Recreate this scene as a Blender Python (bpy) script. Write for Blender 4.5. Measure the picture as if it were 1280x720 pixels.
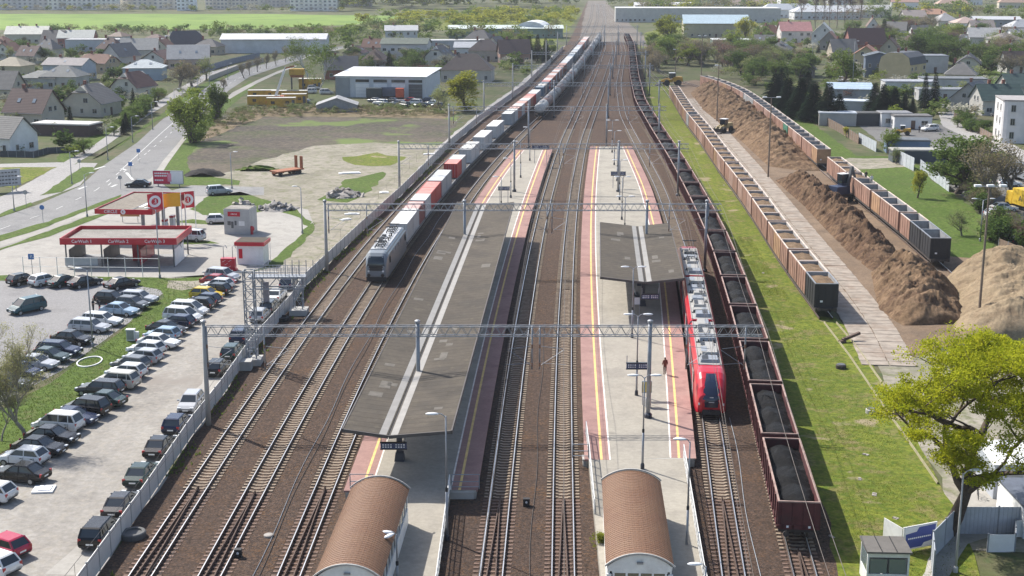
import bpy, bmesh, math, random
import numpy as np
from mathutils import Vector, Matrix, noise as mnoise
R = math.radians
random.seed(7)
for o in list(bpy.data.objects): bpy.data.objects.remove(o)
scn = bpy.context.scene
COL = scn.collection

# ------------------------------------------------------------------ camera, sky, sun, exposure
FPX, PITCH, CAMH = 1700.0, R(13.56), 40.0          # drone 40 m above the tracks
cam = bpy.data.cameras.new('camera'); cam.sensor_width = 36.0; cam.lens = 36.0*FPX/1280.0
cam.clip_start = 1.0; cam.clip_end = 9000.0
camo = bpy.data.objects.new('camera', cam); COL.objects.link(camo)
camo.location = (0, 0, CAMH); camo.rotation_euler = (math.pi/2-PITCH, 0, 0)
scn.camera = camo
SUN_EL, SUN_AZ = R(46.0), R(-46.0)                 # sun ahead and to the left: shadows fall right and towards us
w = bpy.data.worlds.new('World'); scn.world = w; w.use_nodes = True
nt = w.node_tree; bg = nt.nodes['Background']
sky = nt.nodes.new('ShaderNodeTexSky'); sky.sky_type = 'NISHITA'; sky.sun_disc = False
sky.sun_elevation = SUN_EL; sky.sun_rotation = SUN_AZ; sky.altitude = 100; sky.dust_density = 2.0
nt.links.new(sky.outputs[0], bg.inputs[0]); bg.inputs[1].default_value = 0.14
sl = bpy.data.lights.new('sun', 'SUN'); sl.energy = 5.0; sl.angle = R(0.6); sl.color = (1.0, .955, .88)
so = bpy.data.objects.new('sun', sl); COL.objects.link(so)
sun_from = Vector((math.sin(SUN_AZ)*math.cos(SUN_EL), math.cos(SUN_AZ)*math.cos(SUN_EL), math.sin(SUN_EL)))
so.rotation_euler = (-sun_from).to_track_quat('-Z', 'Y').to_euler(); so.location = (0, 0, 300)
vs = scn.view_settings; vs.view_transform = 'Standard'; vs.look = 'None'; vs.exposure = 0.5; vs.gamma = 1
scn.render.engine = 'CYCLES'
scn.cycles.max_bounces = 5; scn.cycles.diffuse_bounces = 2; scn.cycles.glossy_bounces = 2
scn.cycles.transparent_max_bounces = 48; scn.cycles.volume_bounces = 0

# ------------------------------------------------------------------ survey: bearing of a mark seen from the drone -> point on the plane z
CP, SP = math.cos(PITCH), math.sin(PITCH)
def G(px, py, z=0.0):
    u, v = (px-640.0)/FPX, (py-360.0)/FPX
    t = (z-CAMH)/(-SP - v*CP)
    return Vector((u*t, t*(CP - v*SP), z))
def HT(by, ty):                                     # height of an upright thing from its foot row and its top row
    D = G(640, by).y
    return CAMH - D*math.tan(PITCH+math.atan((ty-360.0)/FPX))

# ------------------------------------------------------------------ materials
MATS = {}
def nodes_mat(name):
    m = bpy.data.materials.new(name); m.use_nodes = True
    t = m.node_tree; b = t.nodes['Principled BSDF']
    return m, t, b
def rgb(c): return (c[0], c[1], c[2], 1)
def noise_tex(t, vec, scale, detail=3, rough=.6):
    n = t.nodes.new('ShaderNodeTexNoise'); n.inputs['Scale'].default_value = scale
    n.inputs['Detail'].default_value = detail; n.inputs['Roughness'].default_value = rough
    if vec is not None: t.links.new(vec, n.inputs['Vector'])
    return n.outputs['Fac']
def ramp(t, fac, a, b):
    r = t.nodes.new('ShaderNodeMapRange'); r.inputs[1].default_value = a; r.inputs[2].default_value = b
    t.links.new(fac, r.inputs[0]); return r.outputs[0]
def mix(t, fac, a, b, mode='MIX'):
    x = t.nodes.new('ShaderNodeMix'); x.data_type = 'RGBA'; x.blend_type = mode
    if isinstance(fac, float): x.inputs[0].default_value = fac
    else: t.links.new(fac, x.inputs[0])
    for i, c in ((6, a), (7, b)):
        if isinstance(c, tuple): x.inputs[i].default_value = rgb(c)
        else: t.links.new(c, x.inputs[i])
    return x.outputs[2]
def pos(t, obj=False):
    if obj: return t.nodes.new('ShaderNodeTexCoord').outputs['Object']
    return t.nodes.new('ShaderNodeNewGeometry').outputs['Position']
def bump(t, b, fac, strength, dist=.05):
    n = t.nodes.new('ShaderNodeBump'); n.inputs['Strength'].default_value = strength
    n.inputs['Distance'].default_value = dist
    t.links.new(fac, n.inputs['Height']); t.links.new(n.outputs[0], b.inputs['Normal'])
def M(name, col, rough=.7, metal=0.0, n=.18, scale=1.2, dirt=None, spec=None):
    """plain painted / cast surface with two scales of wear"""
    if name in MATS: return MATS[name]
    m, t, b = nodes_mat(name); p = pos(t)
    f1 = ramp(t, noise_tex(t, p, scale, 4), .3, .7)
    lo = tuple(c*(1-n) for c in col); hi = tuple(min(1, c*(1+n)) for c in col)
    c = mix(t, f1, lo, hi)
    if dirt is not None:
        f2 = ramp(t, noise_tex(t, p, scale*.37, 5, .7), .5, .75)
        c = mix(t, f2, c, dirt)
    t.links.new(c, b.inputs['Base Color']); b.inputs['Roughness'].default_value = rough
    b.inputs['Metallic'].default_value = metal
    if spec is not None: b.inputs['Specular IOR Level'].default_value = spec
    MATS[name] = m; return m
def ground(name, cols, scales=(.05, .35, 3.0), amts=(.5, .5, .35), bmp=.0, rough=.95, patch=None, streak=None, grit=(None, .35), seam=None):
    """earth, grass, gravel: base colour plus layers of patches at several sizes"""
    m, t, b = nodes_mat(name); p = pos(t); c = cols[0]
    if streak:
        mp = t.nodes.new('ShaderNodeMapping'); mp.inputs['Rotation'].default_value = (0, 0, streak[0])
        mp.inputs['Scale'].default_value = (streak[1], streak[2], 1); t.links.new(p, mp.inputs[0]); sp = mp.outputs[0]
    cur = None
    for i, cc in enumerate(cols[1:]):
        f = noise_tex(t, sp if (streak and i == 0) else p, scales[i], 5, .65)
        lo = .5+(.5-amts[i])*.5
        f = ramp(t, f, lo-.07, lo+.09)
        cur = mix(t, f, cur if cur is not None else c, cc)
    for gs, ga in ((grit[0] or scales[-1]*3, grit[1]), ((grit[0] or scales[-1]*3)*.37, grit[1]*.6)):
        g = ramp(t, noise_tex(t, p, gs, 3, .75), .32, .68)
        cur = mix(t, g, mix(t, ga, cur, (.0, .0, .0)), cur)
    if seam:
        sx = t.nodes.new('ShaderNodeSeparateXYZ'); t.links.new(p, sx.inputs[0]); k = t.nodes.new('ShaderNodeMath'); k.operation = 'MULTIPLY'; k.inputs[1].default_value = 1/seam
        t.links.new(sx.outputs[1], k.inputs[0]); fr = t.nodes.new('ShaderNodeMath'); fr.operation = 'FRACT'; t.links.new(k.outputs[0], fr.inputs[0]); lt = t.nodes.new('ShaderNodeMath'); lt.operation = 'LESS_THAN'; lt.inputs[1].default_value = .09
        t.links.new(fr.outputs[0], lt.inputs[0]); cur = mix(t, lt.outputs[0], cur, mix(t, .3, cur, (0., 0., 0.)))
    if patch:
        f = ramp(t, noise_tex(t, p, patch[1], 4, .6), patch[2], patch[2]+.06)
        cur = mix(t, f, cur, patch[0])
    t.links.new(cur, b.inputs['Base Color']); b.inputs['Roughness'].default_value = rough
    b.inputs['Specular IOR Level'].default_value = .15
    if bmp: bump(t, b, noise_tex(t, p, scales[-1]*3, 3, .7), bmp, .12)
    MATS[name] = m; return m
def leafmat(name, c1, c2, trans=.5):
    m, t, b = nodes_mat(name); t.nodes.remove(b); out = t.nodes['Material Output']
    p = pos(t); f = ramp(t, noise_tex(t, p, 1.3, 3), .3, .7)
    oi = t.nodes.new('ShaderNodeObjectInfo')
    c = mix(t, f, c1, c2)
    hsv = t.nodes.new('ShaderNodeHueSaturation')
    r2 = t.nodes.new('ShaderNodeMapRange'); t.links.new(oi.outputs['Random'], r2.inputs[0])
    r2.inputs[3].default_value = .72; r2.inputs[4].default_value = 1.25
    t.links.new(r2.outputs[0], hsv.inputs['Value'])
    r3 = t.nodes.new('ShaderNodeMapRange'); t.links.new(oi.outputs['Random'], r3.inputs[0])
    r3.inputs[3].default_value = .515; r3.inputs[4].default_value = .485
    t.links.new(r3.outputs[0], hsv.inputs['Hue']); t.links.new(c, hsv.inputs['Color'])
    d = t.nodes.new('ShaderNodeBsdfDiffuse'); tr = t.nodes.new('ShaderNodeBsdfTranslucent')
    t.links.new(hsv.outputs[0], d.inputs[0]); t.links.new(hsv.outputs[0], tr.inputs[0])
    x = t.nodes.new('ShaderNodeMixShader'); x.inputs[0].default_value = trans
    t.links.new(d.outputs[0], x.inputs[1]); t.links.new(tr.outputs[0], x.inputs[2])
    t.links.new(x.outputs[0], out.inputs[0]); MATS[name] = m; return m
def stripes(name, col, col2, axis, period, duty=.15, rough=.7, metal=0., n=.15, bmp=.4, obj=True, wave=False):
    """ribbed sheet, corrugation, tile courses: fine relief too small to model at this range"""
    m, t, b = nodes_mat(name); p = pos(t, obj); s = t.nodes.new('ShaderNodeSeparateXYZ'); t.links.new(p, s.inputs[0])
    k = t.nodes.new('ShaderNodeMath'); k.operation = 'MULTIPLY'; k.inputs[1].default_value = 1.0/period
    t.links.new(s.outputs[axis], k.inputs[0])
    fr = t.nodes.new('ShaderNodeMath'); fr.operation = 'FRACT'; t.links.new(k.outputs[0], fr.inputs[0])
    lt = t.nodes.new('ShaderNodeMath'); lt.operation = 'LESS_THAN'; lt.inputs[1].default_value = duty
    t.links.new(fr.outputs[0], lt.inputs[0])
    f1 = ramp(t, noise_tex(t, pos(t), .9, 5, .7), .3, .7)
    c = mix(t, f1, tuple(x*(1-n) for x in col), tuple(min(1, x*(1+n)) for x in col))
    c = mix(t, lt.outputs[0], c, col2)
    t.links.new(c, b.inputs['Base Color']); b.inputs['Roughness'].default_value = rough; b.inputs['Metallic'].default_value = metal
    if bmp:
        sn = t.nodes.new('ShaderNodeMath'); sn.operation = 'PINGPONG'; sn.inputs[1].default_value = .5
        t.links.new(fr.outputs[0], sn.inputs[0]); bump(t, b, sn.outputs[0], bmp, period*.3)
    MATS[name] = m; return m
def glass(name='glass_dark', col=(.02, .028, .035), rough=.08):
    if name in MATS: return MATS[name]
    m, t, b = nodes_mat(name); b.inputs['Base Color'].default_value = rgb(col)
    b.inputs['Roughness'].default_value = rough; b.inputs['Specular IOR Level'].default_value = .8
    MATS[name] = m; return m
def paint(name, col, rough=.25):
    if name in MATS: return MATS[name]
    m, t, b = nodes_mat(name)
    f = ramp(t, noise_tex(t, pos(t), 2.0, 4), .2, .8)
    t.links.new(mix(t, f, tuple(c*.88 for c in col), col), b.inputs['Base Color'])
    b.inputs['Roughness'].default_value = rough; b.inputs['Coat Weight'].default_value = .35; b.inputs['Coat Roughness'].default_value = .06; b.inputs['Specular IOR Level'].default_value = .3
    MATS[name] = m; return m

# ------------------------------------------------------------------ mesh helper
class MB:
    def __init__(s): s.v = []; s.f = []; s.mi = []; s.sm = False
    def add(s, vs, fs, mi=0):
        b = len(s.v); s.v += [tuple(x) for x in vs]
        for f in fs: s.f.append(tuple(i+b for i in f)); s.mi.append(mi)
        return s
    def box(s, c, d, mi=0, rz=0, taper=1.0, tilt=None):
        hx, hy, hz = d[0]/2, d[1]/2, d[2]/2; vs = []
        for z in (-hz, hz):
            k = 1.0 if z < 0 else taper
            for x, y in ((-hx, -hy), (hx, -hy), (hx, hy), (-hx, hy)): vs.append(Vector((x*k, y*k, z)))
        if tilt is not None: vs = [tilt @ v for v in vs]
        if rz: m = Matrix.Rotation(rz, 3, 'Z'); vs = [m @ v for v in vs]
        c = Vector(c)
        return s.add([v+c for v in vs], [(3, 2, 1, 0), (4, 5, 6, 7), (0, 1, 5, 4), (1, 2, 6, 5), (2, 3, 7, 6), (3, 0, 4, 7)], mi)
    def bar(s, a, b, w, h=None, mi=0):
        """square bar from a to b"""
        a, b = Vector(a), Vector(b); d = (b-a); L = d.length
        if L < 1e-6: return s
        q = d.to_track_quat('Z', 'Y').to_matrix(); h = h or w
        vs = []
        for z in (0, L):
            for x, y in ((-w/2, -h/2), (w/2, -h/2), (w/2, h/2), (-w/2, h/2)): vs.append(a + q @ Vector((x, y, z)))
        return s.add(vs, [(3, 2, 1, 0), (4, 5, 6, 7), (0, 1, 5, 4), (1, 2, 6, 5), (2, 3, 7, 6), (3, 0, 4, 7)], mi)
    def tube(s, pts, rs, n=6, mi=0, cap=True):
        pts = [Vector(p) for p in pts]
        if not hasattr(rs, '__len__'): rs = [rs]*len(pts)
        vs = []; fs = []
        for i, p in enumerate(pts):
            d = (pts[min(i+1, len(pts)-1)]-pts[max(i-1, 0)]).normalized()
            q = d.to_track_quat('Z', 'Y').to_matrix()
            for k in range(n):
                a = 2*math.pi*k/n; vs.append(p+q@Vector((rs[i]*math.cos(a), rs[i]*math.sin(a), 0)))
        for i in range(len(pts)-1):
            for k in range(n): fs.append((i*n+k, i*n+(k+1) % n, (i+1)*n+(k+1) % n, (i+1)*n+k))
        if cap: fs.append(tuple(range(n-1, -1, -1))); fs.append(tuple((len(pts)-1)*n+k for k in range(n)))
        return s.add(vs, fs, mi)
    def lathe(s, prof, n=12, c=(0, 0, 0), mi=0, axis='Z'):
        vs = []; fs = []; c = Vector(c)
        for r, z in prof:
            for k in range(n):
                a = 2*math.pi*k/n; x, y = r*math.cos(a), r*math.sin(a)
                vs.append(c+(Vector((x, y, z)) if axis == 'Z' else Vector((x, z, y)) if axis == 'Y' else Vector((z, x, y))))
        for i in range(len(prof)-1):
            for k in range(n): fs.append((i*n+k, i*n+(k+1) % n, (i+1)*n+(k+1) % n, (i+1)*n+k))
        fs.append(tuple(range(n-1, -1, -1))); fs.append(tuple((len(prof)-1)*n+k for k in range(n)))
        return s.add(vs, fs, mi)
    def prism(s, poly, y0, y1, mi=0, axis='Y'):
        """polygon in (x,z) extruded along y (axis Y) or polygon in (y,z) along x (axis X) or (x,y) along z"""
        n = len(poly); vs = []
        for y in (y0, y1):
            for a, b in poly: vs.append((a, y, b) if axis == 'Y' else (y, a, b) if axis == 'X' else (a, b, y))
        fs = [tuple(range(n)), tuple(range(2*n-1, n-1, -1))]
        for i in range(n): j = (i+1) % n; fs.append((j, i, n+i, n+j))
        return s.add(vs, fs, mi)
    def loft(s, rings, mi=0, cap=True, closed=True):
        n = len(rings[0]); vs = [v for r in rings for v in r]; fs = []
        for i in range(len(rings)-1):
            for k in range(n if closed else n-1): fs.append((i*n+k, i*n+(k+1) % n, (i+1)*n+(k+1) % n, (i+1)*n+k))
        if cap and closed: fs.append(tuple(range(n-1, -1, -1))); fs.append(tuple((len(rings)-1)*n+k for k in range(n)))
        return s.add(vs, fs, mi)
    def poly(s, pts, mi=0): return s.add(pts, [tuple(range(len(pts)))], mi)
    def mesh(s, name, mats, smooth=False, fix=True):
        me = bpy.data.meshes.new(name); me.from_pydata([tuple(v) for v in s.v], [], s.f)
        for m in (mats if isinstance(mats, (list, tuple)) else [mats]): me.materials.append(m)
        if len(me.materials) > 1: me.polygons.foreach_set('material_index', s.mi)
        if smooth: me.polygons.foreach_set('use_smooth', [True]*len(me.polygons))
        if fix and len(s.f) < 6000:
            bm = bmesh.new(); bm.from_mesh(me); bmesh.ops.recalc_face_normals(bm, faces=bm.faces); bm.to_mesh(me); bm.free()
        me.update(); return me
    def build(s, name, mats, parent=None, loc=None, rz=0, smooth=False, fix=True):
        return put(name, s.mesh(name, mats, smooth, fix), parent, loc, rz)
def put(name, me, parent=None, loc=None, rz=0):
    o = bpy.data.objects.new(name, me); COL.objects.link(o)
    if loc is not None: o.location = loc
    if rz: o.rotation_euler.z = rz
    if parent is not None: o.parent = parent
    return o
def tag(o, label, cat, group=None):
    o['label'] = label; o['category'] = cat
    if group: o['group'] = group
    return o
def thing(name, label, cat, loc=(0, 0, 0), rz=0, group=None):
    o = bpy.data.objects.new(name, None); COL.objects.link(o); o.empty_display_size = .3
    o.location = loc; o.rotation_euler.z = rz
    return tag(o, label, cat, group)
def structure(o): o['kind'] = 'structure'; return o
def stuff(o): o['kind'] = 'stuff'; return o
CH = {}
def kids(o):
    return [c for c in bpy.data.objects if c.parent == o]
def snapshot(o): CH[o.name] = [(k, kids(k)) for k in kids(o)]
def dup(o, label=None, loc=None, rz=None, group=None):
    """copy of a thing, its parts and their sub-parts (snapshot(o) first)"""
    r = o.copy(); COL.objects.link(r)
    if label: r['label'] = label
    if group: r['group'] = group
    if loc is not None: r.location = loc
    if rz is not None: r.rotation_euler = (0, 0, rz)
    for k, sub in CH[o.name]:
        c = k.copy(); COL.objects.link(c); c.parent = r
        for g in sub: d = g.copy(); COL.objects.link(d); d.parent = c
    return r
ONES = ['', 'first', 'second', 'third', 'fourth', 'fifth', 'sixth', 'seventh', 'eighth', 'ninth', 'tenth', 'eleventh', 'twelfth',
        'thirteenth', 'fourteenth', 'fifteenth', 'sixteenth', 'seventeenth', 'eighteenth', 'nineteenth']
TENS = {2: 'twent', 3: 'thirt', 4: 'fort', 5: 'fift', 6: 'sixt', 7: 'sevent', 8: 'eight', 9: 'ninet'}
def nth(n):
    if n < 20: return ONES[n]
    a, b = divmod(n, 10)
    if a >= 10: return nth_big(n)
    return TENS[a]+('ieth' if b == 0 else 'y-'+ONES[b])
def nth_big(n): return 'one hundred and '+nth(n-100) if n > 100 else 'hundredth'
def text_mesh(txt, size, mat, extrude=.01, font_scale_x=1.0, align='CENTER'):
    c = bpy.data.curves.new('lettering', 'FONT'); c.body = txt; c.size = size; c.extrude = extrude
    c.align_x = align; c.align_y = 'CENTER'; c.resolution_u = 2
    o = bpy.data.objects.new('lettering', c); COL.objects.link(o)
    dg = bpy.context.evaluated_depsgraph_get(); me = bpy.data.meshes.new_from_object(o.evaluated_get(dg))
    bpy.data.objects.remove(o); bpy.data.curves.remove(c)
    me.materials.clear(); me.materials.append(mat)
    if font_scale_x != 1: me.transform(Matrix.Diagonal((font_scale_x, 1, 1, 1)))
    return me
def lettering(txt, size, mat, parent, loc, rot, sx=1.0):
    o = put('lettering', text_mesh(txt, size, mat, .012, sx), parent, loc); o.rotation_euler = rot; return o

# ------------------------------------------------------------------ flat ground sheets
def densify(pts, step, closed=True, jit=0.0, rnd=None):
    out = []; n = len(pts)
    for i in range(n if closed else n-1):
        a, b = pts[i], pts[(i+1) % n]; L = (b-a).length; k = max(1, int(L/step))
        for j in range(k):
            p = a.lerp(b, j/k)
            if jit and rnd: p = p+Vector((rnd.uniform(-jit, jit), rnd.uniform(-jit, jit)*1.6, 0))
            out.append(p)
    if not closed: out.append(pts[-1])
    return out
def sheet(name, px, mat, z, ragged=0.0, step=3.0, label=None, world=False, seed=1):
    pts = [Vector((p[0], p[1], 0)) for p in px] if world else [G(x, y) for x, y in px]
    if ragged: pts = densify(pts, step, True, ragged, random.Random(seed))
    m = MB(); m.poly([(p.x, p.y, z) for p in pts])
    me = m.mesh(name, mat, fix=False)
    if me.polygons[0].normal.z < 0: me.flip_normals()
    return structure(put(name, me))
def smooth_path(pxpts, z=0.0, sigma=14.0, step=2.0):
    P = [G(x, y, z) for x, y in pxpts]; P.sort(key=lambda p: p.y)
    ys = np.array([p.y for p in P]); xs = np.array([p.x for p in P])
    Y = np.arange(ys[0], ys[-1]+step, step); X = np.interp(Y, ys, xs)
    k = int(4*sigma/step); s0 = (X[min(12, len(X)-1)]-X[0])/(Y[min(12, len(X)-1)]-Y[0]); s1 = (X[-1]-X[-12])/(Y[-1]-Y[-12])
    pre = X[0]-s0*step*np.arange(k, 0, -1); post = X[-1]+s1*step*np.arange(1, k+1)
    g = np.exp(-.5*(np.arange(-k, k+1)*step/sigma)**2); g /= g.sum()
    Xs = np.convolve(np.concatenate([pre, X, post]), g, 'same')[k:-k]
    return Y, Xs
class Path:
    def __init__(s, Y, X): s.Y = Y; s.X = X; s.S = np.concatenate([[0], np.cumsum(np.hypot(np.diff(X), np.diff(Y)))])
    def at(s, y):                                    # point and heading at a northing
        x = float(np.interp(y, s.Y, s.X)); e = 3.0
        dx = float(np.interp(y+e, s.Y, s.X)-np.interp(y-e, s.Y, s.X)); dy = min(y+e, s.Y[-1])-max(y-e, s.Y[0])
        return Vector((x, y, 0)), Vector((dx, dy, 0)).normalized()
    def arc(s, y0, d):                               # northing reached after d metres along the line from y0
        s0 = float(np.interp(y0, s.Y, s.S)); return float(np.interp(s0+d, s.S, s.Y))
    def off(s, y, o):
        p, t = s.at(y); return p+Vector((t.y, -t.x, 0))*o
    def shifted(s, o):
        P = [s.off(float(y), o) for y in s.Y]; return Path(np.array([p.y for p in P]), np.array([p.x for p in P]))
def pathpx(pts, z=0.0, sigma=14.0, y_from=None):
    Y, X = smooth_path(pts, z, sigma)
    if y_from is not None and Y[0] > y_from:
        k = (X[6]-X[0])/(Y[6]-Y[0]); e = np.arange(y_from, Y[0], 2.0)
        X = np.concatenate([X[0]+(e-Y[0])*k, X]); Y = np.concatenate([e, Y])
    return Path(Y, X)

# ================================================================== SETTING: ground, roads, tracks
m_base = ground('scrub', [(.085, .105, .042), (.115, .135, .05), (.15, .135, .08), (.065, .095, .035)], (.012, .06, .5), grit=(1.0, .3))
m_field = ground('crop', [(.19, .29, .055), (.235, .34, .07), (.15, .24, .05)], (.004, .03, .6), (.5, .4, .3))
m_meadow = ground('meadow', [(.165, .195, .028), (.215, .245, .034), (.25, .21, .09), (.115, .165, .02)], (.06, .3, 1.3), (.55, .36, .45), .5,
                  patch=((.26, .215, .13), .16, .60), grit=(3.0, .42))
m_lush = ground('lush_grass', [(.105, .165, .028), (.14, .20, .038), (.17, .165, .07), (.08, .13, .022)], (.07, .35, 1.6), (.5, .3, .5), .5, grit=(2.5, .42))
m_dry = ground('dry_field', [(.115, .10, .085), (.18, .15, .115), (.11, .125, .06), (.16, .13, .10)], (.035, .07, .9), (.5, .4, .4), .4, grit=(.9, .45), patch=((.125, .165, .05), .045, .53), streak=(0, .25, 1.0))
m_reed = ground('reed_bank', [(.25, .19, .12), (.20, .175, .08), (.28, .215, .14)], (.05, .4, 1.5))
m_ballast = ground('ballast', [(.175, .112, .08), (.21, .135, .094), (.25, .14, .074), (.13, .094, .076)], (.05, .22, 4.5), (.5, .35, .55), 1.0,
                   streak=(0, 1.0, .12), grit=(5.5, .62))
m_ballast2 = ground('yard_ballast', [(.21, .185, .16), (.25, .22, .19), (.165, .14, .12)], (.02, .1, 2.0), (.5, .4, .4))
m_dirt = ground('dirt_lot', [(.335, .313, .283), (.40, .375, .34), (.275, .255, .23), (.36, .33, .285)], (.11, .22, 1.4), (.5, .38, .4), .25,
                patch=((.245, .22, .195), .09, .58), streak=(0, 2.2, .25), grit=(2.0, .25))
m_sand = ground('sandy_lot', [(.32, .29, .235), (.37, .335, .275), (.255, .235, .18), (.20, .205, .115)], (.03, .14, .6), (.5, .45, .36), .2, grit=(1.5, .28))
m_conc = ground('concrete_paving', [(.365, .345, .315), (.40, .38, .345), (.325, .31, .285)], (.04, .3, 2.0), (.5, .4, .3), grit=(2.0, .16))
m_asph = ground('car_park_asphalt', [(.31, .30, .30), (.34, .33, .325), (.275, .265, .265)], (.04, .25, 2.5), (.5, .3, .3))
m_road = ground('road_asphalt', [(.29, .285, .28), (.33, .325, .315), (.25, .245, .245)], (.03, .2, 2.5), (.5, .35, .3), streak=(0, 1, .1))
m_path = ground('cycle_path', [(.40, .385, .37), (.44, .42, .40)], (.05, 1.0))
m_yard = ground('yard_tarmac', [(.19, .185, .18), (.22, .215, .205), (.16, .155, .15)], (.05, .25, 2.0), (.5, .35, .3))
m_kerb = M('kerb_concrete', (.50, .49, .46), .9, n=.15, scale=2)
m_white = M('road_paint', (.52, .52, .50), .8, n=.3, scale=3)
m_chipground = ground('chip_strewn_yard', [(.24, .17, .115), (.29, .21, .145), (.19, .14, .10)], (.06, .3, 1.8), (.5, .4, .4), .4)

gm = MB(); N = 40
gx = [-2600+5200*i/N for i in range(N+1)]; gy = [-300+5300*i/N for i in range(N+1)]
vs = [(x, y, 0) for y in gy for x in gx]
gm.add(vs, [(j*(N+1)+i, j*(N+1)+i+1, (j+1)*(N+1)+i+1, (j+1)*(N+1)+i) for j in range(N) for i in range(N)])
structure(gm.build('ground', m_base, fix=False))

# far land
sheet('crop_field', [(-160, 17), (150, 17.5), (330, 17.5), (525, 20), (500, 23), (440, 31), (330, 36), (200, 37), (100, 37.5), (-160, 38)], m_field, .02, 3.0, 25)
sheet('far_meadow', [(430, 36), (520, 24), (700, 20), (728, 16), (690, 60), (600, 38)], m_meadow, .02, 2, 12)
sheet('far_verge', [(798, 60), (810, 40), (870, 30), (880, 45), (830, 62)], m_meadow, .03, 2, 10)
sheet('bank_meadow', [(1203, 72), (1222, 74), (1250, 87), (1290, 103), (1290, 112), (1248, 108), (1225, 97)], m_lush, .03, .6, 5)
sheet('garden_lawn', [(1095, 52), (1115, 48), (1118, 56), (1098, 58)], m_lush, .03, .6, 5)

# left: railway side ground, lots, station forecourt
sheet('dry_field_ground', [(215, 215), (232, 185), (262, 150), (300, 137), (420, 130), (575, 140), (560, 178), (520, 186), (470, 192), (330, 205), (250, 225)], m_dry, .012, .8, 5)
sheet('reed_bank_ground', [(262, 160), (300, 137), (420, 132), (572, 140), (560, 148), (420, 146), (330, 146), (290, 160), (250, 178)], m_reed, .02, .8, 4)
sheet('sandy_lot', [(235, 232), (330, 200), (395, 182), (470, 178), (560, 182), (640, 125), (655, 112), (690, 76), (684, 92), (600, 152), (500, 246), (452, 291), (412, 331), (383, 358),
                    (340, 330), (392, 280), (378, 262), (300, 244), (262, 240)], m_sand, .016, .6, 4)
sheet('lot_grass', [(433, 225), (482, 214), (478, 224), (455, 245), (436, 253), (398, 250), (410, 243)], m_lush, .024, .5, 3)
sheet('lot_grass', [(430, 197), (470, 191), (505, 196), (500, 204), (470, 208), (440, 206)], m_meadow, .024, .7, 3)
sheet('earth_lane', [(462, 272), (520, 214), (560, 172), (600, 140), (640, 112), (680, 78), (704, 58), (712, 55), (690, 77), (655, 112), (600, 152), (560, 186), (500, 246), (470, 275)], m_path, .028, .3, 5)
sheet('forecourt', [(-120, 318), (-40, 312), (150, 246), (215, 240), (300, 244), (385, 262), (392, 280), (340, 330), (310, 341), (250, 347), (-120, 347)], m_conc, .02)
sheet('forecourt_verge', [(238, 262), (262, 244), (300, 240), (340, 252), (372, 262), (388, 277), (386, 285), (372, 272), (340, 262), (300, 270), (255, 269)], m_lush, .03, .35, 2.5)
sheet('forecourt_verge', [(392, 279), (393, 288), (352, 331), (336, 331), (372, 297), (384, 283)], m_lush, .032, .3, 2.5)
sheet('forecourt_verge', [(215, 278), (250, 280), (284, 281), (280, 277), (240, 274)], m_lush, .032, .2, 2.5)
sheet('forecourt_verge', [(120, 304), (180, 305), (275, 305), (262, 301), (180, 301)], m_lush, .03, .2, 2)
sheet('car_park', [(-120, 349), (175, 349), (205, 366), (190, 378), (170, 397), (80, 462), (-30, 520), (-120, 560)], m_asph, .024)
sheet('parking_strip', [(165, 349), (310, 341), (352, 331), (400, 335), (383, 358), (365, 386), (313, 442), (277, 496), (241, 547), (180, 637), (122, 718), (70, 800), (-160, 800), (-160, 640), (0, 590), (110, 500), (255, 372)], m_dirt, .02, .35, 3)
sheet('lane_gravel', [(60, 722), (150, 610), (222, 520), (262, 458), (318, 390), (352, 345), (388, 352), (318, 440), (262, 520), (180, 636), (118, 722)], m_conc, .026, .5, 4)
sheet('grass_median', [(172, 349), (250, 347), (262, 353), (232, 380), (190, 418), (150, 452), (120, 484), (80, 516), (20, 556), (-60, 600), (-120, 620), (-120, 575), (-20, 525), (80, 467), (150, 413), (205, 372), (200, 362), (170, 356)], m_lush, .034, .35, 2.5)
sheet('worn_patch', [(212, 352), (262, 350), (270, 357), (232, 362), (206, 360)], m_sand, .04, .4, 2)
sheet('car_park_verge', [(-120, 343), (20, 344), (190, 347), (245, 348), (175, 351), (20, 351), (-120, 351)], m_lush, .04, .2, 2)

# roads on the left
sheet('main_road', [(-160, 318), (0, 272), (45, 257), (100, 233), (128, 208), (172, 178), (200, 152), (238, 122), (268, 103), (300, 88), (345, 76), (380, 66), (430, 57), (432, 60),
                    (388, 71), (350, 83), (312, 96), (286, 113), (262, 135), (246, 150), (222, 180), (205, 200), (190, 222), (215, 238), (240, 232), (330, 234), (330, 244), (215, 246), (160, 246), (110, 262), (0, 300), (-160, 346)], m_road, .03)
sheet('side_road', [(-160, 216), (0, 205), (72, 203), (122, 204), (100, 232), (70, 243), (0, 268), (-160, 316), (-160, 290), (0, 246), (40, 232), (75, 212), (0, 212), (-160, 226)], m_path, .026)
sheet('cycle_path', [(18, 245), (62, 222), (92, 206), (132, 183), (180, 148), (236, 113), (262, 97), (300, 84), (296, 81), (255, 93), (224, 110), (172, 143), (118, 181), (80, 203), (40, 226), (8, 243)], m_path, .036)
sheet('verge', [(50, 245), (77, 240), (100, 227), (121, 212), (115, 209), (104, 209), (80, 224)], m_lush, .044, .2, 2.5)
sheet('verge', [(0, 272), (43, 256), (38, 253), (0, 267)], m_lush, .044, .2, 2.5)
sheet('verge', [(-60, 316), (0, 294), (60, 277), (110, 259), (152, 243), (148, 249), (100, 267), (50, 287), (0, 302), (-60, 325)], m_lush, .046, .2, 2.5)
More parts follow.
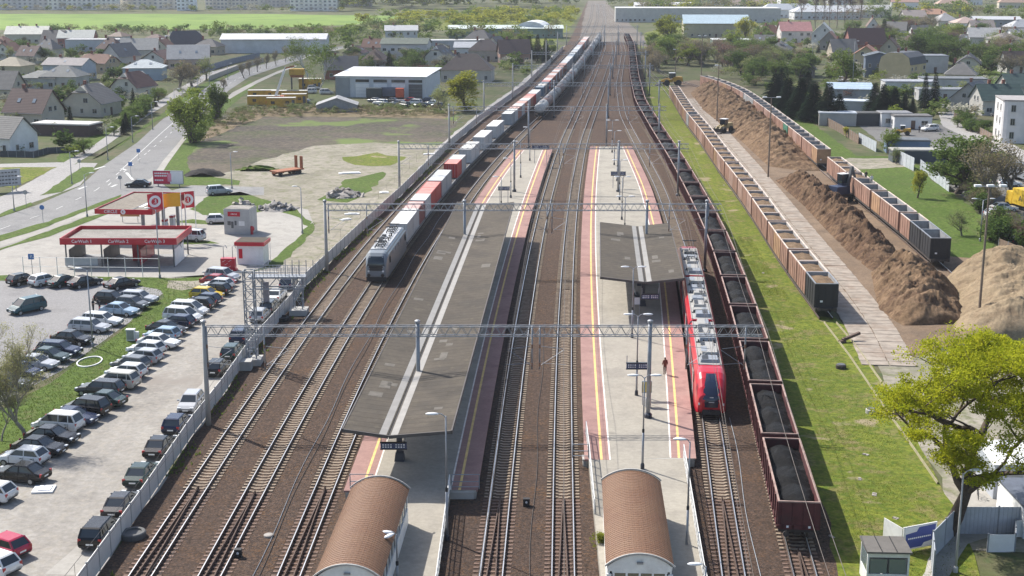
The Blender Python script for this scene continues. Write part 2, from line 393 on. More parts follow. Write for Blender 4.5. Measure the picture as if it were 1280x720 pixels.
sheet('verge', [(-60, 332), (0, 311), (60, 289), (110, 271), (140, 265), (135, 268), (60, 296), (5, 311), (-60, 338)], m_lush, .046, .2, 2.5)
sheet('verge', [(-120, 238), (0, 233), (18, 235), (60, 215), (72, 209), (0, 209), (-120, 212)], m_meadow, .044, .3, 3)
sheet('verge', [(115, 200), (150, 182), (175, 165), (215, 140), (240, 122), (262, 106), (300, 90), (296, 87), (250, 107), (205, 140), (160, 172), (125, 195)], m_lush, .046, .3, 4)
sheet('verge', [(95, 206), (118, 182), (170, 146), (222, 112), (236, 110), (200, 128), (150, 148), (110, 172), (70, 196), (72, 202)], m_lush, .03, .4, 4)
sheet('verge', [(196, 229), (208, 202), (226, 180), (250, 152), (266, 137), (292, 116), (312, 101), (322, 106), (298, 124), (274, 146), (252, 172), (234, 200), (238, 216), (300, 226), (300, 231), (215, 232)], m_lush, .033, .3, 3)
sheet('pavement', [(-60, 326), (0, 303), (50, 288), (100, 268), (148, 249.5), (160, 249), (160, 252), (110, 270), (60, 289), (0, 310), (-60, 332)], m_conc, .05)
# pale footpath that follows the far side of the road
sheet('footpath', [(189, 223), (204, 201), (221, 181), (240, 158), (244, 159), (227, 181), (211, 203), (199, 222), (190, 232), (172, 231)], m_conc, .05)
sheet('footpath', [(284, 122), (290, 116), (320, 101), (345, 90), (370, 81), (371, 83), (345, 93), (322, 104), (297, 118), (287, 124)], m_conc, .05)

# painted markings on the main road
def marking(a, b, wd, z=.056):
    a, b = G(*a), G(*b); d = (b-a).normalized(); n = Vector((d.y, -d.x, 0))*wd/2
    m = MB(); m.poly([(p.x, p.y, z) for p in (a+n, b+n, b-n, a-n)]); me = m.mesh('lane_marking', m_white, fix=False)
    if me.polygons[0].normal.z < 0: me.flip_normals()
    return put('lane_marking', me)
roadpar = bpy.data.objects['main_road']
def mk_line(pts, wd, dash=None):
    P = [G(*p) for p in pts]; acc = 0; segs = []
    for a, b in zip(P, P[1:]):
        L = (b-a).length; d = (b-a)/L
        if not dash: segs.append((a, b)); continue
        s = 0
        while s < L: segs.append((a+d*s, a+d*min(L, s+dash[0]))); s += dash[0]+dash[1]
    for a, b in segs:
        d = (b-a).normalized(); n = Vector((d.y, -d.x, 0))*wd/2; m = MB()
        m.poly([(p.x, p.y, .056) for p in (a+n, b+n, b-n, a-n)]); me = m.mesh('lane_marking', m_white, fix=False)
        if me.polygons[0].normal.z < 0: me.flip_normals()
        put('lane_marking', me, roadpar)
mk_line([(0, 287), (70, 262), (120, 238), (150, 215)], .16, (3, 6))
mk_line([(150, 214), (200, 168), (232, 140)], .18)
mk_line([(135, 232), (185, 190), (215, 165)], .16, (3, 5))
mk_line([(232, 140), (268, 115), (300, 97), (345, 81)], .16, (4, 6))
mk_line([(158, 216), (166, 225)], .5); mk_line([(118, 212), (131, 208)], .6); mk_line([(139, 234), (146, 231)], .5)
mk_line([(152, 211), (158, 213)], .6); mk_line([(98, 237), (108, 233)], .5)

# ---- tracks ---------------------------------------------------------------------------------
Y0 = 62.0                                           # the line runs on under the drone
T = {}
T[1] = pathpx([(178.5, 720), (236, 630), (293.5, 540), (353, 452), (420, 362), (437, 337), (512.4, 250), (551.7, 211), (607, 164), (625.6, 150), (653, 128), (697, 84), (726, 51), (738, 25), (741, 4)], 0, 22, Y0)
T[2] = T[1].shifted(4.6)
T[3] = T[2].shifted(5.25)
T[4] = pathpx([(614.3, 720), (620.9, 660), (634, 545), (645.5, 460), (650.4, 420), (667.9, 320), (675.8, 280), (686, 240), (703.7, 180), (722, 140), (740, 100), (755, 62), (755, 40), (749, 18), (745, 3)], 0, 18, Y0)
T[5] = pathpx([(703.9, 720), (703.7, 660), (703.5, 545), (704.1, 460), (705, 420), (710, 320), (713.4, 280), (718.2, 240), (728.7, 180), (743, 140), (757, 100), (768, 65), (765, 43), (755, 20), (748, 3)], 0, 18, Y0)
T[6] = pathpx([(916.5, 720), (904.5, 645), (890, 535), (880, 470), (869, 400), (856, 330), (842, 285), (827, 240), (796, 180), (778, 145), (773, 108), (780, 65), (774, 43), (760, 20), (751, 3)], 0, 10, Y0)
T[7] = pathpx([(998, 628), (973.6, 543.4), (955.6, 477.8), (941.5, 425.6), (928.6, 383.4), (916.8, 348.8), (906, 317.8), (897, 294.4), (872, 245), (847, 200), (821, 160), (800, 125), (793, 95), (791, 75), (789, 55), (780, 35), (766, 16), (755, 1)], 3.2, 10, Y0)
T[8] = pathpx([(1035, 359), (999, 316), (970.5, 278.4), (952, 251), (925, 216), (903, 190), (882, 161), (861, 137), (843, 109), (828, 92), (812, 78), (800, 62)], 3.9, 9)
T[9] = pathpx([(1230, 345), (1175, 298.7), (1134, 266), (1098, 239.5), (1068, 218), (1046, 200), (1028.5, 187), (990, 157), (955, 131), (931, 114), (901, 101), (870, 93), (848, 88), (830, 80), (812, 68)], 3.9, 9)
YMAX = 1300.0
bed_l = [G(*p) for p in ((60, 800), (122, 720), (179, 639), (242, 547), (315, 441), (381, 360), (410, 331), (452, 291), (500, 246), (560, 186), (600, 153), (655, 113), (690, 78), (712, 50), (722, 30), (730, 10), (734, 2))]
bed_r = [T[7].off(y, 3.6) for y in (1300, 1100, 900, 750, 640, 560, 480, 420, 360, 320, 290, 260, 230, 200, 180, 160, 140, 120, 100, 84, 64)]
structure(sheet('ballast_bed', [(p.x, p.y) for p in bed_l+bed_r], m_ballast, .05, .25, 4, world=True))
sheet('yard_ballast', [(724, 50), (738, 52), (790, 54), (812, 60), (804, 45), (785, 28), (765, 10), (757, 1), (735, 1), (730, 20)], m_ballast2, .06, .6, 8)
sheet('meadow_strip', [(1062, 800), (1035, 655), (975, 495), (925, 352), (880, 262), (840, 190), (808, 128), (806, 108), (826, 98), (836, 112), (860, 158), (905, 225), (960, 300), (1022, 396), (1046, 398), (1080, 440), (1110, 480), (1150, 560),
                       (1195, 640), (1230, 720), (1260, 800)], m_meadow, .055, .35, 3)
sheet('right_meadow', [(960, 118), (985, 132), (1040, 172), (1070, 195), (1140, 195), (1165, 225), (1220, 262), (1245, 300), (1240, 330), (1195, 340), (1185, 318), (1120, 262), (1075, 222), (1040, 200), (990, 150), (955, 124)], m_lush, .04, .4, 3)
sheet('chip_yard', [(842, 104), (868, 100), (905, 106), (950, 132), (1010, 182), (1040, 205), (1085, 235), (1140, 282), (1165, 318), (1290, 330), (1290, 400), (1160, 440), (1120, 470), (1095, 440), (1052, 396), (960, 280), (905, 210), (865, 150)], m_chipground, .045, .4, 3)
sheet('stone_strip', [(1028, 205), (1062, 198), (1140, 198), (1143, 208), (1060, 213)], m_sand, .052, .4, 3)
sheet('sand_ground', [(1100, 455), (1165, 440), (1290, 450), (1290, 690), (1205, 690), (1175, 600), (1140, 540), (1112, 500)], m_sand, .05, .4, 3)
sheet('yard_tarmac', [(1068, 152), (1100, 150), (1210, 158), (1250, 182), (1290, 190), (1290, 330), (1250, 300), (1225, 262), (1170, 224), (1145, 196), (1100, 178)], m_yard, .03, .3, 5)
sheet('lane', [(1172, 138), (1192, 140), (1240, 166), (1300, 200), (1300, 222), (1230, 184), (1178, 158)], m_path, .04, .2, 4)
sheet('street', [(1043, 92), (1062, 92), (1085, 107), (1100, 117), (1090, 122), (1066, 108), (1045, 100)], m_path, .04)
sheet('footway', [(1205, 73), (1222, 73), (1240, 80), (1262, 91), (1290, 100), (1290, 97), (1262, 88), (1242, 77), (1225, 71)], m_conc, .05)

m_rail = M('rail_steel', (.62, .61, .60), .38, .85, n=.1, scale=.5)
m_railside = M('rail_rust', (.10, .065, .05), .8, .2, n=.3, scale=3)
m_sleep_c = M('sleeper_concrete', (.255, .20, .145), .9, n=.3, scale=1.5, dirt=(.17, .118, .085))
m_sleep_w = M('sleeper_wood', (.15, .096, .073), .9, n=.3, scale=1.5, dirt=(.195, .13, .095))
def rail_prism(pts, mi_top=0):
    m = MB(); n = 6; prof = [(-.065, 0), (-.035, .16), (-.036, .20), (.036, .20), (.035, .16), (.065, 0)]
    for p, t in pts:
        r = Vector((t.y, -t.x, 0))
        m.v += [tuple(p+r*a+Vector((0, 0, b))) for a, b in prof]
    for i in range(len(pts)-1):
        for k in range(n-1):
            m.f.append((i*n+k, (i+1)*n+k, (i+1)*n+k+1, i*n+k+1)); m.mi.append(0 if k == 2 else 1)
    return m
def sleeper_mesh(name, mat, worn):
    m = MB(); a = .125
    # concrete sleepers dip in the middle, timber ones are plain baulks
    if not worn:
        prof = [(-1.25, .0), (-1.25, .19), (-.45, .19), (-.3, .135), (.3, .135), (.45, .19), (1.25, .19), (1.25, 0)]
        m.prism(prof, -a, a)
        for s in (-1, 1):
            for q in (-.14, .14): m.box((s*.7525+q, 0, .205), (.1, .12, .05), 1)
    else:
        m.box((0, 0, .09), (2.55, .24, .18))
        for s in (-1, 1): m.box((s*.7525, 0, .19), (.36, .16, .03), 1)
    return m.mesh(name, [mat, m_railside])
m_oldrail = M('dull_rail', (.30, .27, .17), .7, .2)
ME_SC = sleeper_mesh('sleeper', m_sleep_c, False); ME_SW = sleeper_mesh('sleeper', m_sleep_w, True)
ZT = .02                                            # top of ballast under the sleepers
def make_track(i, ylist, near_end=None, guard=None, wood_to=None, y_near=Y0, y_far=YMAX, npieces=150, far_sleepers=330):
    pth = T[i]; y_far = min(y_far, float(pth.Y[-1]))
    root = bpy.data.objects.new('railway_track', None); COL.objects.link(root); structure(root)
    y = y_near; pts = []
    ys = list(np.arange(y_near, 220, 3))+list(np.arange(220, y_far, 8))
    for s in (-1, 1):
        pts = [(pth.off(float(q), s*.7525)+Vector((0, 0, .11+ZT)), pth.at(float(q))[1]) for q in ys]
        rail_prism(pts).build('rail', [m_rail, m_railside], root, fix=False)
    if guard:
        # check rails of the bridge approach: they meet in a point and spread towards the bridge
        yv, ysp = guard
        for s in (-1, 1):
            q = np.linspace(y_near, yv, 16)
            pts = [(pth.off(float(a), s*min(.5, .5*(yv-a)/(yv-ysp)))+Vector((0, 0, .10+ZT)), pth.at(float(a))[1]) for a in q]
            rail_prism(pts).build('guard_rail', [m_railside, m_railside], root, fix=False)
    y = y_near; k = 0; far = MB()
    while y < min(far_sleepers, y_far):
        p, t = pth.at(y); a = math.atan2(t.y, t.x)-math.pi/2
        wood = wood_to is not None and y < wood_to
        if 78 < y and k < npieces and y < 165:
            o = put('sleeper', ME_SW if wood else ME_SC, root, p+Vector((0, 0, -.085+ZT if not wood else -.11+ZT)), a); k += 1
        else:
            far.box((p.x, p.y, .015+ZT), (2.5, .25, .19), 0, a)
        y = pth.arc(y, .62)
    if far.v: stuff(far.build('distant_sleepers', m_sleep_c, root, fix=False))
    return root
GV = {1: 612, 2: 618, 3: 612, 4: 624, 5: 625, 6: 626, 7: 690}
for i in (1, 2, 3, 4, 5, 6, 7):
    yv = G(640, GV[i]).y
    make_track(i, None, guard=(yv, 74), wood_to=yv, npieces=(140 if i != 7 else 40))
make_track(8, None, y_near=float(T[8].Y[0]), far_sleepers=150, npieces=20, y_far=560)
make_track(9, None, y_near=float(T[9].Y[0])+6, far_sleepers=160, npieces=4, y_far=640)
# two disused rails lying in the grass ahead of the chip wagons
for pts in ([(1030, 404), (1062, 446), (1110, 517), (1142, 562), (1172, 606)], [(1045, 404), (1072, 436), (1108, 488), (1118, 502)]):
    P = [G(*p)+Vector((0, 0, .05)) for p in pts]
    q = [(p, (P[min(j+1, len(P)-1)]-P[max(j-1, 0)]).normalized()) for j, p in enumerate(P)]
    o = rail_prism(q).build('disused_rail', [m_oldrail, m_oldrail], fix=False)
    tag(o, 'long rusty rail lying in the grass, reaching down to the yellow tree' if pts[0][0] == 1030 else 'shorter rusty rail lying in the grass beside the concrete slab lane', 'rail')

# slab lane beside the chip wagons
m_slab = M('slab_concrete', (.29, .245, .20), .9, n=.28, scale=.8, dirt=(.21, .145, .10))
me_slab = MB().box((0, 0, .06), (2.7, 1.42, .10)).mesh('paving_slab', m_slab)
lane_c = pathpx([(1094, 455), (1072, 405), (1040, 360), (1008, 318), (985, 288), (958, 252), (935, 222), (918, 200), (895, 172), (872, 142), (860, 124)], 0, 6).shifted(1.3)
lane = bpy.data.objects.new('slab_lane', None); COL.objects.link(lane); structure(lane)
y = float(lane_c.Y[0]); rr = random.Random(3); far = MB(); k = 0
while y < float(lane_c.Y[-1]):
    p, t = lane_c.at(y); a = math.atan2(t.y, t.x)-math.pi/2
    for s in (-1, 1):
        q = lane_c.off(y, s*1.4+rr.uniform(-.05, .05)); q.z = .02+rr.uniform(-.015, .02)
        if k < 290:
            put('paving_slab', me_slab, lane, q, a+rr.uniform(-.02, .02)); k += 1
        else: far.box((q.x, q.y, q.z+.06), (2.7, 1.42, .1), 0, a)
    y = lane_c.arc(y, 1.5)
if far.v: stuff(far.build('distant_slabs', m_slab, lane, fix=False))

# ================================================================== STATION: platforms, canopies, stair houses, lamps
PZ = .76
m_plat = ground('platform_concrete', [(.355, .325, .275), (.385, .355, .30), (.31, .285, .245)], (.03, .25, 2.2), (.5, .4, .35), grit=(3.0, .16))
m_platw = M('platform_wall', (.36, .345, .31), .9, n=.25, scale=1.0, dirt=(.22, .19, .16))
m_pink = ground('tile_pink', [(.36, .22, .195), (.40, .25, .22), (.32, .195, .175)], (.05, .5, 3.0), (.5, .4, .4), grit=(4.0, .2))
m_yel = M('safety_yellow', (.68, .47, .17), .8, n=.2, scale=1.5)
m_lineW = M('guide_white', (.70, .64, .58), .8, n=.2, scale=1.5)
m_steel = M('galvanised', (.29, .305, .33), .5, .5, n=.15, scale=1.0)
m_steelD = M('weathered_galvanised', (.27, .29, .32), .6, .4, n=.2, scale=1.0)
m_navy = M('navy_steel', (.022, .028, .045), .45, n=.2)
m_whitep = M('white_paint', (.72, .72, .70), .5, n=.08, scale=2, dirt=(.55, .53, .50))
m_black = M('black_rubber', (.018, .018, .02), .7)
m_concP = M('spun_concrete', (.40, .39, .37), .9, n=.15, scale=.8)
m_lampW = M('lamp_shell', (.70, .71, .72), .4, n=.05)
def ribbon(fa, fb, ys, z0, z1, mat, name, parent, side=True):
    m = MB(); n = len(ys); A = [fa(y) for y in ys]; B = [fb(y) for y in ys]
    for i in range(n):
        for p, z in ((A[i], z0), (A[i], z1), (B[i], z1), (B[i], z0)): m.v.append((p.x, p.y, z))
    for i in range(n-1):
        for k in (range(3) if side else (1,)): m.f.append((i*4+k, i*4+k+1, (i+1)*4+k+1, (i+1)*4+k)); m.mi.append(0)
    if side: m.f += [(0, 1, 2, 3), ((n-1)*4+3, (n-1)*4+2, (n-1)*4+1, (n-1)*4)]; m.mi += [0, 0]
    return m.build(name, mat, parent)
def platform(name, pl, ol, pr, orr, yn, yf, walk):
    root = bpy.data.objects.new(name, None); COL.objects.link(root); structure(root)
    ys = list(np.arange(yn, yf, 4.0))+[yf]
    fl = lambda o: (lambda y: pl.off(float(y), ol+o)); fr = lambda o: (lambda y: pr.off(float(y), -orr-o))
    ribbon(fl(.12), fr(.12), ys, .0, PZ-.01, [m_platw], 'platform_wall', root)
    ribbon(fl(2.1), fr(2.1), ys, PZ-.06, PZ, [m_plat], 'paving', root)
    for f in (fl, fr):
        ribbon(f(0), f(1.28), ys, PZ-.14, PZ+.004, [m_pink], 'tile_band', root)
        ribbon(f(1.28), f(1.48), ys, PZ-.05, PZ+.008, [m_yel], 'safety_line', root)
        ribbon(f(1.48), f(2.0), ys, PZ-.05, PZ+.004, [m_pink], 'tile_band', root)
        ribbon(f(2.0), f(2.13), ys, PZ-.05, PZ+.009, [m_lineW], 'guide_line', root)
    x0, x1, x2, x3, ya, yb = walk
    m = MB(); m.prism([(x0, ya), (x1, ya), (x3, yb), (x2, yb)], .0, PZ-.004, axis='Z'); m.build('stair_apron', [m_plat], root)
    return root
Y1n, Y2n = G(640, 613, PZ).y, G(640, 574, PZ).y
Y1f, Y2f = G(640, 187, PZ).y, G(640, 183, PZ).y
P1 = platform('platform', T[3], 1.72, T[4], 1.72, Y1n, Y1f, (-12.2, -5.4, -11.6, -4.7, 60, Y1n+.1))
P2 = platform('platform', T[5], 1.72, T[6], 1.72, Y2n, Y2f, (5.4, 11.3, 6.2, 14.0, 60, Y2n+.1))

# ---- canopies
m_roofbit = ground('bitumen_roof', [(.105, .09, .073), (.122, .105, .085), (.09, .079, .067), (.138, .118, .09)], (.06, .25, 1.2), (.5, .4, .25), grit=(2.0, .22), seam=1.05, patch=((.15, .13, .105), .22, .68))
m_gut = M('zinc_gutter', (.27, .255, .235), .6, .2, n=.12, scale=.8)
m_roofbit2 = M('felt_light', (.118, .105, .088), .9, n=.2, scale=2); m_fasc = M('canopy_fascia', (.085, .075, .07), .7)
def canopy(label, a, b, L, Rr, zv, ze, ncol, masts=()):
    a, b = Vector(a), Vector(b); d = (b-a); Ln = d.length; ang = math.atan2(d.y, d.x)-math.pi/2
    t = thing('platform_canopy', label, 'canopy', (a.x, a.y, 0), ang, 'station canopies')
    m = MB(); th = .16; nseg = int(Ln/8)
    for sgn, W in ((-1, L), (1, Rr)):
        rm = MB(); rm.prism([(sgn*.06, zv), (sgn*W, ze), (sgn*W, ze+th), (sgn*.06, zv+th)], 0, Ln)
        rm.build('roof_slab', [m_roofbit], t)
        g = MB(); q = lambda x: zv+th+(ze-zv)*x/W
        g.add([(sgn*.16, 0.0, q(.16)+.012), (sgn*.72, 0.0, q(.72)+.012), (sgn*.72, Ln, q(.72)+.012), (sgn*.16, Ln, q(.16)+.012)], [(0, 1, 2, 3) if sgn > 0 else (3, 2, 1, 0)])
        g.build('valley_flashing', [m_gut], t)
        rp = random.Random(int(Ln*10)+sgn)
        for k in range(int(Ln/8)):                    # felt repairs and outlets
            x0_ = rp.uniform(.9, W-1.4); y0_ = rp.uniform(.5, Ln-3); dx_, dy_ = rp.uniform(.4, 1.2), rp.uniform(.5, 2.2); g = MB()
            g.add([(sgn*x, y, q(x)+.008) for x, y in ((x0_, y0_), (x0_+dx_, y0_), (x0_+dx_, y0_+dy_), (x0_, y0_+dy_))], [(0, 1, 2, 3) if sgn > 0 else (3, 2, 1, 0)]); g.build('felt_patch', [m_roofbit2], t)
        e = MB(); e.bar((sgn*W+sgn*.05, -.05, ze+.05), (sgn*W+sgn*.05, Ln+.05, ze+.05), .1, .3); e.build('fascia', [m_fasc], t)
        for y in (-.06, Ln+.06):
            e = MB(); e.bar((sgn*.02, y, zv+.04), (sgn*W, y, ze+.06), .1, .26); e.build('fascia', [m_fasc], t)
    g = MB(); g.box((0, Ln/2, zv+.06), (.2, Ln, .1)); g.build('gutter', [m_black], t)
    for i in range(ncol):
        y = 6+(Ln-12)*i/max(1, ncol-1)
        c = MB(); c.box((0, y, (PZ+zv)/2), (.42, .42, zv-PZ), 0); c.box((0, y, PZ+.35), (.8, .8, .7), 0, taper=.75)
        c.build('column', [m_navy], t)
        for sgn, W in ((-1, L), (1, Rr)):
            c = MB(); c.bar((sgn*.15, y, zv-.25), (sgn*(W-.3), y, ze-.14), .16, .26); c.build('roof_beam', [m_navy], t)
    return t
can1 = canopy('long grey butterfly canopy over the left platform with pale valley strips', (-9.35, 97.5, 0), (-4.5, 197, 0), 3.45, 4.75, 4.85, 5.3, 9)
can2 = canopy('short grey butterfly canopy over the right platform beside the red train', (14.9, 148, 0), (16.9, 180.5, 0), 4.95, 4.25, 4.85, 5.35, 3)

# ---- stair houses with barrel roofs
m_tile = None
def make_tile():
    m, t, b = nodes_mat('brown_tile'); p = t.nodes.new('ShaderNodeTexCoord').outputs['UV']
    br = t.nodes.new('ShaderNodeTexBrick'); t.links.new(p, br.inputs['Vector'])
    br.inputs['Scale'].default_value = 1.0; br.inputs['Brick Width'].default_value = .3; br.inputs['Row Height'].default_value = .28
    br.inputs['Mortar Size'].default_value = .03; br.inputs['Mortar Smooth'].default_value = .6
    br.inputs['Color1'].default_value = rgb((.175, .082, .038)); br.inputs['Color2'].default_value = rgb((.15, .07, .033)); br.inputs['Mortar'].default_value = rgb((.125, .056, .028))
    f = ramp(t, noise_tex(t, pos(t), .45, 5, .7), .35, .7)
    c = mix(t, f, br.outputs['Color'], (.20, .115, .06)); c = mix(t, .45, br.outputs['Color'], c)
    t.links.new(c, b.inputs['Base Color']); b.inputs['Roughness'].default_value = .65
    bump(t, b, br.outputs['Fac'], .5, -.03); return m
m_tile = make_tile()
def stair_house(label, p, ang, W, Ln, ze, rise, win_sill):
    t = thing('stair_house', label, 'stair house', (p[0], p[1], 0), ang, 'stair houses with brown barrel roofs')
    # vault: overlapping courses of tile, every course a step of its own
    n = 14; ncourse = int(Ln/.30); r = MB(); uv = []
    Wd = W/2+.18; RAD = (Wd*Wd+rise*rise)/(2*rise); A = math.asin(Wd/RAD)
    def arc(k, dr): a = -A+2*A*k/n; return ((RAD+dr)*math.sin(a), ze+rise-RAD+(RAD+dr)*math.cos(a))
    for c in range(ncourse):
        y0, y1 = Ln*c/ncourse, Ln*(c+1)/ncourse
        base = len(r.v)
        for k in range(n+1):
            x, z = arc(k, .03); x2, z2 = arc(k, .012); r.v.append((x, y0, z)); r.v.append((x2, y1, z2))
        for k in range(n):
            i = base+2*k; r.f.append((i, i+2, i+3, i+1)); r.mi.append(0)
        if c:
            for k in range(n):
                i = base+2*k; j = i-2*(n+1); r.f.append((i, j+1, j+3, i+2)); r.mi.append(0)
    me = r.mesh('roof', [m_tile], fix=False)
    uvl = me.uv_layers.new(name='UVMap'); RA = RAD
    for lp in me.loops:
        v = me.vertices[lp.vertex_index].co; uvl.data[lp.index].uv = (RA*math.asin(max(-1, min(1, v.x/(RA+.03)))), v.y)
    roof = put('roof', me, t)
    for y in (0.0, Ln):
        e = MB(); pts = [(arc(k, .09)[0], y, arc(k, .09)[1]) for k in range(n+1)]
        for a, b in zip(pts, pts[1:]): e.bar(a, b, .1, .1)
        e.build('verge_trim', [m_concP], roof)
    for s in (-1, 1):                                # side walls: plinth, posts and glazing
        wl = MB(); wl.box((s*W/2, Ln/2, 1.0), (.16, Ln-.3, 1.9)); wl.box((s*W/2, Ln/2, ze-.12), (.16, Ln-.3, .24)); wl.build('side_wall', [m_whitep], t)
        k = int(Ln/1.3)
        for i in range(k+1):
            y = .25+(Ln-.5)*i/k; po = MB(); po.box((s*W/2, y, (1.95+ze-.24)/2), (.12, .1, ze-.24-1.95)); po.build('window_post', [m_whitep], t)
            if i < k:
                g = MB(); g.box((s*W/2, y+(Ln-.5)/k/2, (1.95+ze-.24)/2), (.03, (Ln-.5)/k-.12, ze-.26-1.95)); g.build('pane', [glass()], t)
    # end gable towards the drone: arched white panel over a four-by-two window
    gb = MB(); zz = ze-.35; pts = [(-W/2, zz), (W/2, zz)]+[(arc(k, -.03)[0]*.97, arc(k, -.03)[1]-.02) for k in range(n, -1, -1)]
    gb.prism(pts, .12, .26); gb.build('gable', [m_whitep], t)
    for j in range(2):
        for i in range(4):
            x = -W/2+.3+(W-.6)*(i+.5)/4; z = zz-.6-j*1.05
            pn = MB(); pn.box((x, .2, z), ((W-.6)/4-.14, .04, .9)); pn.build('pane', [glass('glass_curtain', (.10, .095, .06), .2)], t)
    fr = MB()
    for i in range(5): fr.box((-W/2+.3+(W-.6)*i/4, .2, zz-1.15), (.13, .14, 2.3))
    for z in (zz-.06, zz-1.12, zz-2.2): fr.box((0, .2, z), (W-.4, .13, .12))
    for s in (-1, 1): fr.box((s*(W/2-.02), .2, 1.4), (.3, .16, 2.8))
    fr.box((0, .2, .6), (W, .15, 1.2)); fr.build('window_frame', [m_whitep], t)
    lm = MB(); lm.box((0, .02, ze+rise-.55), (.4, .12, .12)); lm.build('lamp', [m_steel], t)
    return t
def axis_house(label, near, far, W, ze, rise):
    a, b = Vector(near), Vector(far); d = b-a
    return stair_house(label, a, math.atan2(d.y, d.x)-math.pi/2, W, d.length, ze, rise, 0)
axis_house('brown barrel-roofed stair house at the near end of the left platform', (-10.05, 76.4), (-9.4, 91.0), 3.8, 3.3, .9)
axis_house('brown barrel-roofed stair house with white window gable at the near end of the right platform', (7.95, 78.0), (8.62, 92.4), 3.85, 3.35, .82)

# ---- platform railings
def railing(pts, label, h=1.15, infill=True, mat=None):
    P = [Vector(p) for p in pts]; t = thing('railing', label, 'railing', P[0]); o = P[0]; mat = mat or m_whitep
    for a, b in zip(P, P[1:]):
        L = (b-a).length; k = max(1, int(L/1.6)); d = (b-a)/k
        for i in range(k+1):
            q = a+d*i-o; m = MB(); m.box((q.x, q.y, q.z+h/2), (.07, .07, h)); m.build('post', [mat], t)
        m = MB()
        for z in (h, h*.5, .15): m.bar(a-o+Vector((0, 0, z)), b-o+Vector((0, 0, z)), .055)
        m.build('rail', [mat], t)
        if infill:
            m = MB(); nn = int(L/.16)
            for i in range(nn): q = a.lerp(b, (i+.5)/nn)-o; m.box((q.x, q.y, q.z+.63), (.025, .025, .95))
            stuff(m.build('balusters', [mat], t, fix=False))
    return t
railing([(-5.0, 62, PZ), (-4.85, 80, PZ), (-4.75, Y1n+.3, PZ)], 'white railing beside the left stair house walkway')
railing([(-12.35, Y1n+.4, PZ), (-10.6, Y1n+.4, PZ)], 'short low railing across the pink strip behind the left stair house', infill=False, mat=m_steelD)
railing([(11.6, 62, PZ), (12.5, 82, PZ), (13.9, Y2n+.3, PZ)], 'white railing on the right side of the right stair house walkway')
railing([(6.0, 92.5, PZ), (6.25, Y2n+.2, PZ), (6.3, Y2n+6, PZ)], 'white railing left of the right stair house, at the platform corner')
railing([(4.9, Y2n+.35, PZ), (6.2, Y2n+.35, PZ)], 'short low railing across the pink strip beside the right stair house', infill=False, mat=m_steelD)
railing([(-4.6, Y1n+.35, PZ), (-2.5, Y1n+.35, PZ)], 'short low railing across the pink strip right of the left stair house', infill=False, mat=m_steelD)
m = MB(); m.box((0, 0, .28), (1.5, 1.0, .55)); m.box((0, 0, .6), (1.6, 1.1, .1)); c = m.build('cable_chamber', [m_concP], loc=G(740, 581)); tag(c, 'low concrete cable chamber at the near end of the right platform', 'chamber')
m = MB(); m.box((0, 0, .28), (1.9, .9, .55)); m.box((0, 0, .6), (2.0, 1.0, .1)); c = m.build('cable_chamber', [m_concP], loc=G(577, 622)); tag(c, 'low concrete cable chamber at the near end of the left platform', 'chamber')

# ---- lamps
def lamp_head(t, p, d, s=1.0):
    """flat oval luminaire hanging from the end of an arm, pointing along d"""
    d = Vector(d).normalized(); r = Vector((d.y, -d.x, 0)); m = MB(); rings = []
    for u, w_, h in ((-.1, .05, .05), (.0, .12, .10), (.3, .19, .15), (.62, .16, .12), (.8, .05, .05)):
        c = Vector(p)+d*u*s; rings.append([tuple(c+r*(w_*math.cos(a)*s)+Vector((0, 0, h*math.sin(a)*s*.7))) for a in [2*math.pi*k/8 for k in range(8)]])
    m.loft(rings); return m.build('lamp_head', [m_lampW], t, smooth=True)
def platform_lamp(p, label, h=7.6, arms=((-1, 0, 0), (1, 0, 0)), arm=.55, group='platform lamps', base=None):
    t = thing('platform_lamp', label, 'lamp', p, 0, group)
    m = MB(); m.tube([(0, 0, 0), (0, 0, h*.42)], [.1, .085], 8); m.tube([(0, 0, h*.42), (0, 0, h)], [.065, .05], 8); m.build('pole', [m_steel], t, smooth=True)
    m = MB(); m.lathe([(.16, 0), (.16, .35), (.11, .5)], 8); m.build('base', [m_navy], t)
    m = MB(); m.lathe([(.09, 0), (.1, .1), (.1, .25), (.07, .32)], 8, (0, 0, h*.40)); m.build('collar', [m_black], t)
    m = MB()
    for d in arms: m.tube([(0, 0, h-.1), (d[0]*arm*.5, d[1]*arm*.5, h+.15), (d[0]*arm, d[1]*arm, h+.18)], .035, 6)
    m.build('arm', [m_steel], t)
    for d in arms: lamp_head(t, (d[0]*arm, d[1]*arm, h+.16), d)
    return t
def mid(pa, pb, y, f=.5): return pa.off(y, 0).lerp(pb.off(y, 0), f)
for i, px in enumerate([(803, 586), (795.5, 494), (790, 422)]):
    p = G(px[0], px[1], PZ); platform_lamp(p, 'double-arm lamp on the right platform, %s from its near end' % nth(i+1))
for i, y in enumerate((190, 208, 226, 246, 266, 284)):
    p = mid(T[5], T[6], y); p.z = PZ
    platform_lamp(p, 'double-arm lamp on the right platform, %s one beyond the short canopy' % nth(i+1), 6.6)
for i, y in enumerate((208, 228, 250, 272)):
    p = mid(T[3], T[4], y, .55); p.z = PZ
    platform_lamp(p, 'lamp on the far end of the left platform, %s one beyond the long canopy' % nth(i+1), 6.6, ((-1, 0, 0),))
platform_lamp(G(559, 676), 'tall single-arm lamp rising beside the walkway of the left stair house', HT(676, 520), ((-1, 0, 0),), .6)
platform_lamp(G(858, 693), 'tall single-arm lamp beside the walkway of the right stair house', HT(693, 552), ((-1, .1, 0),), .35)
platform_lamp(G(497, 732), 'lamp with two white heads against the wall of the left stair house', HT(732, 668), ((-1, 0, 0), (-.6, -.8, 0)), .35)
